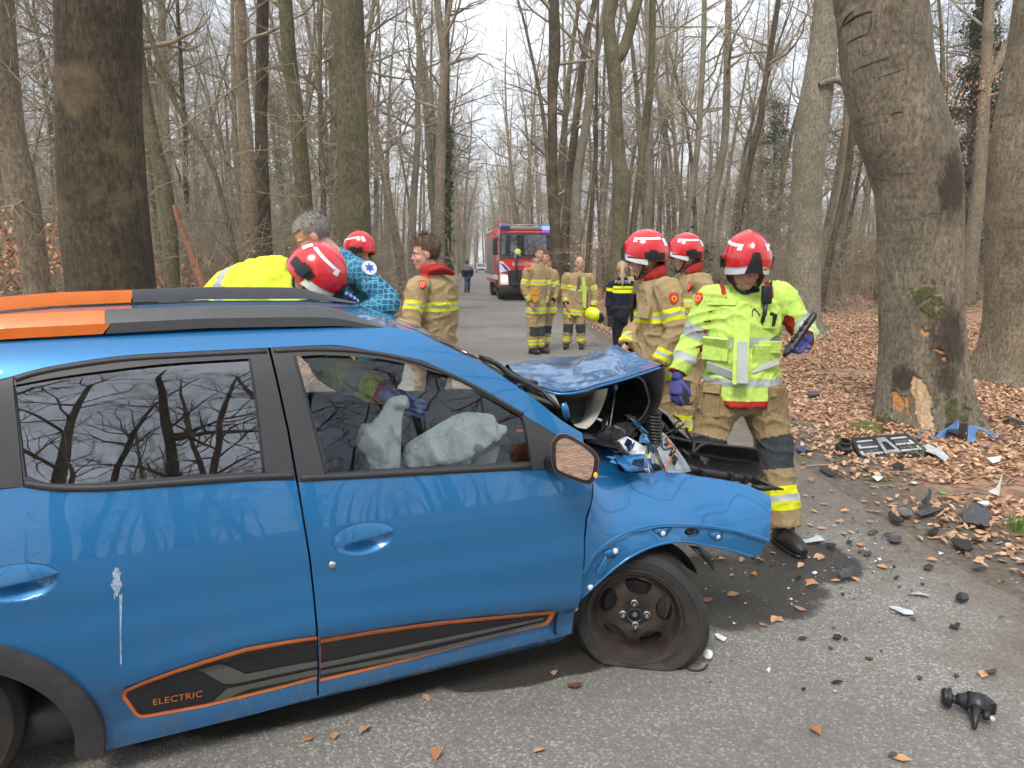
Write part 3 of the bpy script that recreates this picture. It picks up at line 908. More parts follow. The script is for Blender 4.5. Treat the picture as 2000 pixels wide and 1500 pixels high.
def wood(n, y0, y1, side, variants, label, group, name, gap, smin, smax, omin):
    k = tries = 0
    while k < n and tries < n * 60:
        tries += 1
        y = y0 + (y1 - y0) * rt.random() ** .75
        w = y * 1120 / FPX
        x = rt.uniform(-w, w)
        d = x * ROAD_N.x + y * ROAD_N.y
        if side * (d - (EDGE_R if side > 0 else EDGE_L)) < omin: continue
        if not free(x, y, gap): continue
        if (Vector((x, y, 0)) - STRUCK.location).length < 4: continue
        place_tree(rt.choice(variants), x, y, rt.uniform(0, 6.28), rt.uniform(smin, smax), label, group, name)
        taken.append((x, y)); k += 1
wood(46, 24, 60, -1, VAR_TALL, 'tall bare tree among many in the wood left of the road', 'tall trees in the left wood', 'wood_tree', 2.2, .75, 1.15, 2.0)
wood(46, 26, 62, 1, VAR_TALL, 'tall bare tree among many in the wood right of the road', 'tall trees in the right wood', 'wood_tree', 2.2, .75, 1.15, 2.5)
wood(80, 15, 52, -1, VAR_POLE, 'slender twiggy young tree in the wood left of the road', 'young trees in the left wood', 'young_tree', 1.3, .7, 1.2, 2.0)
wood(72, 24, 56, 1, VAR_POLE, 'slender twiggy young tree in the wood right of the road', 'young trees in the right wood', 'young_tree', 1.3, .7, 1.2, 3.0)

# trees behind the camera, mirrored in the car's windows and paint
for (x, y, v, sc) in ((-5.5, -10, VAR_TALL[0], .8), (-1.5, -12, VAR_TALL[1], .75), (4.2, -11, VAR_TALL[2], .8), (7.5, -12, VAR_TALL[3], .9), (-8, -9, VAR_TALL[2], 1), (1.5, -13, VAR_TALL[0], 1), (10, -5, VAR_TALL[1], .9), (-5, -14, VAR_TALL[3], 1),
                      (5, -15, VAR_TALL[1], 1), (13, -12, VAR_TALL[0], 1.1), (-12, -4, VAR_TALL[1], 1), (9.5, 1.5, VAR_TALL[3], .9), (-2.5, -18, VAR_TALL[2], 1.1), (8.5, -18, VAR_TALL[2], 1.1), (16, -4, VAR_TALL[2], 1.1), (-9.5, -17, VAR_TALL[0], 1.1), (4, -22, VAR_TALL[3], 1.2), (13, -21, VAR_TALL[1], 1.2), (-14, -12, VAR_TALL[3], 1.1)):
    if y < 0: x, y, sc = x * 1.15, y * 1.28, sc * 1.2
    place_tree(v, x, y, rt.uniform(0, 6.28), sc, 'bare tree standing behind the viewer across the road', 'trees behind the viewer', 'wood_tree')

# ------------------------------------------------------------------ far wood as one mass
def scatter_object(name, pts, rot, sc, idx, protos):
    """one object that repeats the given forms over points (only for what nobody could count)"""
    me = bpy.data.meshes.new(name); me.from_pydata(pts, [], [])
    for nm, arr in (('rz', rot), ('sc', sc)):
        a = me.attributes.new(nm, 'FLOAT', 'POINT'); a.data.foreach_set('value', np.array(arr, dtype=np.float32))
    a = me.attributes.new('pick', 'INT', 'POINT'); a.data.foreach_set('value', np.array(idx, dtype=np.int32))
    o = obj_from(name, me)
    g = bpy.data.node_groups.new(name, 'GeometryNodeTree')
    g.interface.new_socket('Geometry', in_out='INPUT', socket_type='NodeSocketGeometry')
    g.interface.new_socket('Geometry', in_out='OUTPUT', socket_type='NodeSocketGeometry')
    gi = g.nodes.new('NodeGroupInput'); go = g.nodes.new('NodeGroupOutput')
    join = g.nodes.new('GeometryNodeJoinGeometry')
    def named(nm, tp):
        n = g.nodes.new('GeometryNodeInputNamedAttribute'); n.data_type = tp; n.inputs['Name'].default_value = nm
        return n.outputs['Attribute']
    rzn, scn, pk = named('rz', 'FLOAT'), named('sc', 'FLOAT'), named('pick', 'INT')
    cx = g.nodes.new('ShaderNodeCombineXYZ'); g.links.new(rzn, cx.inputs['Z'])
    for k, forms in enumerate(protos):
        cmpn = g.nodes.new('FunctionNodeCompare'); cmpn.data_type = 'INT'; cmpn.operation = 'EQUAL'
        g.links.new(pk, [q for q in cmpn.inputs if q.name == 'A' and q.type == 'INT'][0]); [q for q in cmpn.inputs if q.name == 'B' and q.type == 'INT'][0].default_value = k
        for so in forms:
            oi = g.nodes.new('GeometryNodeObjectInfo'); oi.inputs['Object'].default_value = so; oi.transform_space = 'ORIGINAL'
            oi.inputs['As Instance'].default_value = True
            ip = g.nodes.new('GeometryNodeInstanceOnPoints')
            g.links.new(gi.outputs[0], ip.inputs['Points']); g.links.new(cmpn.outputs[0], ip.inputs['Selection']); g.links.new(oi.outputs['Geometry'], ip.inputs['Instance'])
            g.links.new(cx.outputs[0], ip.inputs['Rotation']); g.links.new(scn, ip.inputs['Scale'])
            g.links.new(ip.outputs[0], join.inputs[0])
    g.links.new(join.outputs[0], go.inputs[0])
    o.modifiers.new('scatter', 'NODES').node_group = g
    return o
def far_wood():
    rng = np.random.default_rng(21)
    pts, rot, sc, idx = [], [], [], []
    k = 0
    while k < 950:
        if k < 760:
            y = 58 + 170 * rng.random() ** .8; x = rng.uniform(-1, 1) * y * .86
        else:                                   # behind the camera, mirrored in the car's windows
            y = -26 - 60 * rng.random(); x = rng.uniform(-60, 60)
        if 700 <= k < 760:                      # the lane bends away: trees close the view at its far end
            y = rng.uniform(165, 235); q = ROAD_DIR * y + ROAD_N * rng.uniform(-12, 12); x, y = q.x, q.y; pts.append((x, y, gz(x, y))); rot.append(rng.uniform(0, 6.28)); sc.append(rng.uniform(.6, 1.1)); idx.append(k % 4); k += 1; continue
        if road_off(x, y) < 3.0 and y < 195: continue
        pts.append((x, y, gz(x, y))); rot.append(rng.uniform(0, 6.28)); sc.append(rng.uniform(.8, 1.25)); idx.append(k % 4); k += 1
    o = scatter_object('distant_wood', pts, rot, sc, idx, [[SRC[tm.name], SRC[cm.name]] for tm, cm in (VAR_POLE[2], VAR_TALL[0], VAR_TALL[3], VAR_POLE[0])])
    tag(o, 'grey brown mass of bare trees filling the far wood', 'wood', kind='stuff')
SRC = {}
for o in COL.objects:
    if o.type == 'MESH' and o.data.name not in SRC: SRC[o.data.name] = o
far_wood()

# ------------------------------------------------------------------ undergrowth: twiggy scrub as one mass
def undergrowth():
    rng = np.random.default_rng(31)
    shr = []
    for k in range(5):
        tb = Tubes()
        for j in range(rng.integers(4, 7)):
            a = rng.uniform(0, 6.28); e = rng.uniform(.6, 1.35)
            ramify(tb, rng, np.array([rng.normal(0, .12), rng.normal(0, .12), -.05]), np.array([math.cos(a) * math.cos(e), math.sin(a) * math.cos(e), math.sin(e)]), rng.uniform(1.3, 2.8), .011, 1, (0, 9, 5), .02, .2)
        shr.append((np.concatenate(tb.V), np.concatenate(tb.F)))
    pts, rot, sc, idx = [], [], [], []
    while len(pts) < 420:
        left = len(pts) % 5 < 3
        y = 15 + 36 * rng.random() if left else rng.uniform(23, 52)
        x = rng.uniform(-y * .82, y * .82)
        d = x * ROAD_N.x + y * ROAD_N.y
        if left and d > EDGE_L - 2.2: continue
        if not left and d < EDGE_R + 4.5: continue
        pts.append((x, y, gz(x, y))); rot.append(rng.uniform(0, 6.28)); sc.append(rng.uniform(.7, 2.0)); idx.append(len(pts) % len(shr))
    protos = []
    for k, (v, f) in enumerate(shr):
        o = bpy.data.objects.new('scrub_form', np_mesh('scrub_form', v, f, [BK_TWIGL if k % 2 else BK_TWIG])); protos.append([o])
    o = scatter_object('undergrowth', pts, rot, sc, idx, protos)
    tag(o, 'tangle of pale bare twigs and scrub under the trees', 'undergrowth', kind='stuff')
    # withered leaves hanging on the scrub and brown bracken
    P = []
    for k in range(34):
        left = k % 2 == 0
        y = rng.uniform(12, 34) if left else rng.uniform(25, 42)
        x = rng.uniform(-y * .75, y * .75); d = x * ROAD_N.x + y * ROAD_N.y
        if (left and d > EDGE_L - 2) or (not left and d < EDGE_R + 4): continue
        n = 260; q = rng.normal(0, 1, (n, 3)) * np.array([.55, .55, .28]) + np.array([x, y, gz(x, y) + rng.uniform(.4, 1.5)])
        P.append(q)
    # leafy patch high behind the broad right trunk
    for (px_, py_, D_, s_) in ((1880, 170, 22, 1.0), (1860, 250, 23, 1.2), (60, 470, 12, .6), (20, 510, 11, .5), (345, 560, 15, .5), (1740, 500, 26, .9), (1300, 520, 27, .8), (1150, 480, 27, .7)):
        c0 = np.array(at_depth(px_, py_, D_)); P.append(rng.normal(0, 1, (420, 3)) * s_ * np.array([.9, .9, .55]) + c0)
    P = np.concatenate(P); P[:, 2] = np.maximum(P[:, 2], .05)
    V, F = leaf_arrays(rng, P, rng.uniform(.05, .09, len(P)), 1.2)
    me = np_mesh('withered_leaves', V, F, [M_LEAF_ORANGE], smooth=False); tone_attr(me, rng.uniform(0, 1, len(P)), 6)
    o = obj_from('withered_leaves', me)
    tag(o, 'orange withered leaves still hanging on the scrub', 'leaves', kind='stuff')
undergrowth()

# ------------------------------------------------------------------ evergreens and ivy
M_GREEN = m_leaf('evergreen_needles', [(0, (.012, .025, .010)), (.5, (.035, .065, .025)), (1, (.075, .115, .045))])
def evergreen(x, y, D, H, W, label, name='evergreen_tree', z_lo=.1, seed=0, n=5200):
    rng = np.random.default_rng(seed)
    b = at_depth(x, y, D); g = gz(b.x, b.y)
    root = empty(name, (b.x, b.y, g))
    tb = Tubes(); ax = np.stack([np.zeros(9), np.zeros(9), np.linspace(-.1, H, 9)], 1) + np.append(rng.normal(0, .03, (9, 2)), np.zeros((9, 1)), 1)
    tb.add(ax, np.linspace(.03 + H * .012, .015, 9), 8)
    obj_from('trunk', tb.mesh('trunk', [BK_DARK]), root)
    bt = Tubes(); P = []
    nb = int(26 + H * 5)
    for k in range(nb):
        t = rng.uniform(z_lo, 1); z = H * t; a = rng.uniform(0, 6.28); L = W * (1.05 - t) * rng.uniform(.6, 1.15) + .15
        q = limb(rng, np.array([0, 0, z]), np.array([math.cos(a), math.sin(a), .25]), L, 5, .12, -.06)
        bt.add(q, np.linspace(.02, .006, 6), 4)
        m = n // nb; s = rng.uniform(.15, 1, m) * 5
        i = np.minimum(s.astype(int), 4); pp = q[i] + (q[i + 1] - q[i]) * (s - i)[:, None]
        P.append(pp + rng.normal(0, .10 + .05 * W, (m, 3)) * np.array([1, 1, .6]))
    P = np.concatenate(P)
    cr = obj_from('crown', bt.mesh('crown', [BK_DARK]), root)
    V, F = leaf_arrays(rng, P, rng.uniform(.07, .15, len(P)), .9)
    me = np_mesh('foliage', V, F, [M_GREEN], smooth=False); tone_attr(me, rng.uniform(0, 1, len(P)), 6)
    obj_from('foliage', me, cr)
    tag(root, label, 'tree' if H > 4 else 'shrub')
evergreen(1868, 560, 32, 13, 2.6, 'dark green conifer in the gap right of the struck trunk', 'conifer_tree', .15, 1, 15000)
evergreen(1975, 560, 36, 12, 2.8, 'dark conifer half hidden behind the broad right trunk', 'conifer_tree', .15, 2, 13000)
evergreen(1345, 545, 27, 2.6, 2.0, 'low dark evergreen bush between the two helmeted firefighters', 'evergreen_shrub', .02, 3, 3600)
evergreen(1500, 520, 48, 12, 3.4, 'slim conifer deep in the wood above the hi-vis firefighter', 'conifer_tree', .25, 4, 9000)
evergreen(30, 545, 20, 2.0, 1.6, 'small evergreen bush at the far left beneath the leaning beech', 'evergreen_shrub', .02, 5, 2600)
evergreen(560, 530, 48, 13, 2.4, 'slender conifer deep in the wood above the grey haired man', 'conifer_tree', .45, 6, 4500)
def ivy_tree():
    t = traced_tree([(868, 878, 150), (870, 880, 300), (870, 881, 420), (869, 881, 550)], 25, BK_DARK, 'ivy covered trunk beside the road at its left edge', seg=10, top=13, nb=10, reach=2.6)
    rng = np.random.default_rng(4)
    P = []
    for y in np.linspace(255, 560, 60):
        c0 = np.array(at_depth(875, y, 25)); P.append(c0 + rng.normal(0, .10, (22, 3)))
    P = np.concatenate(P) - np.array(t.location)
    V, F = leaf_arrays(rng, P, rng.uniform(.07, .12, len(P)), 1.2)
    me = np_mesh('ivy', V, F, [M_GREEN], smooth=False); tone_attr(me, rng.uniform(.4, 1, len(P)), 6)
    obj_from('ivy', me, t)
ivy_tree()
# ================================================================== the crashed car
# car frame: x forward, y inward from the near flank, z up; origin on the road under the near front wheel
CAR_O = on_ground(1245, 1305)
CAR_PSI = R(22.5)
_cu, _su = math.cos(CAR_PSI), math.sin(CAR_PSI)
def to_car(p):
    d = Vector(p) - CAR_O
    return np.array([d.x * _cu + d.y * _su, -d.x * _su + d.y * _cu, d.z])
def from_car(p):
    return CAR_O + Vector((p[0] * _cu - p[1] * _su, p[0] * _su + p[1] * _cu, p[2]))
CAM_C = to_car(CAM)
def ray_c(x, y):
    d = ray(x, y)
    return np.array([d[0] * _cu + d[1] * _su, -d[0] * _su + d[1] * _cu, d[2]])
def cp(x, y, v):
    """point of the car at lateral depth v seen at photograph position x, y"""
    d = ray_c(x, y)
    return CAM_C + d * ((v - CAM_C[1]) / d[1])
_zz = np.arange(-.2, 2, .002)
_pr = np.interp(_zz, [0, .12, .2, .3, .42, .55, .68, .80, .90, .96, 1.05, 1.2, 1.32, 1.40, 1.5], [.10, .085, .07, .04, .015, 0, .004, .02, .045, .065, .095, .15, .20, .26, .40])
_k = np.exp(-.5 * (np.arange(-40, 41) / 14) ** 2); _k /= _k.sum()
_pr = np.convolve(np.pad(_pr, 40, mode='edge'), _k, 'valid')
def sv(u, z):
    return float(np.interp(z, _zz, _pr)) + .014 * (u + 1.2) ** 2
def sstep(a, b, x):
    t = min(1, max(0, (x - a) / (b - a)))
    return t * t * (3 - 2 * t)
def dec_top(u):
    return float(np.interp(u, [-1.95, -1.87, -1.7, -1.5, -1.27, -.9, -.37, -.2], [.32, .335, .365, .385, .392, .365, .30, .28]))
HANDLES = [(-1.105, .738), (-2.10, .752)]
def flank(u, z):
    v = sv(u, z)
    if z < .95:
        zt = dec_top(u)
        v += .014 * sstep(zt + .012, zt - .02, z) * sstep(-2.05, -1.8, u) * sstep(.16, .22, z)
        v -= .012 * math.exp(-((z - zt - .055) / .05) ** 2) * sstep(-2.0, -1.7, u)
        v += .006 * math.exp(-((z - .62) / .07) ** 2)
        for hu, hz in HANDLES:
            r2 = ((u - hu) / .105) ** 2 + ((z - hz + .008) / .052) ** 2
            if r2 < 1: v += .034 * (1 - r2) ** 1.1
    return v
def fend(u, z):
    a = -.018 + 1.7 * max(0, z - .5) ** 2 + .22 * max(0, z - .5)
    a -= .09 * sstep(.25, .8, u)
    a += .012 * noise.noise((u * 5, z * 6, 3.)) * sstep(-.2, .1, u)
    k = sstep(-.30, .02, u)
    w = sv(u, z) + .02 * math.exp(-((u + .235) / .05) ** 2) * sstep(.45, .8, z)
    return w * (1 - k) + a * k
def on_side(x, y, fn=sv):
    v = .05
    for _ in range(14):
        p = cp(x, y, v); v = .5 * v + .5 * fn(p[0], p[2])
    p = cp(x, y, v)
    return p
def uz(pts, fn=sv):
    return [tuple(on_side(x, y, fn)[[0, 2]]) for x, y in pts]
def smooth2(pts, n=4):
    return [tuple(p) for p in catmull([np.array(p) for p in pts], n)]
def in_poly(x, y, poly):
    r = False; j = len(poly) - 1
    for i in range(len(poly)):
        xi, yi = poly[i]; xj, yj = poly[j]
        if (yi > y) != (yj > y) and x < (xj - xi) * (y - yi) / (yj - yi) + xi: r = not r
        j = i
    return r
def dens(poly, step):
    out = []
    n = len(poly)
    for i in range(n):
        a, b = np.array(poly[i]), np.array(poly[(i + 1) % n])
        m = max(1, int(np.linalg.norm(b - a) / step))
        out += [tuple(a + (b - a) * k / m) for k in range(m)]
    return out
def inside_np(Q, poly):
    r = np.zeros(len(Q), dtype=bool); x, y = Q[:, 0], Q[:, 1]; j = len(poly) - 1
    for i in range(len(poly)):
        (xi, yi), (xj, yj) = poly[i], poly[j]
        c = (yi > y) != (yj > y)
        if yi != yj: r ^= c & (x < (xj - xi) * (y - yi) / (yj - yi) + xi)
        j = i
    return r
def cdt_fill(poly, holes, grid, extra=()):
    verts, edges = [], []
    def loop(p):
        o = len(verts); verts.extend(Vector(q) for q in p)
        edges.extend((o + i, o + (i + 1) % len(p)) for i in range(len(p)))
    loop(poly)
    for h in holes: loop(h)
    B = np.array([tuple(v) for v in verts])
    us = np.arange(B[:, 0].min(), B[:, 0].max(), grid); zs = np.arange(B[:, 1].min(), B[:, 1].max(), grid)
    cand = [(u + (grid / 2 if k % 2 else 0), z) for k, z in enumerate(zs) for u in us] + list(extra)
    ca = np.array(cand, dtype=float).reshape(-1, 2); okm = inside_np(ca, poly)
    for h in holes: okm &= ~inside_np(ca, h)
    for (u, z), good in zip(cand, okm):
        if good:
            if ((B[:, 0] - u) ** 2 + (B[:, 1] - z) ** 2).min() > (grid * .4) ** 2 or (u, z) in extra:
                verts.append(Vector((u, z)))
    rv, re, rf, ov, oe, of = delaunay_2d_cdt(verts, edges, [], 0, 1e-5)
    cc = np.array([(sum(rv[i].x for i in f) / len(f), sum(rv[i].y for i in f) / len(f)) for f in rf]); okm = inside_np(cc, poly)
    for h in holes: okm &= ~inside_np(cc, h)
    F = [tuple(f) for f, good in zip(rf, okm) if good]
    return [(v.x, v.y) for v in rv], F
def panel(name, poly, mat, parent, fn, off=0.0, grid=.04, holes=(), lip=.014, step=.03, extra=()):
    """sheet of bodywork over the (u, z) outline, following fn, with folded edges"""
    poly = dens(poly, step); holes = [dens(h, step) for h in holes]
    P, F = cdt_fill(poly, holes, grid, extra)
    e = .002
    V = [(u, fn(u, z) + off, z) for u, z in P]
    NN = []
    for u, z in P:
        n = Vector(((fn(u + e, z) - fn(u - e, z)) / (2 * e), -1, (fn(u, z + e) - fn(u, z - e)) / (2 * e)))
        NN.append(n.normalized())
    Fo = []
    for f in F:
        a, b, c = [Vector(V[i]) for i in f[:3]]
        Fo.append(f if (b - a).cross(c - a).y < 0 else tuple(reversed(f)))
    # folded edge
    cnt = {}
    for f in Fo:
        for i in range(len(f)):
            cnt.setdefault(frozenset((f[i], f[(i + 1) % len(f)])), []).append((f[i], f[(i + 1) % len(f)]))
    if lip:
        m1, m2 = {}, {}
        for k, l in cnt.items():
            if len(l) == 1:
                a, b = l[0]
                for q in (a, b):
                    if q not in m1:
                        m1[q] = len(V); V.append(V[q]); NN.append(NN[q])
                        m2[q] = len(V); V.append((V[q][0], V[q][1] + lip, V[q][2])); NN.append(Vector((0, 0, 1)))
                Fo.append((b, a, m2[a], m2[b]))
    me = mesh_from(name, V, Fo, [mat])
    nf = len(F)
    sm = np.ones(len(me.polygons), dtype=bool); sm[nf:] = False
    me.polygons.foreach_set('use_smooth', sm)
    loopn = []
    for p in me.polygons:
        for vi in p.vertices:
            loopn.append(tuple(NN[vi]) if p.index < nf else tuple(p.normal))
    me.normals_split_custom_set(loopn)
    return obj_from(name, me, parent)

# ---- materials of the car
def m_paint():
    m, t, b = _nodes('blue_metallic_paint')
    v = coord(t)
    n = tex(t, 900, 2, .5, v); n2 = tex(t, 3.5, 7, .7, v)
    c = ramp(t, n.outputs['Fac'], [(.3, (.006, .13, .335)), (.7, (.016, .19, .45))])
    c = mixc(t, ramp(t, n2.outputs['Fac'], [(.52, 0.0), (.8, .22)]), c, (.10, .12, .13))
    sz = N(t, 'ShaderNodeSeparateXYZ'); t.links.new(v, sz.inputs[0])
    film = math_n(t, 'MULTIPLY', ramp(t, sz.outputs['Z'], [(.14, .5), (.42, 0.0)]), ramp(t, tex(t, 14, 7, .7, coord(t, scale=(1, 1, .35))).outputs['Fac'], [(.35, .15), (.7, 1.0)]))   # road film thrown up by the wheels
    c = mixc(t, film, c, (.12, .105, .085))
    t.links.new(c, b.inputs['Base Color'])
    t.links.new(math_n(t, 'ADD', math_n(t, 'MULTIPLY', film, .9), math_n(t, 'MULTIPLY', n2.outputs['Fac'], .03)), b.inputs['Coat Roughness'])
    b.inputs['Metallic'].default_value = .40; b.inputs['Roughness'].default_value = .36
    b.inputs['Coat Weight'].default_value = 1.0
    d = tex(t, 2.6, 3, .5, v)
    bump(t, b, d.outputs['Fac'], .05, .02)
    return m
PAINT = m_paint()
BLK = pm('black_trim_plastic', (.038, .038, .041), .48, var=.12, scale=40, bmp=.05, bscale=500, dist=.001)
BLKD = pm('dark_moulded_plastic', (.016, .016, .018), .42, var=.35, scale=30, bmp=.25, bscale=60)
BLKW = pm('arch_cladding', (.042, .041, .042), .66, var=.2, scale=25, bmp=.15, bscale=260, dirt=(.10, .09, .075, .5))
ORANGE = pm('orange_trim', (.78, .17, .018), .35, var=.08, coat=.4)
GREYT = pm('grey_rail_plastic', (.075, .077, .083), .42, var=.10, scale=30)
DECK = pm('decal_black', (.018, .018, .02), .38, var=.1)
DECG = pm('decal_grey', (.115, .115, .105), .42, var=.1)
DECO = pm('decal_orange', (.72, .19, .045), .4, var=.08)
CHROME = pm('bright_metal', (.62, .62, .60), .22, 1.0, var=.1)
STEEL = pm('scuffed_steel', (.30, .30, .31), .45, .8, var=.3)
BRAKE = pm('dull_brake_metal', (.05, .048, .046), .5, .5, var=.4)
RUST = pm('rusty_brown_wheel', (.042, .030, .024), .55, .25, var=.5, scale=14, bmp=.3, bscale=70, dirt=(.085, .050, .032, .75))
RUBBER = pm('dusty_rubber', (.022, .021, .019), .75, var=.3, scale=12, bmp=.3, bscale=50, dirt=(.085, .066, .044, .7))
CABIN = pm('dark_cabin_trim', (.022, .022, .024), .75, var=.3, scale=20)
SEATF = pm('dark_seat_fabric', (.03, .031, .035), .9, var=.3, scale=60, bmp=.3, bscale=300)
WHITEP = pm('white_plastic', (.72, .73, .74), .4, var=.06)
CREAM = pm('cream_insulation', (.50, .47, .40), .6, var=.2, scale=14, bmp=.4, bscale=30)
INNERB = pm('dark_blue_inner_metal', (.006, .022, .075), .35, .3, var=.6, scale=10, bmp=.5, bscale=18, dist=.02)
def m_glass(name, tint, refl, rough=0.0):
    m, t, b = _nodes(name)
    t.nodes.remove(b)
    out = [n for n in t.nodes if n.type == 'OUTPUT_MATERIAL'][0]
    tr = N(t, 'ShaderNodeBsdfTransparent'); tr.inputs['Color'].default_value = tuple(tint) + (1,)
    gl = N(t, 'ShaderNodeBsdfGlossy'); gl.inputs['Roughness'].default_value = rough; gl.inputs['Color'].default_value = (.92, .95, 1, 1)
    fr = N(t, 'ShaderNodeFresnel'); fr.inputs['IOR'].default_value = refl
    nz = tex(t, 1.7, 2, .5, coord(t)); bp = N(t, 'ShaderNodeBump'); bp.inputs['Strength'].default_value = .04; bp.inputs['Distance'].default_value = .05
    t.links.new(nz.outputs['Fac'], bp.inputs['Height']); t.links.new(bp.outputs['Normal'], gl.inputs['Normal'])
    mx = N(t, 'ShaderNodeMixShader'); t.links.new(fr.outputs[0], mx.inputs[0]); t.links.new(tr.outputs[0], mx.inputs[1]); t.links.new(gl.outputs[0], mx.inputs[2])
    t.links.new(mx.outputs[0], out.inputs['Surface'])
    return m
GLASS_R = m_glass('dark_privacy_glass', (.20, .22, .23), 2.55)
GLASS_F = m_glass('side_window_glass', (.95, .985, .97), 1.62)
GLASS_W = m_glass('windscreen_glass', (.6, .66, .64), 1.9)
def m_mirror():
    m, t, b = _nodes('mirror_glass')
    b.inputs['Base Color'].default_value = (.95, .95, .95, 1); b.inputs['Metallic'].default_value = 1; b.inputs['Roughness'].default_value = .015
    return m
MIRROR = m_mirror()
def m_airbag():
    m, t, b = _nodes('airbag_cloth')
    v = coord(t)
    n = tex(t, 5, 6, .65, v); n2 = tex(t, 240, 2, .5, v)
    t.links.new(ramp(t, n.outputs['Fac'], [(.3, (.78, .86, .81)), (.7, (.90, .96, .92))]), b.inputs['Base Color'])
    b.inputs['Roughness'].default_value = .85
    h = math_n(t, 'ADD', n.outputs['Fac'], math_n(t, 'MULTIPLY', n2.outputs['Fac'], .06))
    bump(t, b, h, .6, .05)
    return m
AIRBAG = m_airbag()

car = empty('crashed_car', CAR_O, CAR_PSI)
tag(car, 'blue electric hatchback with crumpled nose standing across the road', 'car')

# ---- flank: doors, frames, glass
SEAM = [(580, 940), (592, 1010), (605, 1090), (613, 1160), (619, 1240), (622, 1300), (621, 1361)]
arch_c, arch_r = (-2.35, .20), .42
def arch(a0, a1, r, n=14):
    return [(arch_c[0] + r * math.cos(R(a0 + (a1 - a0) * k / n)), arch_c[1] + r * math.sin(R(a0 + (a1 - a0) * k / n))) for k in range(n + 1)]
local = [(hu + .118 * math.cos(a) * q, hz - .008 + .062 * math.sin(a) * q) for hu, hz in HANDLES for q in (1.05, .98, .9, .78, .6, .4, .2) for a in np.linspace(0, 2 * math.pi, 30, endpoint=False)]
rear_top = uz(smooth2([(45, 951), (110, 960), (200, 960), (330, 951), (480, 941), (577, 938)]))
rear_seam = uz([(x - 2, y) for x, y in SEAM])
rear_bot = uz([(620, 1361), (500, 1394), (350, 1431), (207, 1466)])
rear_poly = [(-2.22, rear_top[0][1] - .004)] + rear_top + rear_seam + rear_bot[1:] + arch(-11, 72, arch_r)
rd = panel('rear_door', rear_poly, PAINT, car, flank, grid=.028, extra=[p for p in local if p[0] < -1.6])
front_top = uz(smooth2([(583, 942), (700, 936), (800, 931), (900, 925), (1050, 917), (1100, 916), (1158, 920)]))
front_right = uz([(1158, 938), (1155, 979), (1145, 1008), (1141, 1056), (1138, 1120), (1130, 1170), (1120, 1225), (1116, 1238)])
front_bot = uz([(1100, 1242), (900, 1290), (700, 1340)])
front_seam = uz([(x + 2, y) for x, y in SEAM])
fd = panel('front_door', front_top + front_right + front_bot + front_seam[::-1][:-1], PAINT, car, flank, grid=.028, extra=[p for p in local if p[0] > -1.6])

rear_glass = uz(smooth2([(28, 752), (135, 733), (315, 711), (484, 700)], 5) + [(492, 740), (503, 830), (512, 918)] + smooth2([(510, 922), (360, 931), (225, 942), (135, 946), (90, 944), (50, 930)], 4))
front_glass = uz(smooth2([(579, 696), (630, 693), (720, 698), (787, 709), (855, 729), (870, 733), (932, 764), (1020, 815)], 4) + [(1026, 830), (1038, 903)] + [(963, 908), (839, 914), (641, 925), (632, 890), (604, 790)])
rear_frame = uz(smooth2([(27, 735), (90, 718), (225, 697), (360, 688), (523, 680)], 5) + [(538, 740), (560, 840), (576, 930)] + [(577, 936)] + smooth2([(480, 940), (330, 950), (200, 959), (110, 959), (48, 950)], 3) + [(38, 850)])
front_frame = uz([(528, 679)] + smooth2([(630, 675), (675, 677), (765, 693), (814, 702), (839, 711), (901, 739), (963, 773), (1025, 813), (1087, 850)], 3) + [(1086, 880), (1082, 914), (1050, 916), (900, 924), (800, 930), (583, 941), (565, 840), (543, 740)])
rf_ = panel('window_frame', rear_frame, BLK, rd, lambda u, z: sv(u, z) - .004, holes=[rear_glass], lip=.03)
ff_ = panel('window_frame', front_frame, BLK, fd, lambda u, z: sv(u, z) - .004, holes=[front_glass], lip=.03)
panel('window_glass', rear_glass, GLASS_R, rd, lambda u, z: sv(u, z) + .008, grid=.05, lip=0)
panel('window_glass', front_glass, GLASS_F, fd, lambda u, z: sv(u, z) + .010, grid=.05, lip=0)
# raised rubber mouldings along the window sills and upper frames
def strip(name, px, r, mat, parent, off=-.006, fn=sv):
    mb = MB(); pts = [on_side(x, y, fn) for x, y in smooth2(px, 5)]
    mb.tube([(p[0], p[1] + off, p[2]) for p in pts], r, 8)
    return mb.build(name, mat, parent)
strip('sill_moulding', [(50, 944), (110, 952), (200, 952), (330, 943), (480, 932), (572, 928)], (.007, .011), BLK, rd)
strip('sill_moulding', [(588, 933), (700, 928), (800, 922), (900, 917), (1036, 910)], (.007, .010), BLK, fd)
strip('frame_moulding', [(30, 741), (90, 724), (225, 703), (360, 694), (520, 686)], (.006, .008), BLK, rd)
strip('frame_moulding', [(535, 685), (630, 682), (720, 688), (800, 703), (860, 724), (930, 757), (1020, 809)], (.006, .008), BLK, fd)
strip('pillar_seam', [(486, 700), (494, 745), (505, 830), (515, 922)], .003, BLKD, rd)
strip('pillar_seam', [(574, 696), (600, 785), (625, 880), (637, 926)], .003, BLKD, fd)
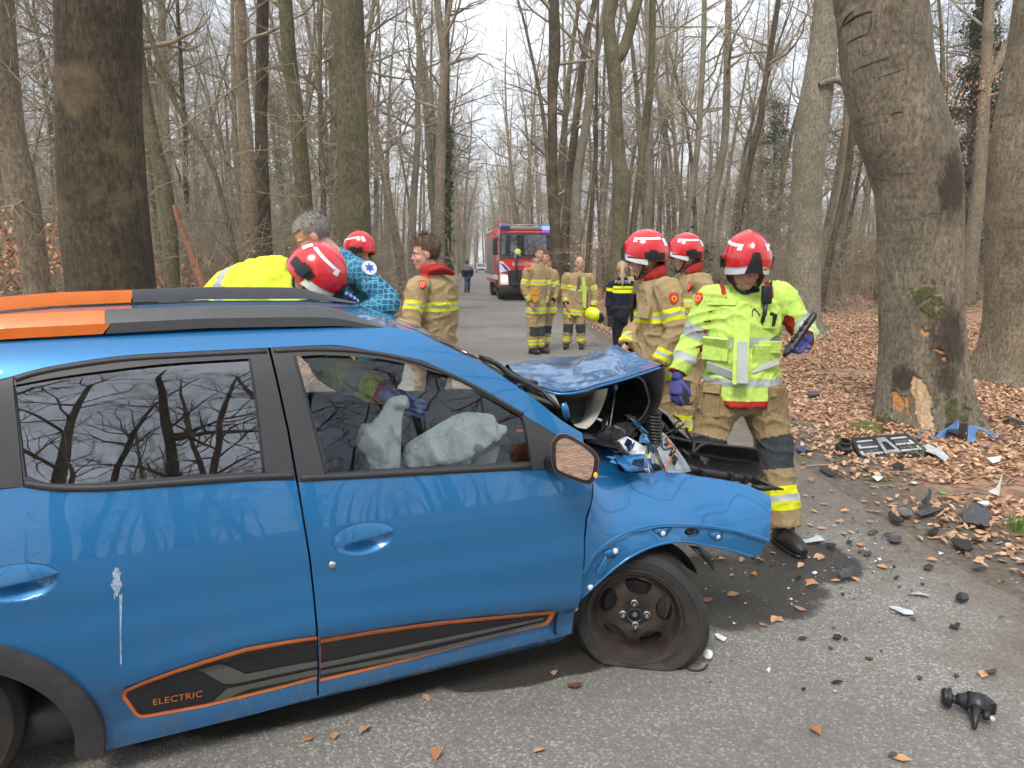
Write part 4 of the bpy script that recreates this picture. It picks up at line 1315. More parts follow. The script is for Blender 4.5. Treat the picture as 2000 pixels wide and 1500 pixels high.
# quarter panel, black rear pillar, roof side rail
quarter = [(-2.224, 1.012), (-2.224, .61)] + arch(73, 196, arch_r)[1:] + [(-2.80, .2), (-2.92, .36), (-2.95, .8), (-2.90, 1.03)]
qp = panel('rear_quarter_panel', quarter, PAINT, car, flank, grid=.06)
pillar = [tuple(p) for p in uz([(25, 736), (36, 850), (46, 950)])] + [(-2.224, 1.016), (-2.5, 1.03), (-2.62, 1.06), (-2.66, 1.18), (-2.5, 1.28)] + [tuple(p) for p in uz([(0, 743)])]
panel('rear_pillar_trim', pillar, BLK, car, lambda u, z: sv(u, z) - .003, grid=.05)
rail_lo = uz(smooth2([(0, 741), (27, 734), (90, 717), (225, 696), (360, 687), (523, 679), (630, 674), (675, 676), (765, 692), (814, 701), (839, 710), (901, 738), (963, 772), (1025, 812), (1087, 849)], 3))
rail_hi = uz(smooth2([(0, 668), (189, 651), (405, 643), (585, 640), (783, 641), (846, 664), (900, 690), (950, 714), (1046, 781), (1094, 819), (1137, 846)], 3))
cant = [(-2.86, 1.06), (-2.62, 1.05), (-2.67, 1.18), (-2.51, 1.285)] + rail_lo + uz([(1110, 868), (1140, 866)]) + rail_hi[::-1] + [(-2.5, 1.405), (-2.78, 1.33)]
panel('roof_side', cant, PAINT, car, sv, grid=.03, step=.02)
# sill
sill = uz([(207, 1467), (350, 1432), (500, 1395), (620, 1362), (700, 1341), (900, 1291), (1100, 1243), (1112, 1240)]) + uz([(1095, 1263), (900, 1307), (620, 1380), (207, 1484)])
panel('sill', sill, PAINT, car, lambda u, z: sv(u, z) + .012 + max(0, .14 - z) * .9, grid=.03, lip=.05)

# ---- door furniture
def handle(hu, hz, parent):
    P, F = [], []
    n, m = 22, 7
    for j in range(m + 1):
        for i in range(n + 1):
            s = i / n * 2 - 1; w = j / m
            zt = .050 * math.sqrt(max(0, 1 - s * s)) ; zb = -.002 + .012 * s
            z = zb + (max(zt, zb) - zb) * w
            u = .103 * s
            d = flank(hu + u, hz + .2) * 0 + sv(hu + u, hz + z) - .010 * (1 - (w * .9) ** 2) * (1 - s ** 4) - .004
            P.append((hu + u, d, hz + z))
    for j in range(m):
        for i in range(n):
            F.append((j * (n + 1) + i, j * (n + 1) + i + 1, (j + 1) * (n + 1) + i + 1, (j + 1) * (n + 1) + i))
    mb = MB(); mb.add(P, F)
    # underside of the grip
    q = [P[i] for i in range(n + 1)] + [(p[0], p[1] + .016, p[2] + .003) for p in P[:n + 1]]
    mb.add(q, [(i, i + 1, n + 2 + i, n + 1 + i) for i in range(n)])
    mb.build('door_handle', PAINT, parent, angle=50)
handle(*HANDLES[0], fd); handle(*HANDLES[1], rd)
lk = on_side(649, 1103, flank)
mb = MB(); mb.lathe([(0.0001, -.009), (.008, -.009), (.0125, -.006), (.014, 0), (.014, .01)], lk, (0, 1, 0), 20); mb.box((lk[0], lk[1] - .0095, lk[2]), (.002, .001, .011))
mb.build('door_lock', CHROME, fd)

def decal(name, px, mat, parent, off=-.0032, grid=.014):
    q = uz(px, flank)
    return panel(name, q, mat, parent, flank, off, grid, lip=0, step=.012)
RO = [(238, 1356), (244, 1346), (280, 1330), (340, 1308), (400, 1288), (480, 1264), (560, 1250), (619, 1242), (619, 1325), (560, 1341), (400, 1380), (288, 1400), (272, 1401), (262, 1394), (240, 1364)]
RI = [(246, 1357), (250, 1350), (284, 1336), (342, 1315), (402, 1295), (482, 1271), (560, 1257), (619, 1249), (619, 1318), (560, 1334), (400, 1373), (288, 1393), (275, 1394), (268, 1389)]
FO = [(626, 1248), (733, 1230), (867, 1212), (1000, 1200), (1080, 1193), (1084, 1197), (1075, 1213), (1067, 1220), (967, 1243), (900, 1262), (800, 1289), (700, 1313), (626, 1330)]
FI = [(626, 1255), (733, 1237), (867, 1219), (1000, 1206), (1073, 1199), (1067, 1210), (1060, 1216), (967, 1237), (900, 1255), (800, 1283), (700, 1306), (626, 1323)]
decal('decal_outline', RO, DECO, rd); decal('decal_ground', RI, DECK, rd, -.0064)
decal('decal_outline', FO, DECO, fd); decal('decal_ground', FI, DECK, fd, -.0064)
decal('decal_stripe', [(619, 1288), (550, 1300), (480, 1314), (428, 1294), (384, 1306), (436, 1332), (456, 1333), (550, 1313), (619, 1299)], DECG, rd, -.0090)
decal('decal_stripe', [(619, 1304), (550, 1319), (460, 1339), (444, 1342), (416, 1367), (445, 1361), (480, 1345), (550, 1330), (619, 1315)], DECG, rd, -.0090)
decal('decal_stripe', [(626, 1292), (833, 1250), (1000, 1216), (1061, 1204), (1059, 1209), (1000, 1222), (833, 1258), (626, 1302)], DECG, fd, -.0090)
decal('decal_stripe', [(626, 1307), (833, 1267), (1000, 1227), (1061, 1212), (1059, 1216), (1000, 1233), (833, 1276), (626, 1315)], DECG, fd, -.0090)
def text_mesh(s, size=1.0, spacing=1.0):
    c = bpy.data.curves.new('txt', 'FONT'); c.body = s; c.size = size; c.space_character = spacing; c.resolution_u = 3
    me = evaluated_mesh(bpy.data.objects.new('txt', c))
    V = np.array([v.co[:] for v in me.vertices]); F = [tuple(p.vertices) for p in me.polygons]
    bpy.data.meshes.remove(me)
    return V, F
TV, TF = text_mesh('ELECTRIC', 1.0, 1.08)
w_ = TV[:, 0].max(); h_ = TV[:, 1].max()
A_, B_, C_ = on_side(298, 1374, flank), on_side(395, 1357, flank), on_side(298, 1362, flank)
tv = []
for x, y, _ in TV:
    p = A_ + (B_ - A_) * (x / w_) + (C_ - A_) * (y / h_)
    tv.append((p[0], flank(p[0], p[2]) - .0112, p[2]))
obj_from('lettering', mesh_from('lettering', tv, TF, [DECO], smooth=False), rd)
SPLASH = pm('dried_white_splash', (.30, .38, .48), .8, var=.5, scale=90)
blob = [(228 + (9 + 2 * math.sin(7 * a)) * math.cos(a) * (1 + .15 * math.sin(5 * a)), 1136 + (28 + 4 * math.sin(9 * a)) * math.sin(a)) for a in np.linspace(0, 2 * math.pi, 26, endpoint=False)]
decal('dried_splash', blob, SPLASH, rd, -.0016)
decal('dried_splash', [(233, 1160), (239, 1160), (238, 1200), (237, 1240), (238, 1296), (235, 1298), (234, 1240), (234, 1200)], SPLASH, rd, -.0016)
decal('dried_splash', [(222, 1158), (225, 1158), (225, 1170), (223, 1170)], SPLASH, rd, -.0016)

# ---- rear wheel arch cladding and rear wheel
def cladding():
    mb = MB(); n = 40
    V = []
    for k in range(n + 1):
        a = R(-13 + (206) * k / n)
        for r, dv in ((arch_r, .004), (arch_r - .004, -.018), (arch_r - .035, -.024), (arch_r - .080, -.018), (arch_r - .088, .005), (arch_r - .088, .09)):
            u = arch_c[0] + r * math.cos(a); z = arch_c[1] + r * math.sin(a)
            V.append((u, sv(u, max(z, .12)) + dv, z))
    F = [(k * 6 + i, (k + 1) * 6 + i, (k + 1) * 6 + i + 1, k * 6 + i + 1) for k in range(n) for i in range(5)]
    mb.add(V, F)
    return mb.build('arch_cladding', BLKW, car, angle=45)
cladding()

def wheel(name, c, n, parent, flat=0.0, r_t=.29, width=.165, label=None):
    """c: centre of the outer face; n: outward axis (car frame)"""
    n = Vector(n).normalized(); up = Vector((0, 0, 1)); up = (up - n * up.dot(n)).normalized(); si = up.cross(n)
    c = Vector(c)
    Mx = Matrix((si, up, n)).transposed().to_4x4(); Mx.translation = c       # local z = outward
    root = empty(name, (0, 0, 0)); root.parent = parent
    ri = .178
    prof = [(ri + .004, -.005), (ri + .012, .006), (ri + .018, .012), (ri + .020, .0155), (ri + .024, .0155), (ri + .026, .013), (ri + .045, .016), (ri + .060, .0135), (r_t - .030, .0085), (r_t - .028, .011), (r_t - .024, .010), (r_t - .022, .004), (r_t - .006, -.010), (r_t, -.026), (r_t, -width + .03), (r_t - .02, -width), (ri + .05, -width - .006), (ri, -width)]
    seg = 72
    V, F = [], []
    for i, (r, h) in enumerate(prof):
        for k in range(seg):
            a = 2 * math.pi * k / seg
            p = Mx @ Vector((r * math.cos(a), r * math.sin(a), h))
            if flat:
                low = max(0, -math.sin(a))
                lft = max(0, math.cos(a + R(35)))        # debeaded side toward the sill
                soft = (r - ri) / (r_t - ri)
                p -= n * (-.035 * low ** 2 * soft)
                p += si * (.055 * lft ** 3 * soft)
                p.z = max(p.z, .004 + .004 * noise.noise((a * 3, h * 20, 0)) + (.012 * (1 - soft)))
            V.append(p)
    for i in range(len(prof) - 1):
        for k in range(seg):
            k2 = (k + 1) % seg
            F.append((i * seg + k, i * seg + k2, (i + 1) * seg + k2, (i + 1) * seg + k))
    mb = MB(); mb.add(V, F)
    # tread blocks
    for k in range(90):
        a = 2 * math.pi * k / 90
        for h0, h1 in ((-.030, -.058), (-.068, -.098), (-.108, -.135)):
            q = []
            for aa, hh in ((a, h0), (a + .045, h0), (a + .045, h1), (a, h1)):
                p = Mx @ Vector(((r_t + .004) * math.cos(aa), (r_t + .004) * math.sin(aa), hh))
                if flat: p.z = max(p.z, .003)
                q.append(p)
            mb.add(q, [(0, 1, 2, 3)])
    mb.build('tyre', RUBBER, root, angle=60)
    # rim barrel
    rb = MB(); rb.lathe([(ri + .008, -.004), (ri + .016, .004), (ri + .016, .010), (ri + .006, .008), (ri - .004, -.012), (ri - .014, -.03), (ri - .018, -.075), (ri - .03, -.085), (ri - .03, -.14)], seg=64)
    rb.xform(Mx)
    rb.build('rim', RUST, root, angle=50)
    # pressed steel disc with five openings
    holes = []
    for k in range(5):
        a0 = 2 * math.pi * k / 5 + R(13)
        h = []
        for (rr, da) in ((.147, -.36), (.153, -.18), (.154, 0), (.153, .18), (.147, .36), (.126, .42), (.098, .30), (.088, 0), (.098, -.30), (.126, -.42)):
            h.append((rr * math.cos(a0 + da), rr * math.sin(a0 + da)))
        holes.append(smooth2(h + [h[0]], 3)[:-1])
    outer = [(.163 * math.cos(a), .163 * math.sin(a)) for a in np.linspace(0, 2 * math.pi, 48, endpoint=False)]
    P, F = cdt_fill(outer, holes, .014)
    def dish(x, y):
        r = math.hypot(x, y)
        return -.038 + .022 * sstep(.16, .10, r) - .016 * sstep(.062, .045, r)
    Vd = [Mx @ Vector((x, y, dish(x, y))) for x, y in P] + [Mx @ Vector((x, y, dish(x, y) - .012)) for x, y in P]
    n0 = len(P)
    Fd = list(F) + [tuple(i + n0 for i in reversed(f)) for f in F]
    cnt = {}
    for f in F:
        for i in range(3): cnt.setdefault(frozenset((f[i], f[(i + 1) % 3])), []).append((f[i], f[(i + 1) % 3]))
    for l in cnt.values():
        if len(l) == 1: a, b = l[0]; Fd.append((b, a, a + n0, b + n0))
    db = MB(); db.add(Vd, Fd); disc = db.build('wheel_disc', RUST, root, angle=45)
    hb = MB(); hb.lathe([(.0001, -.022), (.064, -.022), (.069, -.030), (.069, -.05)], seg=32); hb.lathe([(.030, -.03), (.030, -.008), (.026, -.006), (.024, -.012), (.024, -.024), (.0001, -.024)], seg=28); hb.xform(Mx)
    hb.build('hub', BLKD, root, angle=40)
    nb = MB(); nb.lathe([(.0001, -.008), (.010, -.008), (.0115, -.012), (.0115, -.026)], seg=6); nb.lathe([(.0295, -.009), (.0315, -.007), (.0315, -.012)], seg=28); nb.xform(Mx)
    nb.build('axle_nut', STEEL, root, angle=40)
    for k in range(4):
        a = math.pi / 2 * k + R(4)
        bb = MB(); bb.lathe([(.0001, .006), (.007, .006), (.0105, .002), (.0115, -.012), (.015, -.014), (.015, -.026)], (.049 * math.cos(a), .049 * math.sin(a), 0), seg=10); bb.xform(Mx)
        bb.build('wheel_bolt', CHROME, root, angle=50)
    br = MB(); br.lathe([(.04, -.062), (.128, -.062), (.128, -.082), (.04, -.082)], seg=40); br.box((.10, .03, -.07), (.05, .11, .05), bev=.008); br.xform(Mx)
    br.build('brake', BRAKE, root, angle=40)
    return root
wn_w = Vector((-.17, -.97, .03)).normalized()
wn = (wn_w.x * _cu + wn_w.y * _su, -wn_w.x * _su + wn_w.y * _cu, wn_w.z)
wc = cp(1240, 1203, .035)
FWHEEL = wheel('front_wheel', wc, wn, car, flat=1.0, r_t=.268, width=.145)
wheel('rear_wheel', (-2.44, .115, .287), (0, -1, 0), car)

# ---- front wing
W_SEAM = [(1160, 930), (1158, 979), (1148, 1010), (1144, 1056), (1141, 1120), (1134, 1165), (1126, 1190), (1119, 1230)]
RIDGE = [(1140, 1125), (1164, 1085), (1195, 1060), (1236, 1040), (1286, 1029), (1334, 1028), (1392, 1032), (1440, 1040), (1488, 1054), (1503, 1060)]
wing_top = [(1147, 900), (1145, 872), (1168, 848), (1183, 860), (1201, 877), (1209, 915), (1219, 923), (1245, 924), (1270, 923), (1305, 919), (1335, 925), (1363, 931), (1405, 937), (1449, 945), (1480, 957), (1503, 970), (1506, 992), (1504, 1030)]
wing = uz(smooth2(wing_top, 3) + RIDGE[::-1] + [(1143, 1060), (1147, 1015), (1157, 979), (1159, 935)], fend)
fw = panel('front_wing', wing, PAINT, car, fend, grid=.022, lip=.02, step=.02)
lipr = uz(RIDGE + [(1503, 1059), (1491, 1088), (1480, 1092), (1430, 1078), (1376, 1067), (1334, 1062), (1289, 1069), (1244, 1088), (1206, 1114), (1176, 1139), (1133, 1178), (1126, 1190), (1119, 1230), (1116, 1225), (1132, 1165), (1137, 1140)], fend)
hole = uz([(1357 + 15 * math.cos(a), 1043 + 9 * math.sin(a)) for a in np.linspace(0, 2 * math.pi, 16, endpoint=False)], fend)
fl_ = panel('wing_flange', lipr, PAINT, fw, fend, off=.020, grid=.022, holes=[hole], lip=.02, step=.015)
mb = MB()
for q in (RIDGE,):
    pts = [on_side(x, y - 2, fend) for x, y in smooth2(q, 4)]
    mb.tube([(p[0], p[1] + .005, p[2]) for p in pts], (.010, .006), 8)
mb.build('wing_crease', PAINT, fw)
mb = MB(); pts = [on_side(x, y, fend) for x, y in smooth2([(1133, 1178), (1176, 1139), (1206, 1113), (1244, 1087), (1289, 1068), (1334, 1061), (1376, 1066), (1430, 1077), (1478, 1091)], 4)]
mb.tube([(p[0], p[1] + .02, p[2]) for p in pts], .006, 8); mb.build('arch_lip', PAINT, fw)
for x, y in ((1158, 1151), (1207, 1080), (1300, 1045), (1408, 1052), (1128, 1192)):
    p = on_side(x, y, fend); mb = MB(); mb.lathe([(.0001, -.006), (.010, -.006), (.012, -.002), (.012, .006)], (p[0], p[1] + .02, p[2]), (0, 1, 0), 14)
    mb.build('clip', WHITEP, fw)
for x, y in ((1300, 1042), (1408, 1049), (1200, 1084)):
    p = on_side(x, y, fend); mb = MB()
    q = [(p[0] - .045, p[1] + .016, p[2] + .014), (p[0] + .045, p[1] + .016, p[2] + .014), (p[0] + .015, p[1] + .012, p[2] - .018), (p[0] - .015, p[1] + .012, p[2] - .018)]
    mb.prism(q, (0, .012, 0)); mb.build('bracket', PAINT, fw)
p = on_side(1182, 1108, fend); mb = MB(); mb.box((p[0], p[1] + .016, p[2]), (.03, .012, .075), Matrix.Rotation(R(35), 3, 'Y'), .004); mb.build('pressed_tab', PAINT, fw)
# dark liner behind the wheel and a torn strip hanging down
mb = MB(); n = 26; V = []
for k in range(n + 1):
    a = R(20 + 165 * k / n)
    for v in (.06, .30): V.append((wc[0] + .35 * math.cos(a), v, wc[2] + .33 * math.sin(a)))
mb.add(V, [(2 * k, 2 * k + 1, 2 * k + 3, 2 * k + 2) for k in range(n)])
mb.box((wc[0] - .12, .31, .36), (.62, .02, .6)); mb.build('wheel_arch_liner', BLKD, car)
mb = MB(); pts = [cp(1345, 1066, .05), cp(1372, 1068, .07), cp(1388, 1085, .07), cp(1397, 1118, .06), cp(1380, 1098, .05), cp(1362, 1080, .04)]
mb.prism([tuple(q) for q in pts], (0, .006, 0)); mb.build('torn_liner_strip', BLKD, car)

# ---- roof, rails, screen
zr_u, zr_z = [-2.95, -2.6, -2.14, -1.55, -1.12, -.89, -.78], [1.30, 1.385, 1.422, 1.437, 1.43, 1.405, 1.372]
ROLL = .055                         # the car leans a little: the far side stands higher
def zroof(u): return float(np.interp(u, zr_u, zr_z))
mb = MB(); nu, nv = 36, 20; V = []
for i in range(nu + 1):
    for j in range(nv + 1):
        w = j / nv * 2 - 1
        u = -2.93 + (2.15 + .10 * (1 - w * w)) * i / nu
        v = .79 + w * .49
        V.append((u, v, zroof(min(u, -.78)) + .012 * (1 - w * w) + ROLL * (w + 1) / 2 - (.35 * max(0, u + .78))))
mb.add(V, [(i * (nv + 1) + j, i * (nv + 1) + j + 1, (i + 1) * (nv + 1) + j + 1, (i + 1) * (nv + 1) + j) for i in range(nu) for j in range(nv)])
# headliner
o0 = len(V); mb.mat(1); mb.add([(x, y, z - .03) for x, y, z in V], [(i * (nv + 1) + j, (i + 1) * (nv + 1) + j, (i + 1) * (nv + 1) + j + 1, i * (nv + 1) + j + 1) for i in range(nu) for j in range(nv)])
mb.build('roof', [PAINT, CABIN], car)
def rail(sgn):
    root = empty('roof_rail', (0, 0, 0)); root.parent = car
    U = list(np.linspace(-2.75, -1.0, 40)) + [-.96, -.93, -.905, -.89]
    def sec(u):
        base = zroof(u) + .002
        h = (.070 if sgn > 0 else .050) * sstep(-2.78, -2.45, u) * sstep(-.86, -1.22, u) + .003
        b = [(.298, 0), (.296, h * .45), (.318, h * .93), (.325, h), (.385, h * .98), (.392, h * .5), (.395, 0)]
        return [(u, (v if sgn > 0 else 1.58 - v), base + z + .004 + (0 if sgn > 0 else ROLL)) for v, z in b]
    for nm, u0, u1, mt in (('rail_body', -2.75, -2.44, GREYT), ('rail_inlay', -2.44, -1.86, ORANGE), ('rail_body', -1.86, -.885, GREYT)):
        us = [u for u in U if u0 < u < u1]; us = [u0] + us + [min(u1, -.89)]
        mb = MB(); V = []
        for u in us:
            for j, s in enumerate(sec(u)):
                x = s[0]
                if abs(u + 1.86) < 1e-6 or abs(u + 2.44) < 1e-6: x += (.055 * (s[2] - sec(u)[0][2]) / .07)   # slanted joints
                V.append((x, s[1], s[2]))
        m = 7
        F = [(i * m + j, i * m + (j + 1) % m, (i + 1) * m + (j + 1) % m, (i + 1) * m + j) for i in range(len(us) - 1) for j in range(m)]
        F += [tuple(range(m)), tuple((len(us) - 1) * m + j for j in range(m))]
        mb.add(V, F); mb.build(nm, mt, root, angle=28)
rail(1); rail(-1)
def screen():
    mb = MB(); nu, nv = 14, 20; V = []
    for i in range(nu + 1):
        t = i / nu
        for j in range(nv + 1):
            w = j / nv * 2 - 1; half = .46 + .16 * t
            u = -.785 + .10 * (1 - w * w) + t * (.60 + .10 * (1 - w * w)); z = 1.372 + .012 * (1 - w * w) + ROLL * (w + 1) / 2 - t * (.36 + .05 * t) - .035 * (1 - w * w)
            V.append((u, .79 + w * half, z))
    mb.add(V, [(i * (nv + 1) + j, i * (nv + 1) + j + 1, (i + 1) * (nv + 1) + j + 1, (i + 1) * (nv + 1) + j) for i in range(nu) for j in range(nv)])
    return mb.build('windscreen', GLASS_W, car)
screen()
# cowl and wipers
mb = MB(); V = []
for j in range(21):
    w = j / 20 * 2 - 1
    for du, dz in ((0, 0), (.06, -.02), (.16, -.05), (.20, -.12)):
        V.append((-.17 + .20 * (1 - w * w) + du, .79 + w * .62, .945 + dz))
mb.add(V, [(j * 4 + i, j * 4 + i + 1, (j + 1) * 4 + i + 1, (j + 1) * 4 + i) for j in range(20) for i in range(3)]); mb.build('cowl', BLKD, car)
for k, px in enumerate(([(936, 695, .70), (958, 703, .66), (985, 722, .60), (1012, 738, .52), (1050, 748, .42)], [(945, 700, .62), (975, 712, .58), (1002, 735, .45), (1030, 748, .36), (1060, 764, .3), (1090, 795, .2)])):
    mb = MB(); mb.tube([cp(*q) for q in px], [.006, .011, .012, .010, .006], 8) if len(px) == 5 else mb.tube([cp(*q) for q in px], [.005, .009, .012, .012, .010, .008], 8)
    q0 = [cp(x, y + 4, v) for x, y, v in px]; mb.tube(q0, .004, 6); mb.build('wiper', BLKD, car)

# ---- crumpled bonnet
def loft(curves, n, crumple=0.0, seed=0.0, sub=3, sharp=0.0):
    C = [catmull([np.array(p) for p in c], n) for c in curves]
    m = min(len(c) for c in C)
    rows = catmull([np.array(c[:m]) for c in C], sub)
    V = []
    for i_, r in enumerate(rows):
        for j_, p in enumerate(r):
            q = Vector(p)
            wnd = min(1, i_ / 6, (len(rows) - 1 - i_) / 6) * min(1, j_ / 8, (m - 1 - j_) / 8)
            if sharp: q.z += wnd * sharp * ((1 - abs(noise.noise(Vector((q.x * 2.6, q.y * 3.4, seed)) + Vector((noise.noise(q * 3), noise.noise(q * 3 + Vector((4, 0, 0))), 0)) * .5))) ** 14 - .12)
            V.append(tuple(q + Vector((noise.noise(q * 7 + Vector((seed, 0, 0))), noise.noise(q * 7 + Vector((0, seed, 5))), noise.noise(q * 6 + Vector((9, 0, seed))))) * crumple))
    k = len(rows)
    F = [(i * m + j, i * m + j + 1, (i + 1) * m + j + 1, (i + 1) * m + j) for i in range(k - 1) for j in range(m - 1)]
    return V, F
near = [cp(1046, 752, .40), cp(1072, 760, .30), cp(1094, 765, .26), cp(1129, 762, .24), cp(1174, 749, .24), cp(1215, 738, .25), cp(1238, 731, .26), cp(1289, 714, .29)]
q1 = [cp(1030, 742, .55), cp(1066, 746, .48), cp(1096, 746, .45), cp(1128, 738, .45), cp(1170, 727, .45), cp(1205, 717, .45), cp(1235, 712, .42), cp(1289, 713, .30)]
crease = [cp(1008, 728, .72), cp(1050, 728, .70), cp(1090, 722, .70), cp(1122, 716, .72), cp(1150, 703, .74), cp(1180, 690, .76), cp(1204, 679, .78), cp(1291, 712, .34)]
c2 = [cp(998, 720, .86), cp(1040, 714, .90), cp(1080, 710, .92), cp(1115, 706, .94), cp(1140, 699, .95), cp(1175, 688, .96), cp(1206, 681, .95), cp(1293, 713, .50)]
far_ = [cp(988, 714, .98), cp(1030, 707, 1.1), cp(1078, 701, 1.18), cp(1110, 698, 1.2), cp(1139, 695, 1.2), cp(1165, 692, 1.2), cp(1198, 690, 1.2), cp(1294, 722, .8)]
drop = [np.array(p) + np.array([.02, .14, -.16]) for p in far_]
V, F = loft([near, q1, crease, c2, far_, drop], 12, .003, 2.0, 9, .014)
mb = MB(); mb.add(V, F); mb.mat(1); mb.add([(x, y + .004, z - .016) for x, y, z in V], [tuple(reversed(f)) for f in F])
hood = mb.build('bonnet', [PAINT, BLKD], car)
bm = bmesh.new(); bm.from_mesh(hood.data)
for f in bm.faces:
    up = f.normal.z
    if (f.material_index == 0 and up < 0) or (f.material_index == 1 and up > 0): f.normal_flip()
bm.to_mesh(hood.data); bm.free()
# rolled edge of the bonnet and folded front
mb = MB(); mb.tube([Vector(p) + Vector((0, .006, -.010)) for p in catmull(near, 4)], (.010, .007), 8); mb.build('bonnet_edge', PAINT, hood)
inner_c = [cp(1242, 734, .34), cp(1256, 744, .35), cp(1264, 764, .36), cp(1268, 784, .38), cp(1261, 805, .40), cp(1246, 822, .42), cp(1222, 832, .45)]
outer_c = [cp(1289, 715, .29), cp(1291, 738, .29), cp(1289, 762, .30), cp(1284, 786, .32), cp(1272, 808, .34), cp(1252, 828, .37), cp(1226, 840, .40)]
out2 = [np.array(p) + np.array([.06, .10, -.01]) for p in outer_c]
out3 = [np.array(p) + np.array([.02, .55, -.02]) for p in outer_c]
V, F = loft([inner_c, outer_c, out2, out3], 5, .006, 4.0)
mb = MB(); mb.add(V, F); mb.build('bonnet_fold', BLKD, hood)
mb = MB(); mb.tube(catmull(inner_c, 4), .006, 8); mb.build('rubber_seal', pm('grey_seal', (.16, .15, .13), .7), hood)
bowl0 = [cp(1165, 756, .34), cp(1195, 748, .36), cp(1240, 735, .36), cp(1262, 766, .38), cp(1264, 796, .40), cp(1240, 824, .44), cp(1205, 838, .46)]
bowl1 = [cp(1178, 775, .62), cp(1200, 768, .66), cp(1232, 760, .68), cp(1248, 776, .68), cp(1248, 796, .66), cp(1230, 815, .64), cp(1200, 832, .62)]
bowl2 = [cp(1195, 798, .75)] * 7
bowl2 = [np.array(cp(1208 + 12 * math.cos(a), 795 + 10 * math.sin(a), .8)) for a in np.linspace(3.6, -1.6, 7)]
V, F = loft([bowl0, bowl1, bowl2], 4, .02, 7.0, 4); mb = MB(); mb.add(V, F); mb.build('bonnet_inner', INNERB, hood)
# pale insulation flap and dark cloth under the near edge
V, F = loft([[cp(1188, 757, .34), cp(1183, 775, .36), cp(1172, 800, .34), cp(1160, 822, .30), cp(1146, 836, .24)], [cp(1166, 763, .36), cp(1160, 785, .40), cp(1150, 808, .36), cp(1140, 826, .28), cp(1132, 834, .22)], [cp(1152, 770, .46), cp(1146, 790, .5), cp(1138, 808, .46), cp(1128, 822, .38), cp(1118, 828, .3)]], 4, .008, 1.0)
mb = MB(); mb.add(V, F); mb.build('insulation_flap', CREAM, car)
V, F = loft([[cp(1078, 766, .34), cp(1100, 770, .3), cp(1130, 768, .3), cp(1170, 757, .32)], [cp(1092, 790, .5), cp(1110, 792, .5), cp(1132, 790, .5), cp(1155, 785, .5)], [cp(1110, 824, .3), cp(1122, 828, .3), cp(1132, 832, .3), cp(1145, 834, .3)]], 5, .01, 3.0)
mb = MB(); mb.add(V, F); mb.build('bonnet_liner', pm('grey_felt', (.055, .06, .055), .9, var=.4, bmp=.4), car)
mb = MB(); mb.tube([cp(1202, 760, .42), cp(1196, 800, .38), cp(1187, 862, .30)], .004, 8); mb.ell(cp(1202, 757, .42), (.012, .012, .018)); mb.build('bonnet_prop', STEEL, car)
# broken sliver of trim standing at the foot of the screen pillar
mb = MB(); mb.prism([tuple(cp(*q)) for q in ((1097, 790, .10), (1106, 787, .10), (1112, 800, .11), (1113, 815, .12), (1106, 822, .12), (1099, 812, .11))], (.004, .012, 0)); mb.build('trim_sliver', PAINT, car)

# ---- engine bay
mb = MB()
mb.box((.02, .80, .50), (.62, 1.05, .50), bev=.04); mb.box((-.06, .80, .80), (.40, 1.0, .22), bev=.05); mb.box((.25, .9, .45), (.35, .8, .42), bev=.05)
mb.build('engine_block', BLKD, car)  # added dark boxes filling the bay so that no light shows through
def poly3(name, pts, mat, th=(0.0, .02, 0.0), bev=True):
    mb = MB(); mb.prism([tuple(cp(*q)) for q in pts], th); return mb.build(name, mat, car, smooth=False)
poly3('battery_tray', [(1168, 850, .30), (1205, 826, .34), (1226, 822, .36), (1240, 838, .34), (1228, 856, .28), (1190, 872, .24)], BLKD, (.01, .10, -.03))
poly3('white_reservoir', [(1210, 862, .22), (1226, 853, .26), (1250, 866, .26), (1262, 876, .22), (1258, 888, .19), (1238, 893, .18), (1222, 880, .20)], WHITEP, (.01, .08, -.02))
V, F = loft([[cp(1238, 826, .36), cp(1252, 842, .32), cp(1262, 858, .28), cp(1268, 878, .24), cp(1272, 905, .18)], [cp(1246, 824, .38), cp(1262, 842, .36), cp(1272, 862, .32), cp(1276, 884, .27), cp(1278, 915, .2)]], 4, .015, 6.0)
mb = MB(); mb.add(V, F); mb.mat(0); mb.add([(x, y + .015, z) for x, y, z in V], [tuple(reversed(f)) for f in F]); mb.build('inner_wing', PAINT, car)
V, F = loft([[cp(1203, 878, .16), cp(1218, 884, .17), cp(1238, 890, .18), cp(1256, 888, .20)], [cp(1206, 896, .12), cp(1222, 900, .15), cp(1242, 906, .14), cp(1262, 902, .17)], [cp(1212, 912, .13), cp(1230, 916, .10), cp(1250, 918, .13), cp(1272, 920, .13)], [cp(1218, 926, .14), cp(1240, 926, .12), cp(1258, 926, .14), cp(1280, 926, .13)]], 5, .035, 8.0)
mb = MB(); mb.add(V, F); mb.build('crumpled_inner_metal', PAINT, car)
mb = MB()
for k in range(9):
    c0 = cp(1276 + .6 * k, 814 + k * 6.2, .30 - .006 * k); mb.lathe([(.024, -.006), (.032, -.003), (.032, .003), (.024, .006)], c0, (.15, 0, 1), 18)
mb.build('ribbed_hose', BLKD, car)
mb = MB(); mb.box(cp(1262, 832, .5), (.10, .12, .16), bev=.015); mb.box(cp(1225, 845, .55), (.16, .12, .12), bev=.015); mb.build('engine_part', pm('brown_black_engine_metal', (.03, .026, .022), .5, .4, var=.5), car)
def m_clear():
    m, t, b = _nodes('clear_lamp_plastic'); b.inputs['Base Color'].default_value = (.80, .84, .88, 1); b.inputs['Roughness'].default_value = .12
    b.inputs['Transmission Weight'].default_value = .75; b.inputs['IOR'].default_value = 1.3
    return m
CLEAR = m_clear()
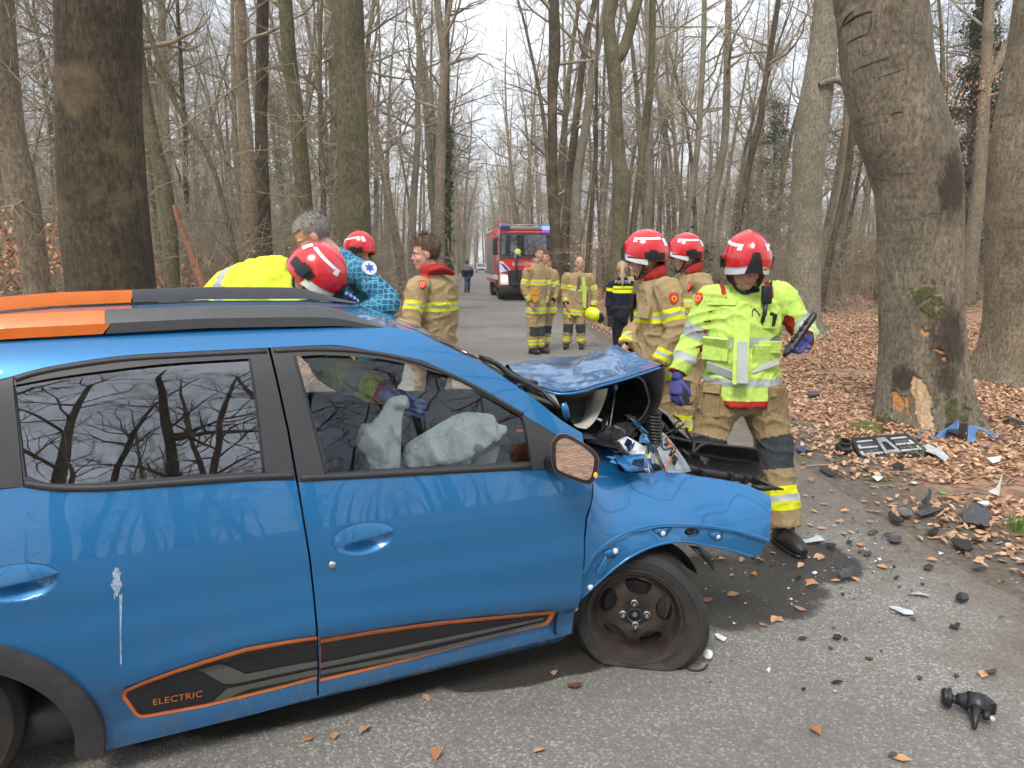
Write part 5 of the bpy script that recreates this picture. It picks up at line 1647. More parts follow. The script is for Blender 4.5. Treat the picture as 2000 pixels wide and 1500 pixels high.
V, F = loft([[cp(1277, 846, .26), cp(1282, 868, .23), cp(1290, 890, .19), cp(1304, 922, .13)], [cp(1290, 843, .30), cp(1300, 868, .26), cp(1316, 892, .22), cp(1332, 922, .16)], [cp(1300, 848, .36), cp(1318, 870, .34), cp(1336, 894, .30), cp(1350, 920, .24)]], 4, .006, 2.0)
mb = MB(); mb.add(V, F); mb.mat(1); mb.add([(x + .01, y + .05, z - .01) for x, y, z in V], [tuple(reversed(f)) for f in F])
mb.build('headlamp', [CLEAR, pm('lamp_reflector', (.35, .37, .40), .25, .7, var=.3)], car)
# torn bumper hanging in front: black inside of the skin, cross beam and splayed end
bt = [cp(1305, 853, .50), cp(1345, 862, .50), cp(1400, 869, .48), cp(1450, 874, .45), cp(1478, 877, .42)]
b1 = [cp(1312, 872, .58), cp(1350, 882, .58), cp(1402, 890, .56), cp(1455, 896, .52), cp(1484, 898, .46)]
b2 = [cp(1322, 892, .52), cp(1355, 902, .52), cp(1406, 910, .50), cp(1460, 916, .46), cp(1490, 915, .42)]
b3 = [cp(1335, 908, .40), cp(1362, 916, .40), cp(1410, 925, .38), cp(1465, 934, .34), cp(1497, 932, .30)]
V, F = loft([bt, b1, b2, b3], 5, .008, 5.0); mb = MB(); mb.add(V, F); mb.add([(x + .012, y + .022, z) for x, y, z in V], [tuple(reversed(f)) for f in F]); bump_ = mb.build('bumper_skin', BLKD, car)
mb = MB(); mb.tube([Vector(p) for p in catmull(bt, 3)], .008, 8); mb.build('bumper_edge', BLKD, bump_)
mb = MB(); mb.tube([cp(1318, 905, .36), cp(1360, 920, .36), cp(1420, 930, .34), cp(1470, 936, .32), cp(1500, 945, .28)], [.018, .02, .02, .018, .01], 8)
for x in (1370, 1425, 1452, 1476): mb.box(cp(x, 926 + (x - 1370) * .1, .33), (.02, .05, .05), bev=.004)
mb.build('bumper_beam', BLKD, bump_)
for pts in ([(1470, 934, .30), (1490, 940, .26), (1508, 950, .22), (1516, 958, .2)], [(1468, 950, .24), (1492, 954, .21), (1516, 953, .19), (1530, 956, .18)]):
    mb = MB(); mb.tube([cp(*q) for q in pts], [.012, .014, .010, .004], 6); mb.build('bumper_shard', BLKD, bump_)
# far bumper half leaning against the mudguard
V, F = loft([[cp(1284, 798, .62), cp(1302, 812, .62), cp(1322, 838, .60), cp(1346, 858, .56)], [cp(1272, 812, .75), cp(1296, 832, .72), cp(1316, 852, .66), cp(1340, 866, .6)], [cp(1270, 838, .7), cp(1292, 850, .66), cp(1314, 862, .6), cp(1336, 872, .56)]], 5, .012, 9.0)
mb = MB(); mb.add(V, F); mb.build('bumper_grille_frame', BLKD, car)
mb = MB(); mb.tube([cp(1284, 797, .61), cp(1303, 811, .61), cp(1323, 838, .59), cp(1346, 858, .55)], .007, 8); mb.build('grille_frame_edge', STEEL, car)

# torn sheet metal, wiring and hoses spilling out of the bay
rw = random.Random(12)
for k, (x, y, v, s, mt) in enumerate(((1186, 846, .24, .05, BLKD), (1214, 838, .22, .04, STEEL), (1232, 870, .17, .05, INNERB), (1256, 858, .20, .06, PAINT), (1246, 906, .10, .05, INNERB), (1270, 896, .14, .05, STEEL), (1290, 838, .34, .06, BLKD), (1300, 872, .26, .05, BLKD), (1222, 912, .10, .04, PAINT), (1196, 898, .11, .04, PAINT), (1340, 886, .40, .05, BLKD), (1376, 900, .42, .05, BLKD), (1264, 918, .10, .035, CREAM), (1180, 826, .32, .05, BLKD), (1232, 818, .40, .05, STEEL), (1312, 902, .2, .05, BLKD))):
    c = Vector(cp(x, y, v)); m = rw.choice((6, 7, 8)); a0 = rw.uniform(0, 6); s *= .62
    ex = Vector((rw.uniform(-1, 1), rw.uniform(-.6, .2), rw.uniform(-1, 1))).normalized(); ey = ex.orthogonal().normalized()
    P = [c + (ex * math.cos(a0 + 6.283 * i / m) * rw.uniform(.5, 1.3) + ey * math.sin(a0 + 6.283 * i / m) * rw.uniform(.3, 1.0)) * s + Vector((rw.gauss(0, .008), rw.gauss(0, .008), rw.gauss(0, .008))) for i in range(m)]
    mb = MB(); nn = ex.cross(ey) * .004; mb.add(P + [p + nn for p in P] + [c + nn * 1.5], [tuple(range(m - 1, -1, -1))] + [(m + i, m + (i + 1) % m, 2 * m) for i in range(m)] + [(i, (i + 1) % m, m + (i + 1) % m, m + i) for i in range(m)])
    mb.build('torn_piece', mt, car, smooth=False)
WIRE = [BLKP_W for BLKP_W in (pm('black_wire', (.012, .012, .013), .5), pm('orange_high_voltage_cable', (.6, .16, .02), .5), pm('red_wire_loom', (.35, .03, .03), .5))]
for k in range(13):
    x, y, v = rw.uniform(1185, 1340), rw.uniform(828, 912), rw.uniform(.12, .34)
    P = [Vector(cp(x, y, v))]
    for j in range(5): P.append(P[-1] + Vector((rw.uniform(-.03, .06), rw.uniform(-.03, .04), rw.uniform(-.05, .03))))
    mb = MB(); mb.tube(P, rw.choice((.003, .004, .007)), 6, smooth=4); mb.build('wire', WIRE[1 if k == 3 else (2 if k == 7 else 0)], car)

# ---- door mirror
mp = cp(1124, 897, -.10)
m_w = from_car(mp)
tc = (Vector(CAM) - m_w).normalized(); tt = (Vector((7.5, -2.6, .15)) - m_w).normalized(); mn = (tc + tt).normalized()
def on_plane(x, y, P, n):
    d = Vector(ray(x, y)); C0 = Vector(CAM)
    return C0 + d * ((P - C0).dot(n) / d.dot(n))
mroot = empty('door_mirror', (0, 0, 0)); mroot.parent = fd
def mpoly(px, off): return [Vector(to_car(on_plane(x, y, m_w + mn * off, mn))) for x, y in px]
mnc = Vector(to_car(CAR_O + mn))
shell = smooth2([(1077, 866), (1090, 850), (1110, 849), (1140, 866), (1160, 880), (1169, 896), (1166, 926), (1156, 943), (1138, 943), (1092, 926), (1080, 912), (1077, 890), (1077, 866)], 3)[:-1]
glassp = smooth2([(1086, 866), (1096, 857), (1110, 857), (1140, 874), (1156, 888), (1161, 900), (1156, 928), (1149, 937), (1136, 936), (1096, 921), (1087, 912), (1085, 890), (1086, 866)], 3)[:-1]
vdir = Vector(mp - CAM_C).normalized()
mb = MB(); a0 = mpoly(shell, 0.0); cen = sum(a0, Vector()) / len(a0); n = len(a0)
rings = [a0] + [[cen + (p - cen) * s + vdir * d for p in a0] for s, d in ((1.025, .012), (1.0, .04), (.86, .075), (.55, .10), (.2, .11))]
V = [p for r in rings for p in r]
F = [(i * n + k, i * n + (k + 1) % n, (i + 1) * n + (k + 1) % n, (i + 1) * n + k) for i in range(5) for k in range(n)]; F.append(tuple(range(n * 5, n * 6)))
mb.add(V, F)
mb.build('mirror_shell', ORANGE, mroot)
mb = MB(); a1 = mpoly(shell, .004); g1 = mpoly(glassp, .006); g1b = mpoly(glassp, -.004)
sh2 = [cen + (p - cen) * 1.0 for p in a1]
idx = list(range(n))
mb.add(sh2 + g1, [(k, (k + 1) % n, n + (k + 1) % n, n + k) for k in idx]) ; mb.build('mirror_rim', BLKD, mroot)
mb = MB(); gg = mpoly(glassp, .0062); cg = sum(gg, Vector()) / len(gg)
gg = [cg + (p - cg) * .985 for p in gg]
mb.add(gg, [tuple(range(len(gg)))]); mb.build('mirror_glass', MIRROR, mroot, smooth=False)
mb = MB(); mb.tube([cp(1072, 905, .045), cp(1085, 904, -.02), cp(1100, 900, -.08)], (.022, .03), 10); mb.build('mirror_foot', BLKD, mroot)
ind = emit('amber_indicator', (1.0, .30, .02), .5); mb = MB(); mb.ell(cp(1163, 928, -.11), (.007, .008, .011)); mb.build('indicator_lamp', ind, mroot)

# ---- cabin
mb = MB(); mb.box((-1.45, .79, .20), (2.5, 1.28, .10)); mb.box((-.30, .79, .45), (.14, 1.25, .6)); mb.box((-2.6, .79, .6), (.4, 1.2, .7), bev=.03); mb.build('floor_pan', CABIN, car)
mb = MB(); V = []
for j in range(13):
    v = .17 + 1.24 * j / 12
    for (u, z) in ((-.62, .62), (-.66, .80), (-.64, .92), (-.55, .965), (-.30, .97), (-.12, .95)): V.append((u + .02 * math.sin(j), v, z))
mb.add(V, [(j * 6 + i, j * 6 + i + 1, (j + 1) * 6 + i + 1, (j + 1) * 6 + i) for j in range(12) for i in range(5)]); mb.build('dashboard', CABIN, car)
def seat(u, v):
    r = empty('front_seat', (u, v, .3)); r.parent = car
    mb = MB(); mb.box((.05, 0, .14), (.50, .48, .16), bev=.05); mb.build('seat_cushion', SEATF, r)
    mb = MB(); mb.tube([(-.17, 0, .16), (-.24, 0, .40), (-.31, 0, .66), (-.33, 0, .74)], [(.24, .07), (.24, .07), (.22, .06), (.15, .05)], 16, side=(0, 1, 0)); mb.build('backrest', SEATF, r)
    mb = MB(); mb.box((-.36, 0, .87), (.09, .26, .16), Matrix.Rotation(R(-12), 3, 'Y'), .035); mb.build('headrest', SEATF, r)
seat(-1.12, .45); seat(-1.12, 1.13)
mb = MB(); mb.box((-1.98, .79, .44), (.48, 1.18, .18), bev=.05); mb.tube([(-2.22, .79, .48), (-2.30, .79, .75), (-2.38, .79, 1.02)], [(.58, .08), (.58, .07), (.56, .05)], 16, side=(0, 1, 0)); mb.build('rear_bench', SEATF, car)
def bag(name, outline, v0, bulge, seed, parent=car):
    """limp cloth bag: two crumpled faces closed along the outline"""
    pl = smooth2(outline + [outline[0]], 3)[:-1]
    loc2 = [tuple(cp(x, y, v0)[[0, 2]]) for x, y in pl]
    P, F = cdt_fill(dens(loc2, .012), [], .013)
    B = np.array(dens(loc2, .012))
    V = []
    for sgn in (-1, 1):
        for u, z in P:
            d = math.sqrt(((B[:, 0] - u) ** 2 + (B[:, 1] - z) ** 2).min())
            b = bulge * (1 - math.exp(-d / .045))
            wx, wz = noise.noise((u * 6, z * 6, seed)) * .9, noise.noise((u * 6, z * 6, seed + 5)) * .9
            w = noise.noise((u * 7 + seed, z * 7, sgn)) * .030 - (1 - abs(noise.noise((u * 7 + wx, z * 5 + wz + seed, 2.)))) ** 6 * .034 + (1 - abs(noise.noise((u * 15 + wx, z * 12 + wz, seed + 2.)))) ** 7 * .014
            V.append((u, v0 + sgn * b + w * (1 if sgn < 0 else .3) * min(1, d / .03), z))
    n = len(P); Fa = list(F) + [tuple(i + n for i in reversed(f)) for f in F]
    mb = MB(); mb.add(V, Fa)
    o = mb.build(name, AIRBAG, parent)
    bm = bmesh.new(); bm.from_mesh(o.data); bmesh.ops.remove_doubles(bm, verts=bm.verts, dist=.0005); bmesh.ops.recalc_face_normals(bm, faces=bm.faces); bm.to_mesh(o.data); bm.free()
    return o
k7 = lambda L: [(560 + x / 3.226, 680 + y / 3.226) for x, y in L]
bag('side_airbag', k7([(435, 590), (470, 482), (530, 470), (585, 410), (640, 322), (700, 300), (758, 302), (772, 372), (735, 400), (722, 560), (718, 690), (700, 830), (600, 860), (515, 800), (500, 690), (450, 640)]), .27, .06, 1.0)
bag('steering_wheel_airbag', k7([(690, 840), (735, 640), (800, 572), (900, 512), (1000, 452), (1110, 405), (1220, 408), (1300, 422), (1332, 475), (1385, 492), (1385, 535), (1352, 575), (1312, 705), (1200, 800), (900, 840)]), .34, .09, 4.0)
vh = cp(936, 878, .235); mb = MB(); mb.lathe([(.0001, -.012), (.016, -.012), (.019, -.006), (.019, .03)], vh, (0.1, 1, 0), 18); mb.build('airbag_vent', pm('grey_vent_patch', (.30, .33, .31), .9), car)
mb = MB(); sw = cp(950, 880, .50); A0 = Vector((-.85, 0, .45)).normalized()
pts = [Vector(sw) + (Vector((0, 1, 0)) * math.cos(a) + Vector((.45, 0, .85)).normalized() * math.sin(a)) * .18 + Vector((.05, 0, 0)) for a in np.linspace(0, 2 * math.pi, 33)]
mb.tube(pts, .015, 8, cap=False); mb.build('steering_wheel', CABIN, car)
mb = MB(); mb.box(cp(1012, 862, .35), (.03, .02, .10), Matrix.Rotation(R(12), 3, 'Y'), .004); mb.build('cabin_trim_accent', ORANGE, car)

# ---- far flank: the same bodywork mirrored across the centre line
def mirror_part(o, skip=(), parent=car):
    c = o.copy(); COL.objects.link(c); c.parent = parent
    if parent is car:
        c.scale = (1, -1, 1); c.location = (0, 1.58, ROLL * .6 if 'wheel' not in c.name else 0)
    for ch in list(o.children):
        if not any(ch.name.startswith(s) for s in skip): mirror_part(ch, skip, c)
    return c
for o in list(car.children):
    nm = o.name.split('.')[0]
    if nm in ('rear_door', 'front_door', 'rear_quarter_panel', 'rear_pillar_trim', 'roof_side', 'sill', 'arch_cladding', 'rear_wheel', 'front_wing'):
        skip = ('dried_splash', 'lettering', 'window_glass', 'door_mirror', 'door_lock') if nm == 'front_door' else ('dried_splash', 'lettering', 'clip')
        mirror_part(o, skip)
tl = MB(); V = []
for i in range(9):
    z = .32 + i / 8 * 1.0
    for j in range(13):
        w = j / 12 * 2 - 1; V.append((-2.95 - .05 * (1 - w * w) + .28 * max(0, z - 1.0), .79 + w * (.70 - .3 * max(0, z - .95)), z))
tl.add(V, [(i * 13 + j, i * 13 + j + 1, (i + 1) * 13 + j + 1, (i + 1) * 13 + j) for i in range(8) for j in range(12)]); tl.build('tailgate', PAINT, car)
# ================================================================== people
from mathutils.bvhtree import BVHTree
def m_cloth(name, base, var=.14, fold=.5, rough=.88, weave=420):
    m, t, b = _nodes(name)
    v = coord(t)
    n = tex(t, 6, 6, .6, v); n2 = tex(t, weave, 2, .5, v); n3 = tex(t, 15, 4, .6, coord(t, scale=(1, 1, .45)))
    c = ramp(t, n.outputs['Fac'], [(.3, [q * (1 - var) for q in base]), (.7, [min(1, q * (1 + var)) for q in base])])
    t.links.new(c, b.inputs['Base Color'])
    b.inputs['Roughness'].default_value = rough; b.inputs['Specular IOR Level'].default_value = .2
    h = math_n(t, 'ADD', math_n(t, 'ADD', n3.outputs['Fac'], math_n(t, 'MULTIPLY', n.outputs['Fac'], .7)), math_n(t, 'MULTIPLY', n2.outputs['Fac'], .03))
    bump(t, b, h, fold, .045)
    return m
TAN = m_cloth('tan_turnout_cloth', (.37, .27, .14))
TAN2 = m_cloth('dull_tan_trouser_cloth', (.31, .225, .115))
LIME = m_cloth('lime_hi_vis_cloth', (.55, .77, .15), .10)
YEL = m_cloth('yellow_hi_vis_cloth', (.70, .86, .06), .08)
YTAPE = m_cloth('fluorescent_yellow_tape', (.72, .72, .02), .08, .15)
SILV = m_cloth('silver_reflective_tape', (.42, .45, .43), .10, .15, .5)
REDC = m_cloth('red_cloth', (.42, .035, .03))
DARKC = m_cloth('black_cloth', (.018, .018, .020), .3)
GREYC = m_cloth('grey_knee_patch', (.045, .052, .06), .25)
NAVY = m_cloth('navy_uniform_cloth', (.012, .014, .026), .3)
JEANS = m_cloth('blue_jeans', (.045, .085, .17))
GREYJ = m_cloth('grey_jacket_cloth', (.16, .155, .18))
TEAL = m_cloth('teal_jersey', (.10, .42, .45))
def m_hex():
    m, t, b = _nodes('hexagon_print_sleeve')
    v = coord(t)
    vo = N(t, 'ShaderNodeTexVoronoi', feature='DISTANCE_TO_EDGE'); vo.inputs['Scale'].default_value = 34; vo.inputs['Randomness'].default_value = .35
    t.links.new(v, vo.inputs['Vector'])
    n = tex(t, 5, 3, .5, v)
    cell = ramp(t, n.outputs['Fac'], [(.35, (.012, .065, .17)), (.65, (.018, .15, .28))])
    c = mixc(t, ramp(t, vo.outputs['Distance'], [(.05, 1.0), (.09, 0.0)]), cell, (.10, .38, .48))
    t.links.new(c, b.inputs['Base Color']); b.inputs['Roughness'].default_value = .8
    bump(t, b, tex(t, 12, 4, .6, v).outputs['Fac'], .35, .04)
    return m
HEX = m_hex()
def m_skin(name, c):
    m, t, b = _nodes(name)
    v = coord(t); n = tex(t, 22, 5, .6, v)
    t.links.new(ramp(t, n.outputs['Fac'], [(.3, [c[0] * .86, c[1] * .74, c[2] * .70]), (.7, c)]), b.inputs['Base Color'])
    b.inputs['Roughness'].default_value = .55
    b.inputs['Subsurface Weight'].default_value = .12; b.inputs['Subsurface Radius'].default_value = (.012, .005, .003)
    bump(t, b, tex(t, 160, 3, .6, v).outputs['Fac'], .15, .002)
    return m
SKIN = m_skin('skin', (.62, .36, .26)); SKIN2 = m_skin('pinkish_skin', (.64, .35, .27))
def m_hair(name, lo, hi):
    m, t, b = _nodes(name)
    v = coord(t, scale=(70, 18, 70)); n = tex(t, 2.5, 5, .7, v)
    t.links.new(ramp(t, n.outputs['Fac'], [(.3, lo), (.7, hi)]), b.inputs['Base Color']); b.inputs['Roughness'].default_value = .6
    bump(t, b, n.outputs['Fac'], .8, .01)
    return m
HAIR_BR = m_hair('brown_hair', (.05, .03, .017), (.17, .105, .055)); HAIR_GR = m_hair('grey_hair', (.14, .125, .11), (.36, .33, .30)); HAIR_BL = m_hair('blonde_hair', (.35, .24, .12), (.66, .50, .30))
LIPM = pm('lips', (.42, .17, .13), .5); EYEW = pm('eye_white', (.7, .68, .66), .3); EYED = pm('iris', (.03, .022, .018), .2); BROW = pm('brow_hair', (.07, .045, .03), .8)
BOOT = pm('black_boot_leather', (.018, .017, .017), .5, var=.35, bmp=.3, bscale=60, dirt=(.09, .08, .065, .35))
HELM = pm('red_helmet_shell', (.62, .012, .018), .22, var=.06, coat=.8)
HELMY = pm('yellow_helmet_shell', (.72, .82, .02), .25, var=.05, coat=.6)
REFL = pm('white_reflective_sticker', (.72, .74, .76), .4, var=.05)
GLOVEB = m_cloth('lavender_blue_glove', (.10, .10, .30)); GLOVEO = m_cloth('orange_work_glove', (.62, .28, .03)); NITRILE = pm('blue_nitrile_glove', (.18, .24, .62), .45, var=.15)
BLKP = pm('black_radio_plastic', (.014, .014, .016), .4, var=.2)

def remesh(V_mb, voxel, smooth=3, name='tmp'):
    me = mesh_from(name, V_mb.V, V_mb.F)
    o = bpy.data.objects.new(name, me)
    bm = bmesh.new(); bm.from_mesh(me); bmesh.ops.recalc_face_normals(bm, faces=bm.faces); bm.to_mesh(me); bm.free()
    r = o.modifiers.new('r', 'REMESH'); r.mode = 'VOXEL'; r.voxel_size = voxel
    s = o.modifiers.new('s', 'SMOOTH'); s.iterations = smooth; s.factor = .5
    out = evaluated_mesh(o); bpy.data.meshes.remove(me)
    return out

def seg_param(P, A, B):
    AB = B - A; L2 = (AB ** 2).sum() + 1e-9
    t = ((P - A) @ AB) / L2
    d = np.linalg.norm(P - (A + np.clip(t, 0, 1)[:, None] * AB), axis=1)
    return t, d

def dress(name, mb, voxel, limbs, stripes, mats, parent, rule=None, wrinkle=.006, seed=0.0):
    """one garment: closed shapes fused into one cloth surface, cut cleanly along its tapes"""
    me = remesh(mb, voxel)
    bm = bmesh.new(); bm.from_mesh(me)
    for v in bm.verts:
        q = v.co + Vector((seed, 0, 0))
        n1 = noise.noise(Vector((q.x * 6, q.y * 6, q.z * 8.5)) + Vector((noise.noise(q * 3), noise.noise(q * 3 + Vector((7, 0, 0))), noise.noise(q * 3.4 + Vector((0, 5, 0))))) * 1.2)
        n2 = noise.noise(Vector((q.x * 11, q.y * 11, q.z * 15)) + Vector((3, 1, 8)))
        w = (1 - abs(n1)) ** 7 * 1.7 + (1 - abs(n2)) ** 8 * .7 + noise.noise(q * 4) * .9 - .5
        v.co += v.normal * w * wrinkle
    keys = list(limbs)
    lay = bm.faces.layers.int.new('limb')
    bm.faces.ensure_lookup_table()
    C = np.array([f.calc_center_median()[:] for f in bm.faces])
    best = np.full(len(C), 9e9); who = np.zeros(len(C), dtype=int)
    for i, k in enumerate(keys):
        A, B, r = limbs[k]; t, d = seg_param(C, np.array(A), np.array(B)); d = d / r
        w = d < best; best[w] = d[w]; who[w] = i
    for f, i in zip(bm.faces, who): f[lay] = int(i)
    for (k, t0, t1, mi) in stripes:
        A, B, r = limbs[k]; A, B = Vector(A), Vector(B); ki = keys.index(k)
        for t in (t0, t1):
            fs = [f for f in bm.faces if f[lay] == ki]
            es = {e for f in fs for e in f.edges}; vs_ = {v for f in fs for v in f.verts}
            bmesh.ops.bisect_plane(bm, geom=list(vs_) + list(es) + fs, dist=1e-5, plane_co=A + (B - A) * t, plane_no=(B - A))
    bm.faces.ensure_lookup_table()
    C = np.array([f.calc_center_median()[:] for f in bm.faces])
    who = np.array([f[lay] for f in bm.faces]); T = np.zeros(len(C))
    for i, k in enumerate(keys):
        A, B, r = limbs[k]; t, d = seg_param(C, np.array(A), np.array(B)); T[who == i] = t[who == i]
    for f, i, t, c in zip(bm.faces, who, T, C):
        f.smooth = True
        mi = 0
        for (k, t0, t1, m_) in stripes:
            if keys[i] == k and t0 <= t <= t1: mi = m_
        if rule:
            q = rule(keys[i], t, Vector(c), f.normal, mi)
            if q is not None: mi = q
        f.material_index = mi
    me.materials.clear()
    for m in mats: me.materials.append(m)
    bm.to_mesh(me); bm.free()
    me.name = name
    return obj_from(name, me, parent)

def head_mat(pos, face, up):
    """matrix: local +Y = where the face points, +Z = crown"""
    y = Vector(face).normalized(); z = Vector(up); z = (z - y * z.dot(y)).normalized(); x = y.cross(z)
    M = Matrix((x, y, z)).transposed().to_4x4(); M.translation = pos
    return M

def helmet(M, parent, shell_mat=HELM, visor=True, name='helmet', strap=True, face_gap=0):
    hr = empty(name, (0, 0, 0)); hr.parent = parent
    def pt(phi, t, off=0.0):
        ph = R(phi); s = (1 - math.cos(ph)) / 2
        e_r = -4 - 14 * math.sin(min(math.pi, abs(ph))) - 26 * s
        e = R(90 - t * (90 - e_r))
        cr = 1 + .035 * math.exp(-(math.sin(ph) * math.cos(e) / .16) ** 2) * (1 if t < .85 else .3) + .045 * sstep(.9, 1.0, t)
        rx, ry, rz = .131, .160, .160
        p = Vector((rx * math.cos(e) * math.sin(ph), ry * math.cos(e) * math.cos(ph), rz * math.sin(e))) * cr
        n = p.normalized()
        return Vector((0, -.012, .046)) + p + n * off
    def patch(p0, p1, t0, t1, off, mat, nm, n=12, m=6, taper=None):
        mb = MB(); V = []
        for j in range(m + 1):
            t = t0 + (t1 - t0) * j / m; k = 1 if taper is None else taper[0] + (taper[1] - taper[0]) * j / m
            c = (p0 + p1) / 2; h = (p1 - p0) / 2 * k
            for i in range(n + 1): V.append(M @ pt(c - h + 2 * h * i / n, t, off))
        mb.add(V, [(j * (n + 1) + i, j * (n + 1) + i + 1, (j + 1) * (n + 1) + i + 1, (j + 1) * (n + 1) + i) for j in range(m) for i in range(n)])
        return mb.build(nm, mat, hr)
    mb = MB(); n, m = 56, 22; V = []
    for j in range(m + 1):
        for i in range(n): V.append(M @ pt(360 * i / n, max(j / m, .002)))
    F = [(j * n + i, j * n + (i + 1) % n, (j + 1) * n + (i + 1) % n, (j + 1) * n + i) for j in range(m) for i in range(n)] + [tuple(range(n))]
    V += [M @ (pt(360 * i / n, 1.0) * .93 + Vector((0, 0, .004))) for i in range(n)]
    F += [(m * n + i, m * n + (i + 1) % n, (m + 1) * n + (i + 1) % n, (m + 1) * n + i) for i in range(n)]
    mb.add(V, F); mb.build('shell', shell_mat, hr)
    patch(-78, 78, .86, 1.0, .004, REFL, 'rim_band', 30, 3)
    patch(-70, 70, .55, .86, .007, shell_mat, 'visor_cover', 30, 5, (.86, 1.05))
    patch(-17, 17, .62, 1.0, .014, BLKP, 'front_badge', 10, 6, (.55, 1.25))
    for s in (-1, 1):
        patch(s * 46 - 7, s * 46 + 7, .42, .64, .003, REFL, 'reflective_sticker', 6, 6)
        patch(s * 90 - 36, s * 90 + 36, .42, .48, .003, REFL, 'reflective_sticker', 14, 3)
        patch(s * 137 - 7, s * 137 + 7, .46, .62, .003, REFL, 'reflective_sticker', 6, 4)
        patch(s * 98 - 26, s * 98 + 26, .74, .88, .010, BLKP, 'side_rail', 12, 3)
        patch(s * 92 - 9, s * 92 + 9, .70, .90, .018, BLKP, 'visor_pivot', 5, 3)
    if strap:
        for s in (-1, 1):
            mb = MB(); mb.tube([M @ Vector(q) for q in ((s * .095, .035, -.005), (s * .088, .045, -.05), (s * .06, .065, -.10), (s * .02, .075, -.125), (0, .078, -.127))], (.009, .003), 8, smooth=3); mb.build('chin_strap', BLKP, hr)
            mb = MB(); mb.tube([M @ Vector(q) for q in ((s * .092, -.05, -.035), (s * .090, 0, -.075), (s * .075, .05, -.085))], (.008, .003), 8, smooth=3); mb.build('chin_strap', BLKP, hr)
    return hr

def hair_cap(M, mat, parent, style='short', seed=0):
    mb = MB(); n, m = 40, 22; V = []; keep = []
    for j in range(m + 1):
        th = math.pi * j / m * .86
        for i in range(n):
            ph = 2 * math.pi * i / n
            d = Vector((math.sin(th) * math.sin(ph), math.sin(th) * math.cos(ph), math.cos(th)))
            r = 1.07 + .05 * noise.noise(d * 5 + Vector((seed, 0, 0))) + .03 * noise.noise(d * 16)
            if style == 'tousled': r += .12 * max(0, d.z) * max(0, d.y + .5) + .16 * max(0, d.z) * abs(noise.noise(d * 9))
            p = Vector((.080 * d.x, .102 * d.y, .092 * d.z)) * r + Vector((0, -.012, .038))
            V.append(p)
    def ok(p):
        hl = .062 if p.y > .045 else (.030 if p.y > .012 else (-.012 if p.y > -.02 else -.085))
        return p.z > hl
    F = []
    for j in range(m):
        for i in range(n):
            q = (j * n + i, j * n + (i + 1) % n, (j + 1) * n + (i + 1) % n, (j + 1) * n + i)
            if all(ok(V[k]) for k in q): F.append(q)
    mb.add([M @ p for p in V], F + [tuple(range(n))])
    o = mb.build('hair', mat, parent)
    rh = random.Random(seed * 3 + 1); sb = MB(); used_ = [k for f in F for k in f]
    for _ in range(420):
        p = V[rh.choice(used_)]; d = (p - Vector((0, -.012, .03))).normalized()
        flow = Vector((rh.gauss(0, .5), -.5 if style != 'tousled' else rh.gauss(.25, .6), rh.gauss(0 if style != 'tousled' else .35, .4)))
        k = .022 if style == 'short' else (.034 if style == 'tousled' else .018)
        q1 = p + (d * .5 + flow * .6) * k * .5; q2 = q1 + (d * .15 + flow * .9) * k * .7
        sb.tube([M @ (p - d * .004), M @ q1, M @ q2], [.0022, .0018, .0006], 3)
    sb.build('hair_strands', mat, o)
    if style == 'ponytail':
        mb = MB(); mb.tube([M @ Vector(q) for q in ((0, -.10, .06), (0, -.135, .05), (.004, -.15, -.02), (.008, -.15, -.12), (.012, -.14, -.22), (.012, -.13, -.28))], [.022, .026, .032, .030, .020, .006], 12, smooth=4); mb.build('ponytail', mat, parent)
    return o

def fingers(mb, wr, d, nrm, thumb_side, curl=.5, s=1.0, r=.0085):
    """palm and five fingers: wr wrist, d pointing direction, nrm palm normal, thumb_side +1/-1 along d x nrm"""
    d = Vector(d).normalized(); nrm = Vector(nrm); nrm = (nrm - d * nrm.dot(d)).normalized(); x = d.cross(nrm) * thumb_side
    for k, (off, L) in enumerate(((.030, .072), (.010, .080), (-.010, .074), (-.030, .060))):
        b = Vector(wr) + d * .085 * s + x * off * s * .95
        pts = [b - d * .02]; dd = d + x * off * 1.6; dd.normalize()
        for j in range(3):
            a = curl * (.35 + .45 * j)
            q = dd * math.cos(a) + nrm * math.sin(a)
            pts.append(pts[-1] + q * L * s * (.45, .33, .27)[j] + (d * .02 if j == 0 else Vector()))
        mb.tube(pts, [r * 1.1, r * 1.05, r, r * .8], 8, smooth=2); mb.ell(pts[-1], (r * .8,) * 3, seg=8, rings=5)
    b = Vector(wr) + d * .025 * s + x * .032 * s
    p1 = b + (d * .55 + x * .6 + nrm * .3 * curl).normalized() * .042 * s; p2 = p1 + (d * .85 + x * .25 + nrm * .6 * curl).normalized() * .030 * s; p3 = p2 + (d * .9 + nrm * .6 * curl).normalized() * .024 * s
    mb.tube([b - x * .012, b, p1, p2, p3], [r * 1.4, r * 1.4, r * 1.25, r * 1.1, r * .8], 8, smooth=2)

def palm(mb, wr, d, nrm, s=1.0, k=1.0):
    d = Vector(d).normalized(); nrm = Vector(nrm); nrm = (nrm - d * nrm.dot(d)).normalized(); x = d.cross(nrm)
    wr = Vector(wr)
    mb.tube([wr - d * .03, wr, wr + d * .03 * s, wr + d * .07 * s, wr + d * .095 * s], [(.026 * k, .020 * k), (.028 * k, .019 * k), (.038 * k, .017 * k), (.042 * k, .015 * k), (.036 * k, .011 * k)], 14, side=x, smooth=2)

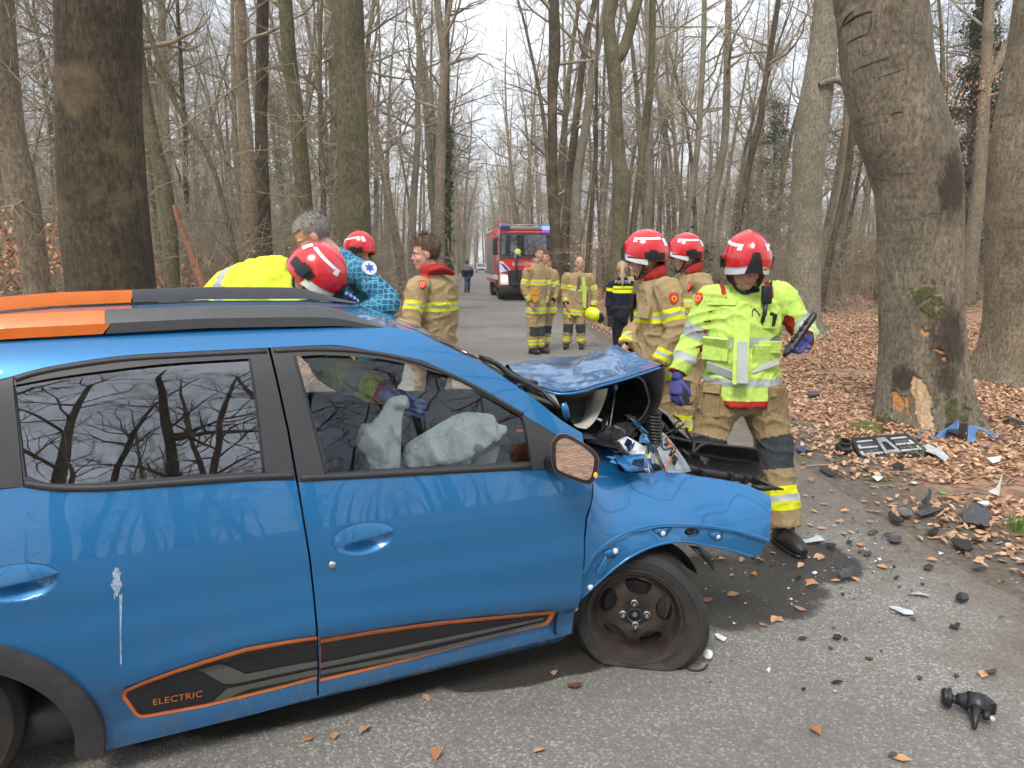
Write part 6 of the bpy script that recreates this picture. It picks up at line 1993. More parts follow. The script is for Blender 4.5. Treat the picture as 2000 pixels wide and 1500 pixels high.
def person(label, J, face, up=(0, 0, 1), outfit='ff', hair=None, hel=None, gloves=None, skin=SKIN, fine=1.0, group=None, girth=1.0, seed=0.0, hands=None, collar=None, front=None, smile=False, boots=True, hood=None, badge=None, cap=None):
    """J: joints in the place (metres); face: where the face points"""
    J = {k: Vector(v) for k, v in J.items()}
    hv_ = J['head'] - J['nek']
    if hv_.length > .165: J['nek'] = J['head'] - hv_.normalized() * .165
    if collar is None and outfit == 'ff': collar = TAN
    base = Vector(((J['aR'].x + J['aL'].x) / 2, (J['aR'].y + J['aL'].y) / 2, 0))
    root = empty('person', base)
    J = {k: v - base for k, v in J.items()}
    tag(root, label, 'person', group)
    g = girth
    side = (J['sR'] - J['sL']).normalized()
    M = head_mat(J['head'], face, up)
    ax = (J['nek'] - J['pel']).normalized()
    fwd = ax.cross(side)                        # chest direction for a person whose right shoulder is sR
    if fwd.dot(Vector(face)) < -.2 and front is None: fwd = -fwd
    vb, vc = .0065 * fine, .0125 * fine
    # --- body: head, neck, trunk, arms, hands, legs in one skin
    mb = MB(); L = lambda p: M @ Vector(p); R3 = M.to_3x3()
    E = lambda c, r: mb.ell(L(c), r, R3, 18, 12)
    E((0, -.012, .036), (.078, .100, .090)); E((0, .020, -.030), (.064, .074, .086)); E((0, .050, -.088), (.036, .036, .030)); E((0, .068, .018), (.052, .026, .020))
    E((0, .093, -.022), (.0135, .018, .013)); E((0, .088, -.004), (.010, .014, .026)); E((0, .080, -.062), (.026, .014, .014)); E((.036, .058, -.028), (.026, .026, .024)); E((-.036, .058, -.028), (.026, .026, .024))
    for s in (-1, 1): E((s * .079, -.004, -.006), (.011, .020, .031))
    mb.tube([J['nek'] - ax * .10, J['nek'], L((0, -.015, -.06)), L((0, -.01, 0))], [.085, .062, .056, .055], 16, smooth=2)
    mb.tube([J['pel'], J['wai'], J['che'], J['nek'] - ax * .05], [(.14 * g, .10), (.13 * g, .095), (.15 * g, .10), (.10, .07)], 18, side=side, smooth=3)
    for s in 'RL':
        mb.tube([J['s' + s], J['e' + s], J['w' + s]], [.048, .040, .026], 12, smooth=3)
        mb.tube([J['h' + s], J['k' + s], J['a' + s]], [.075, .052, .04], 12, smooth=3)
    hd = {}
    for s in 'RL':
        d = (J['w' + s] - J['e' + s]).normalized()
        nr = -side if s == 'R' else side
        cfg = (hands or {}).get(s, {})
        d = Vector(cfg.get('d', d)).normalized(); nr = Vector(cfg.get('n', nr))
        hd[s] = (J['w' + s] + d * .02, d, nr, cfg.get('curl', .55))
        palm(mb, *hd[s][:3])
    me = remesh(mb, vb, 2)
    me.materials.clear(); me.materials.append(skin); me.name = 'body'
    body = obj_from('body', me, root)
    gl = gloves or {}
    bare = MB()
    for s in 'RL':
        ts = 1 if s == 'R' else -1
        if s in gl:
            gm = MB(); palm(gm, *hd[s][:3], 1.05, 1.18); fingers(gm, hd[s][0], hd[s][1], hd[s][2], ts, hd[s][3], 1.05, .0105)
            gm.tube([hd[s][0] - hd[s][1] * .06, hd[s][0] - hd[s][1] * .02, hd[s][0] + hd[s][1] * .01], [.036, .033, .034], 14)
            gm.build('glove', gl[s], root)
        else:
            fingers(bare, hd[s][0], hd[s][1], hd[s][2], ts, hd[s][3])
    if bare.V:
        bm = bmesh.new(); bm.from_mesh(body.data)
        t2 = mesh_from('t', bare.V, bare.F); bm.from_mesh(t2); bpy.data.meshes.remove(t2)
        for f in bm.faces: f.smooth = True
        bmesh.ops.recalc_face_normals(bm, faces=bm.faces)
        bm.to_mesh(body.data); bm.free()
    # --- face
    for s in (-1, 1):
        q = MB(); q.ell(L((s * .031, .077, -.004)), (.0125, .009, .0075), R3, 10, 6); ey = q.build('eye', EYEW, body)
        q = MB(); q.ell(L((s * .031, .0845, -.004)), (.0058, .0032, .0058), R3, 8, 6); q.build('iris', EYED, ey)
        q = MB(); q.tube([L((s * .014, .093, .017)), L((s * .030, .092, .023)), L((s * .048, .080, .018))], (.0045, .003), 6, smooth=2); q.build('eyebrow', HAIR_GR if hair == 'grey' else BROW, body)
    q = MB(); w = .028 if smile else .022
    q.tube([L((-w, .084, -.060 + (.006 if smile else 0))), L((0, .0935, -.0635)), L((w, .084, -.060 + (.006 if smile else 0)))], (.004, .0035), 8, smooth=3); q.build('mouth', LIPM, body)
    if hair == 'brown': hair_cap(M, HAIR_BR, root, 'short', seed)
    elif hair == 'tousled': hair_cap(M, HAIR_BR, root, 'tousled', seed)
    elif hair == 'grey': hair_cap(M, HAIR_GR, root, 'short', seed)
    elif hair == 'ponytail': hair_cap(M, HAIR_BL, root, 'ponytail', seed)
    if hel: helmet(M, root)
    if cap is not None:
        hair_cap(M @ Matrix.Scale(1.04, 4), cap, root, 'short', 3)
        q = MB(); q.ell(L((0, .11, .055)), (.07, .06, .008), R3); q.build('cap_peak', cap, root)
    # --- trousers
    tr = MB()
    tr.tube([J['pel'] + ax * .10, J['pel'] + ax * .02, J['pel'] - Vector((0, 0, .06)), (J['hR'] + J['hL']) / 2 - Vector((0, 0, .10))], [(.165 * g, .125 * g), (.185 * g, .145 * g), (.185 * g, .145 * g), (.15 * g, .12 * g)], 20, side=side, smooth=3)
    loose = {'hv': 1.12, 'ff': 1.0, 'hvy': 1.0}.get(outfit, .84)
    for s in 'RL':
        h, k, a = J['h' + s], J['k' + s], J['a' + s]
        tr.tube([h + Vector((0, 0, .06)), h - (h - k) * .25, h + (k - h) * .65, k, k + (a - k) * .5, a + (k - a) * .06], [.105 * g * loose, .112 * g * loose, .100 * loose, .094 * loose, .092 * loose, .090 * loose], 16, smooth=3)
    limbs = {'TR': (J['hR'], J['kR'], .11), 'TL': (J['hL'], J['kL'], .11), 'SR': (J['kR'], J['aR'], .092), 'SL': (J['kL'], J['aL'], .092), 'P': (J['pel'] - ax * .02, J['pel'] + ax * .12, .19)}
    hf = Vector((fwd.x, fwd.y, 0)).normalized()
    if outfit in ('ff', 'hv', 'hvy'):
        st = []
        for s in 'RL': st += [('S' + s, .46, .56, 1), ('S' + s, .56, .64, 2), ('S' + s, .64, .74, 1)]
        st += [('S' + s, .22, .30, 0) for s in 'RL'] + [('T' + s, .78, .86, 0) for s in 'RL']
        def trule(limb, t, c, n, mi):
            if (limb[0] == 'T' and t > .80) or (limb[0] == 'S' and t < .26):
                if n.dot(hf) > .15: return 3
        dress('trousers', tr, vc, limbs, st, [TAN if outfit == 'ff' else TAN2, YTAPE, SILV, GREYC], root, trule, .008, seed)
    else:
        dress('trousers', tr, vc, limbs, [], [NAVY if outfit == 'police' else (JEANS if outfit == 'walker' else NAVY)], root, None, .006, seed)
    # --- jacket
    jk = MB()
    hem = J['pel'] - ax * .12 if outfit in ('ff',) else J['pel'] - ax * .11
    if outfit in ('police', 'jersey', 'walker'): hem = J['pel'] + ax * .02
    tight = .86 if outfit in ('police', 'jersey') else 1.0
    jk.tube([hem, J['pel'] + ax * .05, J['wai'], J['che'], J['che'] + (J['nek'] - J['che']) * .55, J['nek'] - ax * .03, J['nek'] + ax * .035], [(.215 * g * tight, .170 * g * tight), (.205 * g * tight, .160 * g * tight), (.198 * g * tight, .150 * g * tight), (.210 * g * tight, .150 * tight), (.190 * tight, .125 * tight), (.105, .095), (.070, .072)], 24, side=side, smooth=3)
    for s in 'RL':
        S_, E_, W_ = J['s' + s], J['e' + s], J['w' + s]
        jk.tube([S_ + (J['che'] - S_) * .35 + (J['nek'] - S_) * .2, S_, S_ + (E_ - S_) * .5, E_, E_ + (W_ - E_) * .55, W_ - (W_ - E_) * .04], [.085 * tight, .088 * tight, .080 * tight, .072 * tight, .068 * tight, .058 * tight], 16, smooth=3)
    limbs = {'T': (J['pel'], J['nek'], .20 * g), 'UR': (J['sR'], J['eR'], .082), 'UL': (J['sL'], J['eL'], .082), 'FR': (J['eR'], J['wR'], .068), 'FL': (J['eL'], J['wL'], .068)}
    cen = J['che']; sd = side
    if outfit == 'ff':
        st = []
        for s in 'RL': st += [('U' + s, .52, .62, 1), ('U' + s, .62, .70, 2), ('U' + s, .70, .80, 1), ('F' + s, .58, .68, 1), ('F' + s, .68, .78, 2), ('F' + s, .78, .88, 1), ('F' + s, .97, 1.2, 3)]
        st += [('T', .50, .545, 1), ('T', .545, .585, 2), ('T', .585, .63, 1), ('T', -.16, -.10, 1), ('T', -.10, -.05, 2), ('T', -.05, .01, 1)]
        dress('jacket', jk, vc, limbs, st, [TAN, YTAPE, SILV, DARKC], root, None, .008, seed)
    elif outfit in ('hv', 'hvy'):
        st = []
        for s in 'RL': st += [('U' + s, .62, .92, 2), ('F' + s, .42, .66, 2), ('F' + s, .93, 1.2, 3)]
        st += [('T', .40, .50, 2), ('T', .02, .10, 2), ('T', -.40, -.11, 3)]
        def jrule(limb, t, c, n, mi):
            x = (c - cen).dot(sd); f = n.dot(fwd)
            if outfit == 'hvy': return None
            if limb[0] == 'T' and t > .86 and abs(abs(x) - .135) < .016 and n.dot(ax) > .1: return 3
            if limb[0] == 'U' and n.dot((J['pel'] - c)) > .35 * (J['pel'] - c).length and t > .15: return 3
        dress('jacket', jk, vc, limbs, st, [LIME if outfit == 'hv' else YEL, YTAPE, SILV, REDC], root, jrule, .008, seed)
    elif outfit == 'police':
        st = [('T', .60, .70, 1), ('T', .70, .73, 0), ('T', .73, .80, 1)]
        for s in 'RL': st += [('U' + s, .18, .38, 1)]
        dress('jacket', jk, vc, limbs, st, [NAVY, YTAPE], root, None, .005, seed)
    elif outfit == 'jersey':
        def prule(limb, t, c, n, mi):
            if limb[0] in 'UF' and t > -.2: return 1
            if limb == 'T' and t > .72: return 1
        dress('jersey', jk, vc, limbs, [('T', .90, 1.3, 2)], [TEAL, HEX, NAVY], root, prule, .006, seed)
    elif outfit == 'walker':
        st = [('T', .62, 1.3, 1)]
        for s in 'RL': st += [('U' + s, -.3, .5, 1)]
        dress('jacket', jk, vc, limbs, st, [NAVY, GREYJ], root, None, .006, seed)
    if collar is not None:
        q = MB(); cc = J['nek'] + ax * .01
        pts = []
        for k in range(13):
            a = R(28 + 304 * k / 12)
            pts.append(cc + fwd * math.cos(a) * .088 + side * math.sin(a) * .085 + ax * (.030 - .012 * math.cos(a)))
        q.tube(pts, (.042, .014), 10, side=ax); q.build('collar', collar, root)
    if boots:
        for s in 'RL':
            a = J['a' + s]; f = Vector((hf.x, hf.y, 0))
            tdir = (J['t' + s] - a) if ('t' + s) in J else f
            f = Vector((tdir.x, tdir.y, 0)).normalized(); zb = -a.z
            q = MB()
            q.tube([a + Vector((0, 0, .08)), a + Vector((0, 0, .0)), Vector((a.x, a.y, .045)) - f * .01], [.060, .056, .058], 16, smooth=2)
            q.tube([Vector((a.x, a.y, .05)) - f * .085, Vector((a.x, a.y, .055)) - f * .05, Vector((a.x, a.y, .062)) + f * .03, Vector((a.x, a.y, .055)) + f * .11, Vector((a.x, a.y, .046)) + f * .17, Vector((a.x, a.y, .04)) + f * .20], [(.030, .03), (.045, .046), (.048, .056), (.050, .050), (.046, .040), (.025, .022)], 16, side=f.cross(Vector((0, 0, 1))), smooth=2)
            bt_ = remesh(q, .008 * fine, 2); bt_.materials.clear(); bt_.materials.append(BOOT); bt_.name = 'boot'
            o = obj_from('boot', bt_, root)
            so = MB(); so.tube([Vector((a.x, a.y, .012)) - f * .09, Vector((a.x, a.y, .012)) - f * .04, Vector((a.x, a.y, .012)) + f * .10, Vector((a.x, a.y, .012)) + f * .19], [(.034, .012), (.046, .012), (.052, .012), (.032, .012)], 12, side=f.cross(Vector((0, 0, 1))), smooth=2); so.build('sole', BLKP, o)
    return root

_bvh = {}
def on_body(root, x, y, names=('jacket', 'trousers', 'jersey', 'body')):
    """where the sight line through x, y meets the person's clothes: point and normal in the person's frame"""
    bestd, res = 1e9, None
    for c in root.children:
        if c.type == 'MESH' and c.name.split('.')[0] in names:
            if c.data.name not in _bvh: _bvh[c.data.name] = BVHTree.FromPolygons([v.co[:] for v in c.data.vertices], [tuple(p.vertices) for p in c.data.polygons])
            bv = _bvh[c.data.name]
            o = Vector(CAM) - root.location; d = Vector(ray(x, y)).normalized()
            h = bv.ray_cast(o, d)
            if h[0] is not None and h[3] < bestd: bestd = h[3]; res = (h[0], h[1])
    if res is None:
        return at_depth(x, y, root.location.y - .15) - root.location, Vector((0, -1, 0))
    return res

def sew(root, name, x, y, outline, mat, th=.006, up=(0, 0, 1), names=('jacket', 'trousers', 'jersey')):
    """flat piece (outline in metres: right, up) lying on the clothes"""
    p, n = on_body(root, x, y, names)
    if n.dot(Vector(CAM) - root.location - p) < 0: n = -n
    u = Vector(up); u = (u - n * u.dot(n)).normalized(); r = u.cross(n)
    mb = MB(); mb.prism([p + r * a + u * b - n * .008 for a, b in outline], n * (th + .012))
    return mb.build(name, mat, root, smooth=False)
SHIELD = [(-.034, .042), (0, .048), (.034, .042), (.036, -.005), (.02, -.035), (0, -.05), (-.02, -.035), (-.036, -.005)]
def rect(w, h): return [(-w / 2, -h / 2), (w / 2, -h / 2), (w / 2, h / 2), (-w / 2, h / 2)]
EMB = pm('red_emblem', (.60, .03, .03), .7); EMBY = pm('emblem_yellow', (.75, .42, .05), .7)
def emblem(root, x, y, s=1.0):
    o = sew(root, 'sleeve_emblem', x, y, [(a * s, b * s) for a, b in SHIELD], EMB, .005)
    sew(root, 'emblem_ring', x, y, [(.023 * s * math.cos(a), .023 * s * math.sin(a)) for a in np.linspace(0, 2 * math.pi, 12, endpoint=False)], EMBY, .0065)
    sew(root, 'emblem_centre', x, y, [(.014 * s * math.cos(a), .014 * s * math.sin(a)) for a in np.linspace(0, 2 * math.pi, 10, endpoint=False)], EMB, .008)

def joints(D, **k):
    """photograph positions (x, y[, extra depth]) -> joints in the place"""
    return {n: at_depth(v[0], v[1], D + (v[2] if len(v) > 2 else 0)) for n, v in k.items()}
def on_feet(J):
    for s in 'RL': J['a' + s].z = .09
    return J

# ---- the firefighter in hi-vis beside the wreck
D = 4.22
J = joints(D, pel=(1447, 752), wai=(1447, 690), che=(1450, 618), nek=(1457, 553), head=(1457, 522, -.08), sR=(1390, 583), eR=(1352, 668, .02), wR=(1323, 732, -.05), sL=(1522, 580), eL=(1574, 648, -.02), wL=(1572, 664, -.22),
           hR=(1406, 772), kR=(1380, 872, -.05), aR=(1362, 968, .12), hL=(1488, 772), kL=(1510, 872, -.08), aL=(1536, 985, -.22), tL=(1562, 1003, -.35), tR=(1340, 985, -.05))
J = on_feet(J)
hv = person('firefighter in lime hi-vis jacket and red helmet looking down at a black plastic piece', J, (-.02, -.93, -.34), (0, -.34, .93), 'hv', hel=True, skin=SKIN2, gloves={'R': GLOVEB, 'L': GLOVEB}, fine=.8, girth=1.08, seed=1.0, collar=REDC,
            hands={'R': {'d': (-.12, -.25, -1), 'n': (.6, .5, 0), 'curl': .9}, 'L': {'d': (-.55, -.45, -.35), 'n': (-.2, -.5, .8), 'curl': 1.1}})
sew(hv, 'chest_pocket', 1412, 590, [(-.085, -.02), (.075, -.02), (.075, .018), (-.085, .018)], LIME, .012)
sew(hv, 'hip_pocket', 1398, 680, [(-.080, -.07), (.080, -.07), (.080, .05), (-.080, .05)], LIME, .006)
sew(hv, 'pocket_flap', 1398, 668, [(-.082, -.030), (.080, -.038), (.084, .03), (-.078, .03)], LIME, .011)
sew(hv, 'hip_pocket', 1496, 690, [(-.080, -.07), (.080, -.07), (.080, .05), (-.080, .05)], LIME, .006)
sew(hv, 'pocket_flap', 1496, 676, [(-.082, -.030), (.080, -.038), (.084, .03), (-.078, .03)], LIME, .011)
sew(hv, 'zip_flap', 1447, 660, [(-.040, -.27), (.046, -.27), (.046, .20), (-.040, .20)], LIME, .010)
sew(hv, 'zip_tape', 1449, 665, [(-.028, -.25), (.030, -.25), (.030, -.01), (-.028, -.01)], SILV, .016)
sew(hv, 'waist_tape', 1404, 722, [(-.07, -.01), (.09, -.045), (.09, 0), (-.07, .045)], SILV, .008)
sew(hv, 'waist_tape', 1494, 722, [(-.08, -.03), (.08, .03), (.08, .07), (-.08, .015)], SILV, .008)
for px_, py_ in ((1392, 782), (1512, 786)):
    sew(hv, 'cargo_pocket', px_, py_, rect(.09, .19), TAN2, .012); sew(hv, 'cargo_flap', px_, py_ - 22, rect(.10, .06), TAN2, .02)
emblem(hv, 1365, 583, .75)
p, n_ = on_body(hv, 1493, 582); n_ = Vector((0, -1, 0))
q = MB(); q.box(p + Vector((0, -.035, .02)), (.058, .036, .105), bev=.012); q.tube([p + Vector((-.004, -.035, -.03)), p + Vector((-.008, -.04, -.09)), p + Vector((-.012, -.03, -.14))], [.016, .012, .016], 10); q.tube([p + Vector((.02, -.035, .07)), p + Vector((.022, -.035, .10))], .006, 8); q.build('radio_handset', BLKP, hv)
q = MB(); q.tube([p + Vector((-.03, -.03, -.10)), p + Vector((-.065, -.03, -.06)), p + Vector((-.075, -.03, -.10)), p + Vector((-.06, -.03, -.15)), p + Vector((-.035, -.03, -.16))], .004, 6, smooth=4); q.build('radio_lead', BLKP, hv)
sew(hv, 'breast_holder', 1503, 628, rect(.085, .07), LIME, .02); sew(hv, 'pen', 1506, 622, rect(.018, .07), BLKP, .03)
q = MB(); cl = J['nek'] - hv.location
q.ell(cl + Vector((.01, -.085, -.035)), (.045, .03, .022)); q.build('throat_guard', DARKC, hv)
# the black plastic piece in his hand
def held_piece():
    q = MB(); a = at_depth(1592, 612, D - .30); b = at_depth(1531, 697, D - .34)
    d = (b - a); L = d.length; d.normalize(); s = Vector((.55, -.25, .4)); s = (s - d * s.dot(d)).normalized(); n = d.cross(s)
    prof = [(0, .016), (.06, .024), (.22, .026), (.45, .027), (.7, .030), (.9, .022), (1, .008)]
    V = []
    for t, w in prof:
        c = a + d * L * t
        for k, (u, h) in enumerate(((-1, 0), (-.6, .012), (0, .018), (.6, .012), (1, 0), (.5, -.004), (-.5, -.004))): V.append(c + s * w * u + n * h)
    q.add(V, [(i * 7 + k, i * 7 + (k + 1) % 7, (i + 1) * 7 + (k + 1) % 7, (i + 1) * 7 + k) for i in range(6) for k in range(7)] + [tuple(range(7)), tuple(42 + k for k in range(7))])
    for t in (.25, .4, .55, .66): q.box(a + d * L * t + n * .02, (.02, .016, .02), bev=.003)
    o = q.build('broken_plastic_part', BLKD)
    tag(o, 'curved black plastic fragment held in the hi-vis firefighter\'s gloved hand', 'plastic part')
held_piece()

# ---- two helmeted firefighters in tan, in profile
D = 5.0
J = joints(D, pel=(1286, 708), wai=(1284, 668), che=(1286, 605), nek=(1275, 543), head=(1260, 508), sL=(1304, 565, -.2), eL=(1320, 645, -.28), wL=(1288, 712, -.3), sR=(1262, 560, .2), eR=(1246, 632, .2), wR=(1222, 678, .05),
           hL=(1288, 728, -.1), kL=(1290, 830, -.1), aL=(1296, 935, -.1), hR=(1272, 728, .1), kR=(1280, 830, .1), aR=(1284, 935, .1))
J = on_feet(J)
f11 = person('firefighter in tan coat and red helmet right behind the crumpled bonnet', J, (-1, -.12, -.12), (-.1, 0, 1), 'ff', hel=True, fine=.85, girth=.98, seed=5.0, collar=REDC, gloves={'L': DARKC})
emblem(f11, 1316, 583, .8)
sew(f11, 'coat_pocket', 1262, 610, rect(.11, .09), TAN, .02)
sew(f11, 'radio_microphone', 1240, 588, [(-.02, -.05), (.02, -.05), (.022, .05), (-.022, .05)], BLKP, .035)
sew(f11, 'radio_strap', 1236, 612, [(-.012, -.09), (.012, -.09), (.012, .09), (-.012, .09)], BLKP, .02)
D = 6.3
J = joints(D, pel=(1352, 662), wai=(1352, 632), che=(1355, 585), nek=(1350, 532), head=(1338, 502), sL=(1372, 552, -.2), eL=(1384, 612, -.25), wL=(1372, 668, -.28), sR=(1330, 550, .2), eR=(1318, 605, .2), wR=(1312, 655, .1),
           hL=(1357, 680, -.1), kL=(1342, 760, -.15), aL=(1338, 832, -.1), hR=(1345, 680, .1), kR=(1334, 760, .1), aR=(1332, 830, .15))
J = on_feet(J)
f12 = person('firefighter in tan coat and red helmet between the hi-vis man and the nearer tan one', J, (-1, -.15, -.08), (-.05, 0, 1), 'ff', hel=True, fine=1.0, seed=9.0, collar=REDC)
emblem(f12, 1347, 560, .8)

# ---- bareheaded firefighter with red collar behind the roof
D = 5.4
J = joints(D, pel=(846, 672), wai=(846, 640), che=(847, 592), nek=(846, 540), head=(831, 497), sL=(815, 562, -.18), eL=(803, 622, -.28), wL=(806, 676, -.34), sR=(873, 560, .12), eR=(880, 615, .15), wR=(873, 668, .12),
           hL=(836, 690, -.08), kL=(836, 780, -.05), aL=(836, 880, -.08), hR=(858, 690, .08), kR=(858, 780, .05), aR=(858, 880, .08))
J = on_feet(J)
f4 = person('bareheaded firefighter with tousled brown hair and red collar behind the car', J, (-1, -.25, -.08), (-.05, 0, 1), 'ff', hair='tousled', fine=.9, seed=13.0, collar=REDC)
emblem(f4, 825, 556, .7)
mb = MB()   # the red hood lying over his shoulders
for s, a, b in ((1, (838, 530), (884, 535)), (-1, (822, 545), (850, 552))):
    A = at_depth(*a, D - .1) - f4.location; B = at_depth(*b, D + .02) - f4.location
    mb.tube([A, A + (B - A) * .5 + Vector((0, -.02, .03)), B], [(.035, .02), (.055, .025), (.03, .015)], 12, smooth=3)
mb.build('hood', REDC, f4)

# ---- grey haired man in a patterned jersey leaning over the far side of the car
D = 4.2
J = joints(D, pel=(742, 690, .25), wai=(735, 640, .18), che=(705, 570, .08), nek=(662, 512, 0), head=(612, 462, -.05), sL=(700, 530, -.15), eL=(762, 594, -.22), wL=(700, 612, -.30), sR=(690, 525, .28), eR=(650, 600, .25), wR=(640, 650, .1),
           hL=(745, 715, .15), kL=(750, 850, .2), aL=(755, 990, .2), hR=(740, 715, .4), kR=(745, 850, .4), aR=(748, 960, .45))
J = on_feet(J)
f2 = person('grey haired ambulance man in blue hexagon patterned jersey bending over the roof', J, (-.80, -.20, -.55), (-.42, -.12, .9), 'jersey', hair='grey', fine=.85, seed=17.0, skin=SKIN2, gloves={'L': NITRILE, 'R': NITRILE})
sew(f2, 'sleeve_patch', 721, 524, [(.042 * math.cos(a), .042 * math.sin(a)) for a in np.linspace(0, 2 * math.pi, 20, endpoint=False)], pm('patch_white', (.7, .7, .75), .7), .004)
sew(f2, 'patch_star', 721, 524, [((.030 if k % 2 else .014) * math.cos(k * math.pi / 6), (.030 if k % 2 else .014) * math.sin(k * math.pi / 6)) for k in range(12)], pm('patch_blue', (.03, .12, .5), .7), .006)

# ---- firefighter with head down reaching into the car from its far side
D = 3.85
J = joints(D, pel=(405, 640, .30), wai=(455, 585, .22), che=(525, 558, .10), nek=(585, 556, 0), head=(607, 546, -.05), sL=(560, 590, -.10), hL=(400, 680, .2), kL=(405, 860, .3), aL=(410, 1040, .3), sR=(560, 556, .25), eR=(622, 625, .22), wR=(662, 596, .05), hR=(395, 670, .4), kR=(400, 850, .45), aR=(405, 1010, .5))
J['eL'] = Vector(from_car(cp(648, 716, .80))); J['wL'] = Vector(from_car(cp(752, 768, .62)))
J = on_feet(J)
f1 = person('firefighter in yellow hi-vis bent low over the far door, red helmet pointing right', J, (.60, -.16, -.78), (.76, .06, .62), 'hvy', hel=True, fine=.8, seed=21.0, skin=SKIN2, gloves={'L': NITRILE, 'R': NITRILE}, collar=TAN)
q = MB(); c = at_depth(568, 520, D) - f1.location
q.ell(c, (.035, .03, .03)); q.box(c + Vector((.07, 0, .005)), (.07, .04, .035), Matrix.Rotation(R(-25), 3, 'Y'), .008); q.tube([c, c + Vector((.05, 0, .02)), c + Vector((.12, 0, 0))], .008, 8); q.build('helmet_lamp', BLKP, f1)

# ---- helmeted colleague mostly hidden behind the jersey
D = 7.0
J = joints(D, pel=(714, 650), wai=(714, 625), che=(712, 585), nek=(708, 530), head=(703, 494), sL=(694, 548, -.1), eL=(690, 595), wL=(692, 640), sR=(732, 548, .1), eR=(736, 595), wR=(732, 640), hL=(706, 665), kL=(706, 740), aL=(706, 815), hR=(724, 665), kR=(724, 740), aR=(724, 815))
J = on_feet(J)
f3 = person('helmeted firefighter almost hidden behind the man in the patterned jersey', J, (-.9, .3, -.25), (-.15, 0, 1), 'ff', hel=True, fine=1.4, seed=25.0)

# ---- group on the road in front of the fire engine
GR = 'firefighters waiting on the road'
D = on_ground(1047, 690).y
J = joints(D, pel=(1047, 600), wai=(1046, 582), che=(1047, 552), nek=(1050, 518), head=(1053, 496), sR=(1030, 530, -.15), eR=(1024, 562, -.18), wR=(1036, 590, -.22), sL=(1066, 530, .15), eL=(1070, 562, .15), wL=(1064, 592, .1),
           hR=(1040, 608, -.05), kR=(1040, 647, -.1), aR=(1040, 683, -.1), hL=(1053, 608, .05), kL=(1054, 645, 0), aL=(1056, 681, .05), tR=(1060, 690, -.3), tL=(1075, 685, -.1))
J = on_feet(J)
f6 = person('short haired firefighter standing in front of the fire engine, orange glove tucked at his belt', J, (.55, -.83, -.03), (0, 0, 1), 'ff', hair='brown', fine=1.6, group=GR, seed=29.0)
emblem(f6, 1032, 526, .9)
q = MB(); c = at_depth(1044, 574, D - .32) - f6.location; palm(q, c + Vector((0, 0, .08)), (0, 0, -1), (0, -1, 0), 1.2, 1.6); fingers(q, c + Vector((0, 0, .05)), (.1, 0, -1), (0, -1, 0), 1, .3, 1.2, .013); q.build('tucked_glove', GLOVEO, f6)
D = on_ground(1064, 684).y
J = joints(D, pel=(1067, 600), wai=(1067, 582), che=(1068, 555), nek=(1067, 523), head=(1065, 503), sR=(1052, 532), eR=(1048, 562), wR=(1052, 592), sL=(1081, 534), eL=(1087, 562), wL=(1080, 585, -.1),
           hR=(1058, 608), kR=(1060, 643), aR=(1060, 677), hL=(1070, 608), kL=(1068, 643), aL=(1066, 677))
J = on_feet(J)
f7 = person('second firefighter half hidden behind the short haired one', J, (-.1, -1, -.03), (0, 0, 1), 'ff', hair='brown', fine=1.7, group=GR, seed=33.0)
D = on_ground(1120, 681).y
J = joints(D, pel=(1122, 604), wai=(1124, 586), che=(1128, 560), nek=(1131, 535), head=(1132, 514), sR=(1107, 541), eR=(1100, 570), wR=(1105, 592, -.1), sL=(1152, 542), eL=(1162, 572), wL=(1160, 600, -.05),
           hR=(1112, 610), kR=(1110, 640, -.05), aR=(1106, 674), hL=(1132, 610), kL=(1134, 640, -.05), aL=(1136, 672), tR=(1102, 684, -.3), tL=(1134, 682, -.25))
J = on_feet(J)
f8 = person('smiling bald firefighter with open coat carrying a yellow helmet', J, (.05, -1, .0), (0, 0, 1), 'ff', fine=1.5, group=GR, seed=37.0, smile=True, skin=SKIN2)
sew(f8, 'open_coat_lining', 1141, 568, [(-.02, -.30), (.05, -.34), (.04, 0), (-.02, .27), (-.07, .25), (-.045, 0)], LIME, .018)
sew(f8, 'grey_shirt', 1131, 556, [(-.05, -.12), (.02, -.16), (.015, .15), (-.03, .15)], GREYJ, .010)
sew(f8, 'leg_tape', 1112, 612, rect(.05, .17), YTAPE, .006)
hy = empty('yellow_fire_helmet', at_depth(1158, 614, D - .1)); tag(hy, 'fluorescent yellow fire helmet with dark visor hanging from the bald man\'s hand', 'helmet')
Mh = head_mat(Vector((0, 0, 0)), (.8, -.5, -.3), (-.1, -.6, .8))
q = MB(); q.ell((0, 0, 0), (.14, .17, .14), Mh.to_3x3(), 20, 12); q.build('shell', HELMY, hy)
q = MB(); q.ell(Vector((.13, -.03, -.06)), (.07, .10, .13), Mh.to_3x3(), 16, 10); q.build('visor', BLKP, hy)
q = MB(); q.tube([Vector((-.02, -.05, .14)), Vector((0, -.06, .0)), Vector((.02, -.05, -.13))], .016, 8, smooth=3); q.build('crest', HELMY, hy)
D = 11.9
J = joints(D, pel=(1214, 612), wai=(1214, 594), che=(1214, 570), nek=(1216, 545), head=(1215, 526), sL=(1194, 557), eL=(1189, 588), wL=(1192, 618), sR=(1238, 557), eR=(1242, 588), wR=(1238, 618), hL=(1204, 618), kL=(1206, 660), aL=(1207, 698), hR=(1222, 618), kR=(1222, 660), aR=(1222, 698))
J = on_feet(J)
f9 = person('policewoman with long blonde ponytail seen from behind', J, (.15, 1, -.05), (0, 0, 1), 'police', hair='ponytail', fine=1.3, seed=41.0, girth=1.02)
V, F = text_mesh('POLITIE', 1.0, 1.05); w_ = V[:, 0].max(); h_ = V[:, 1].max()
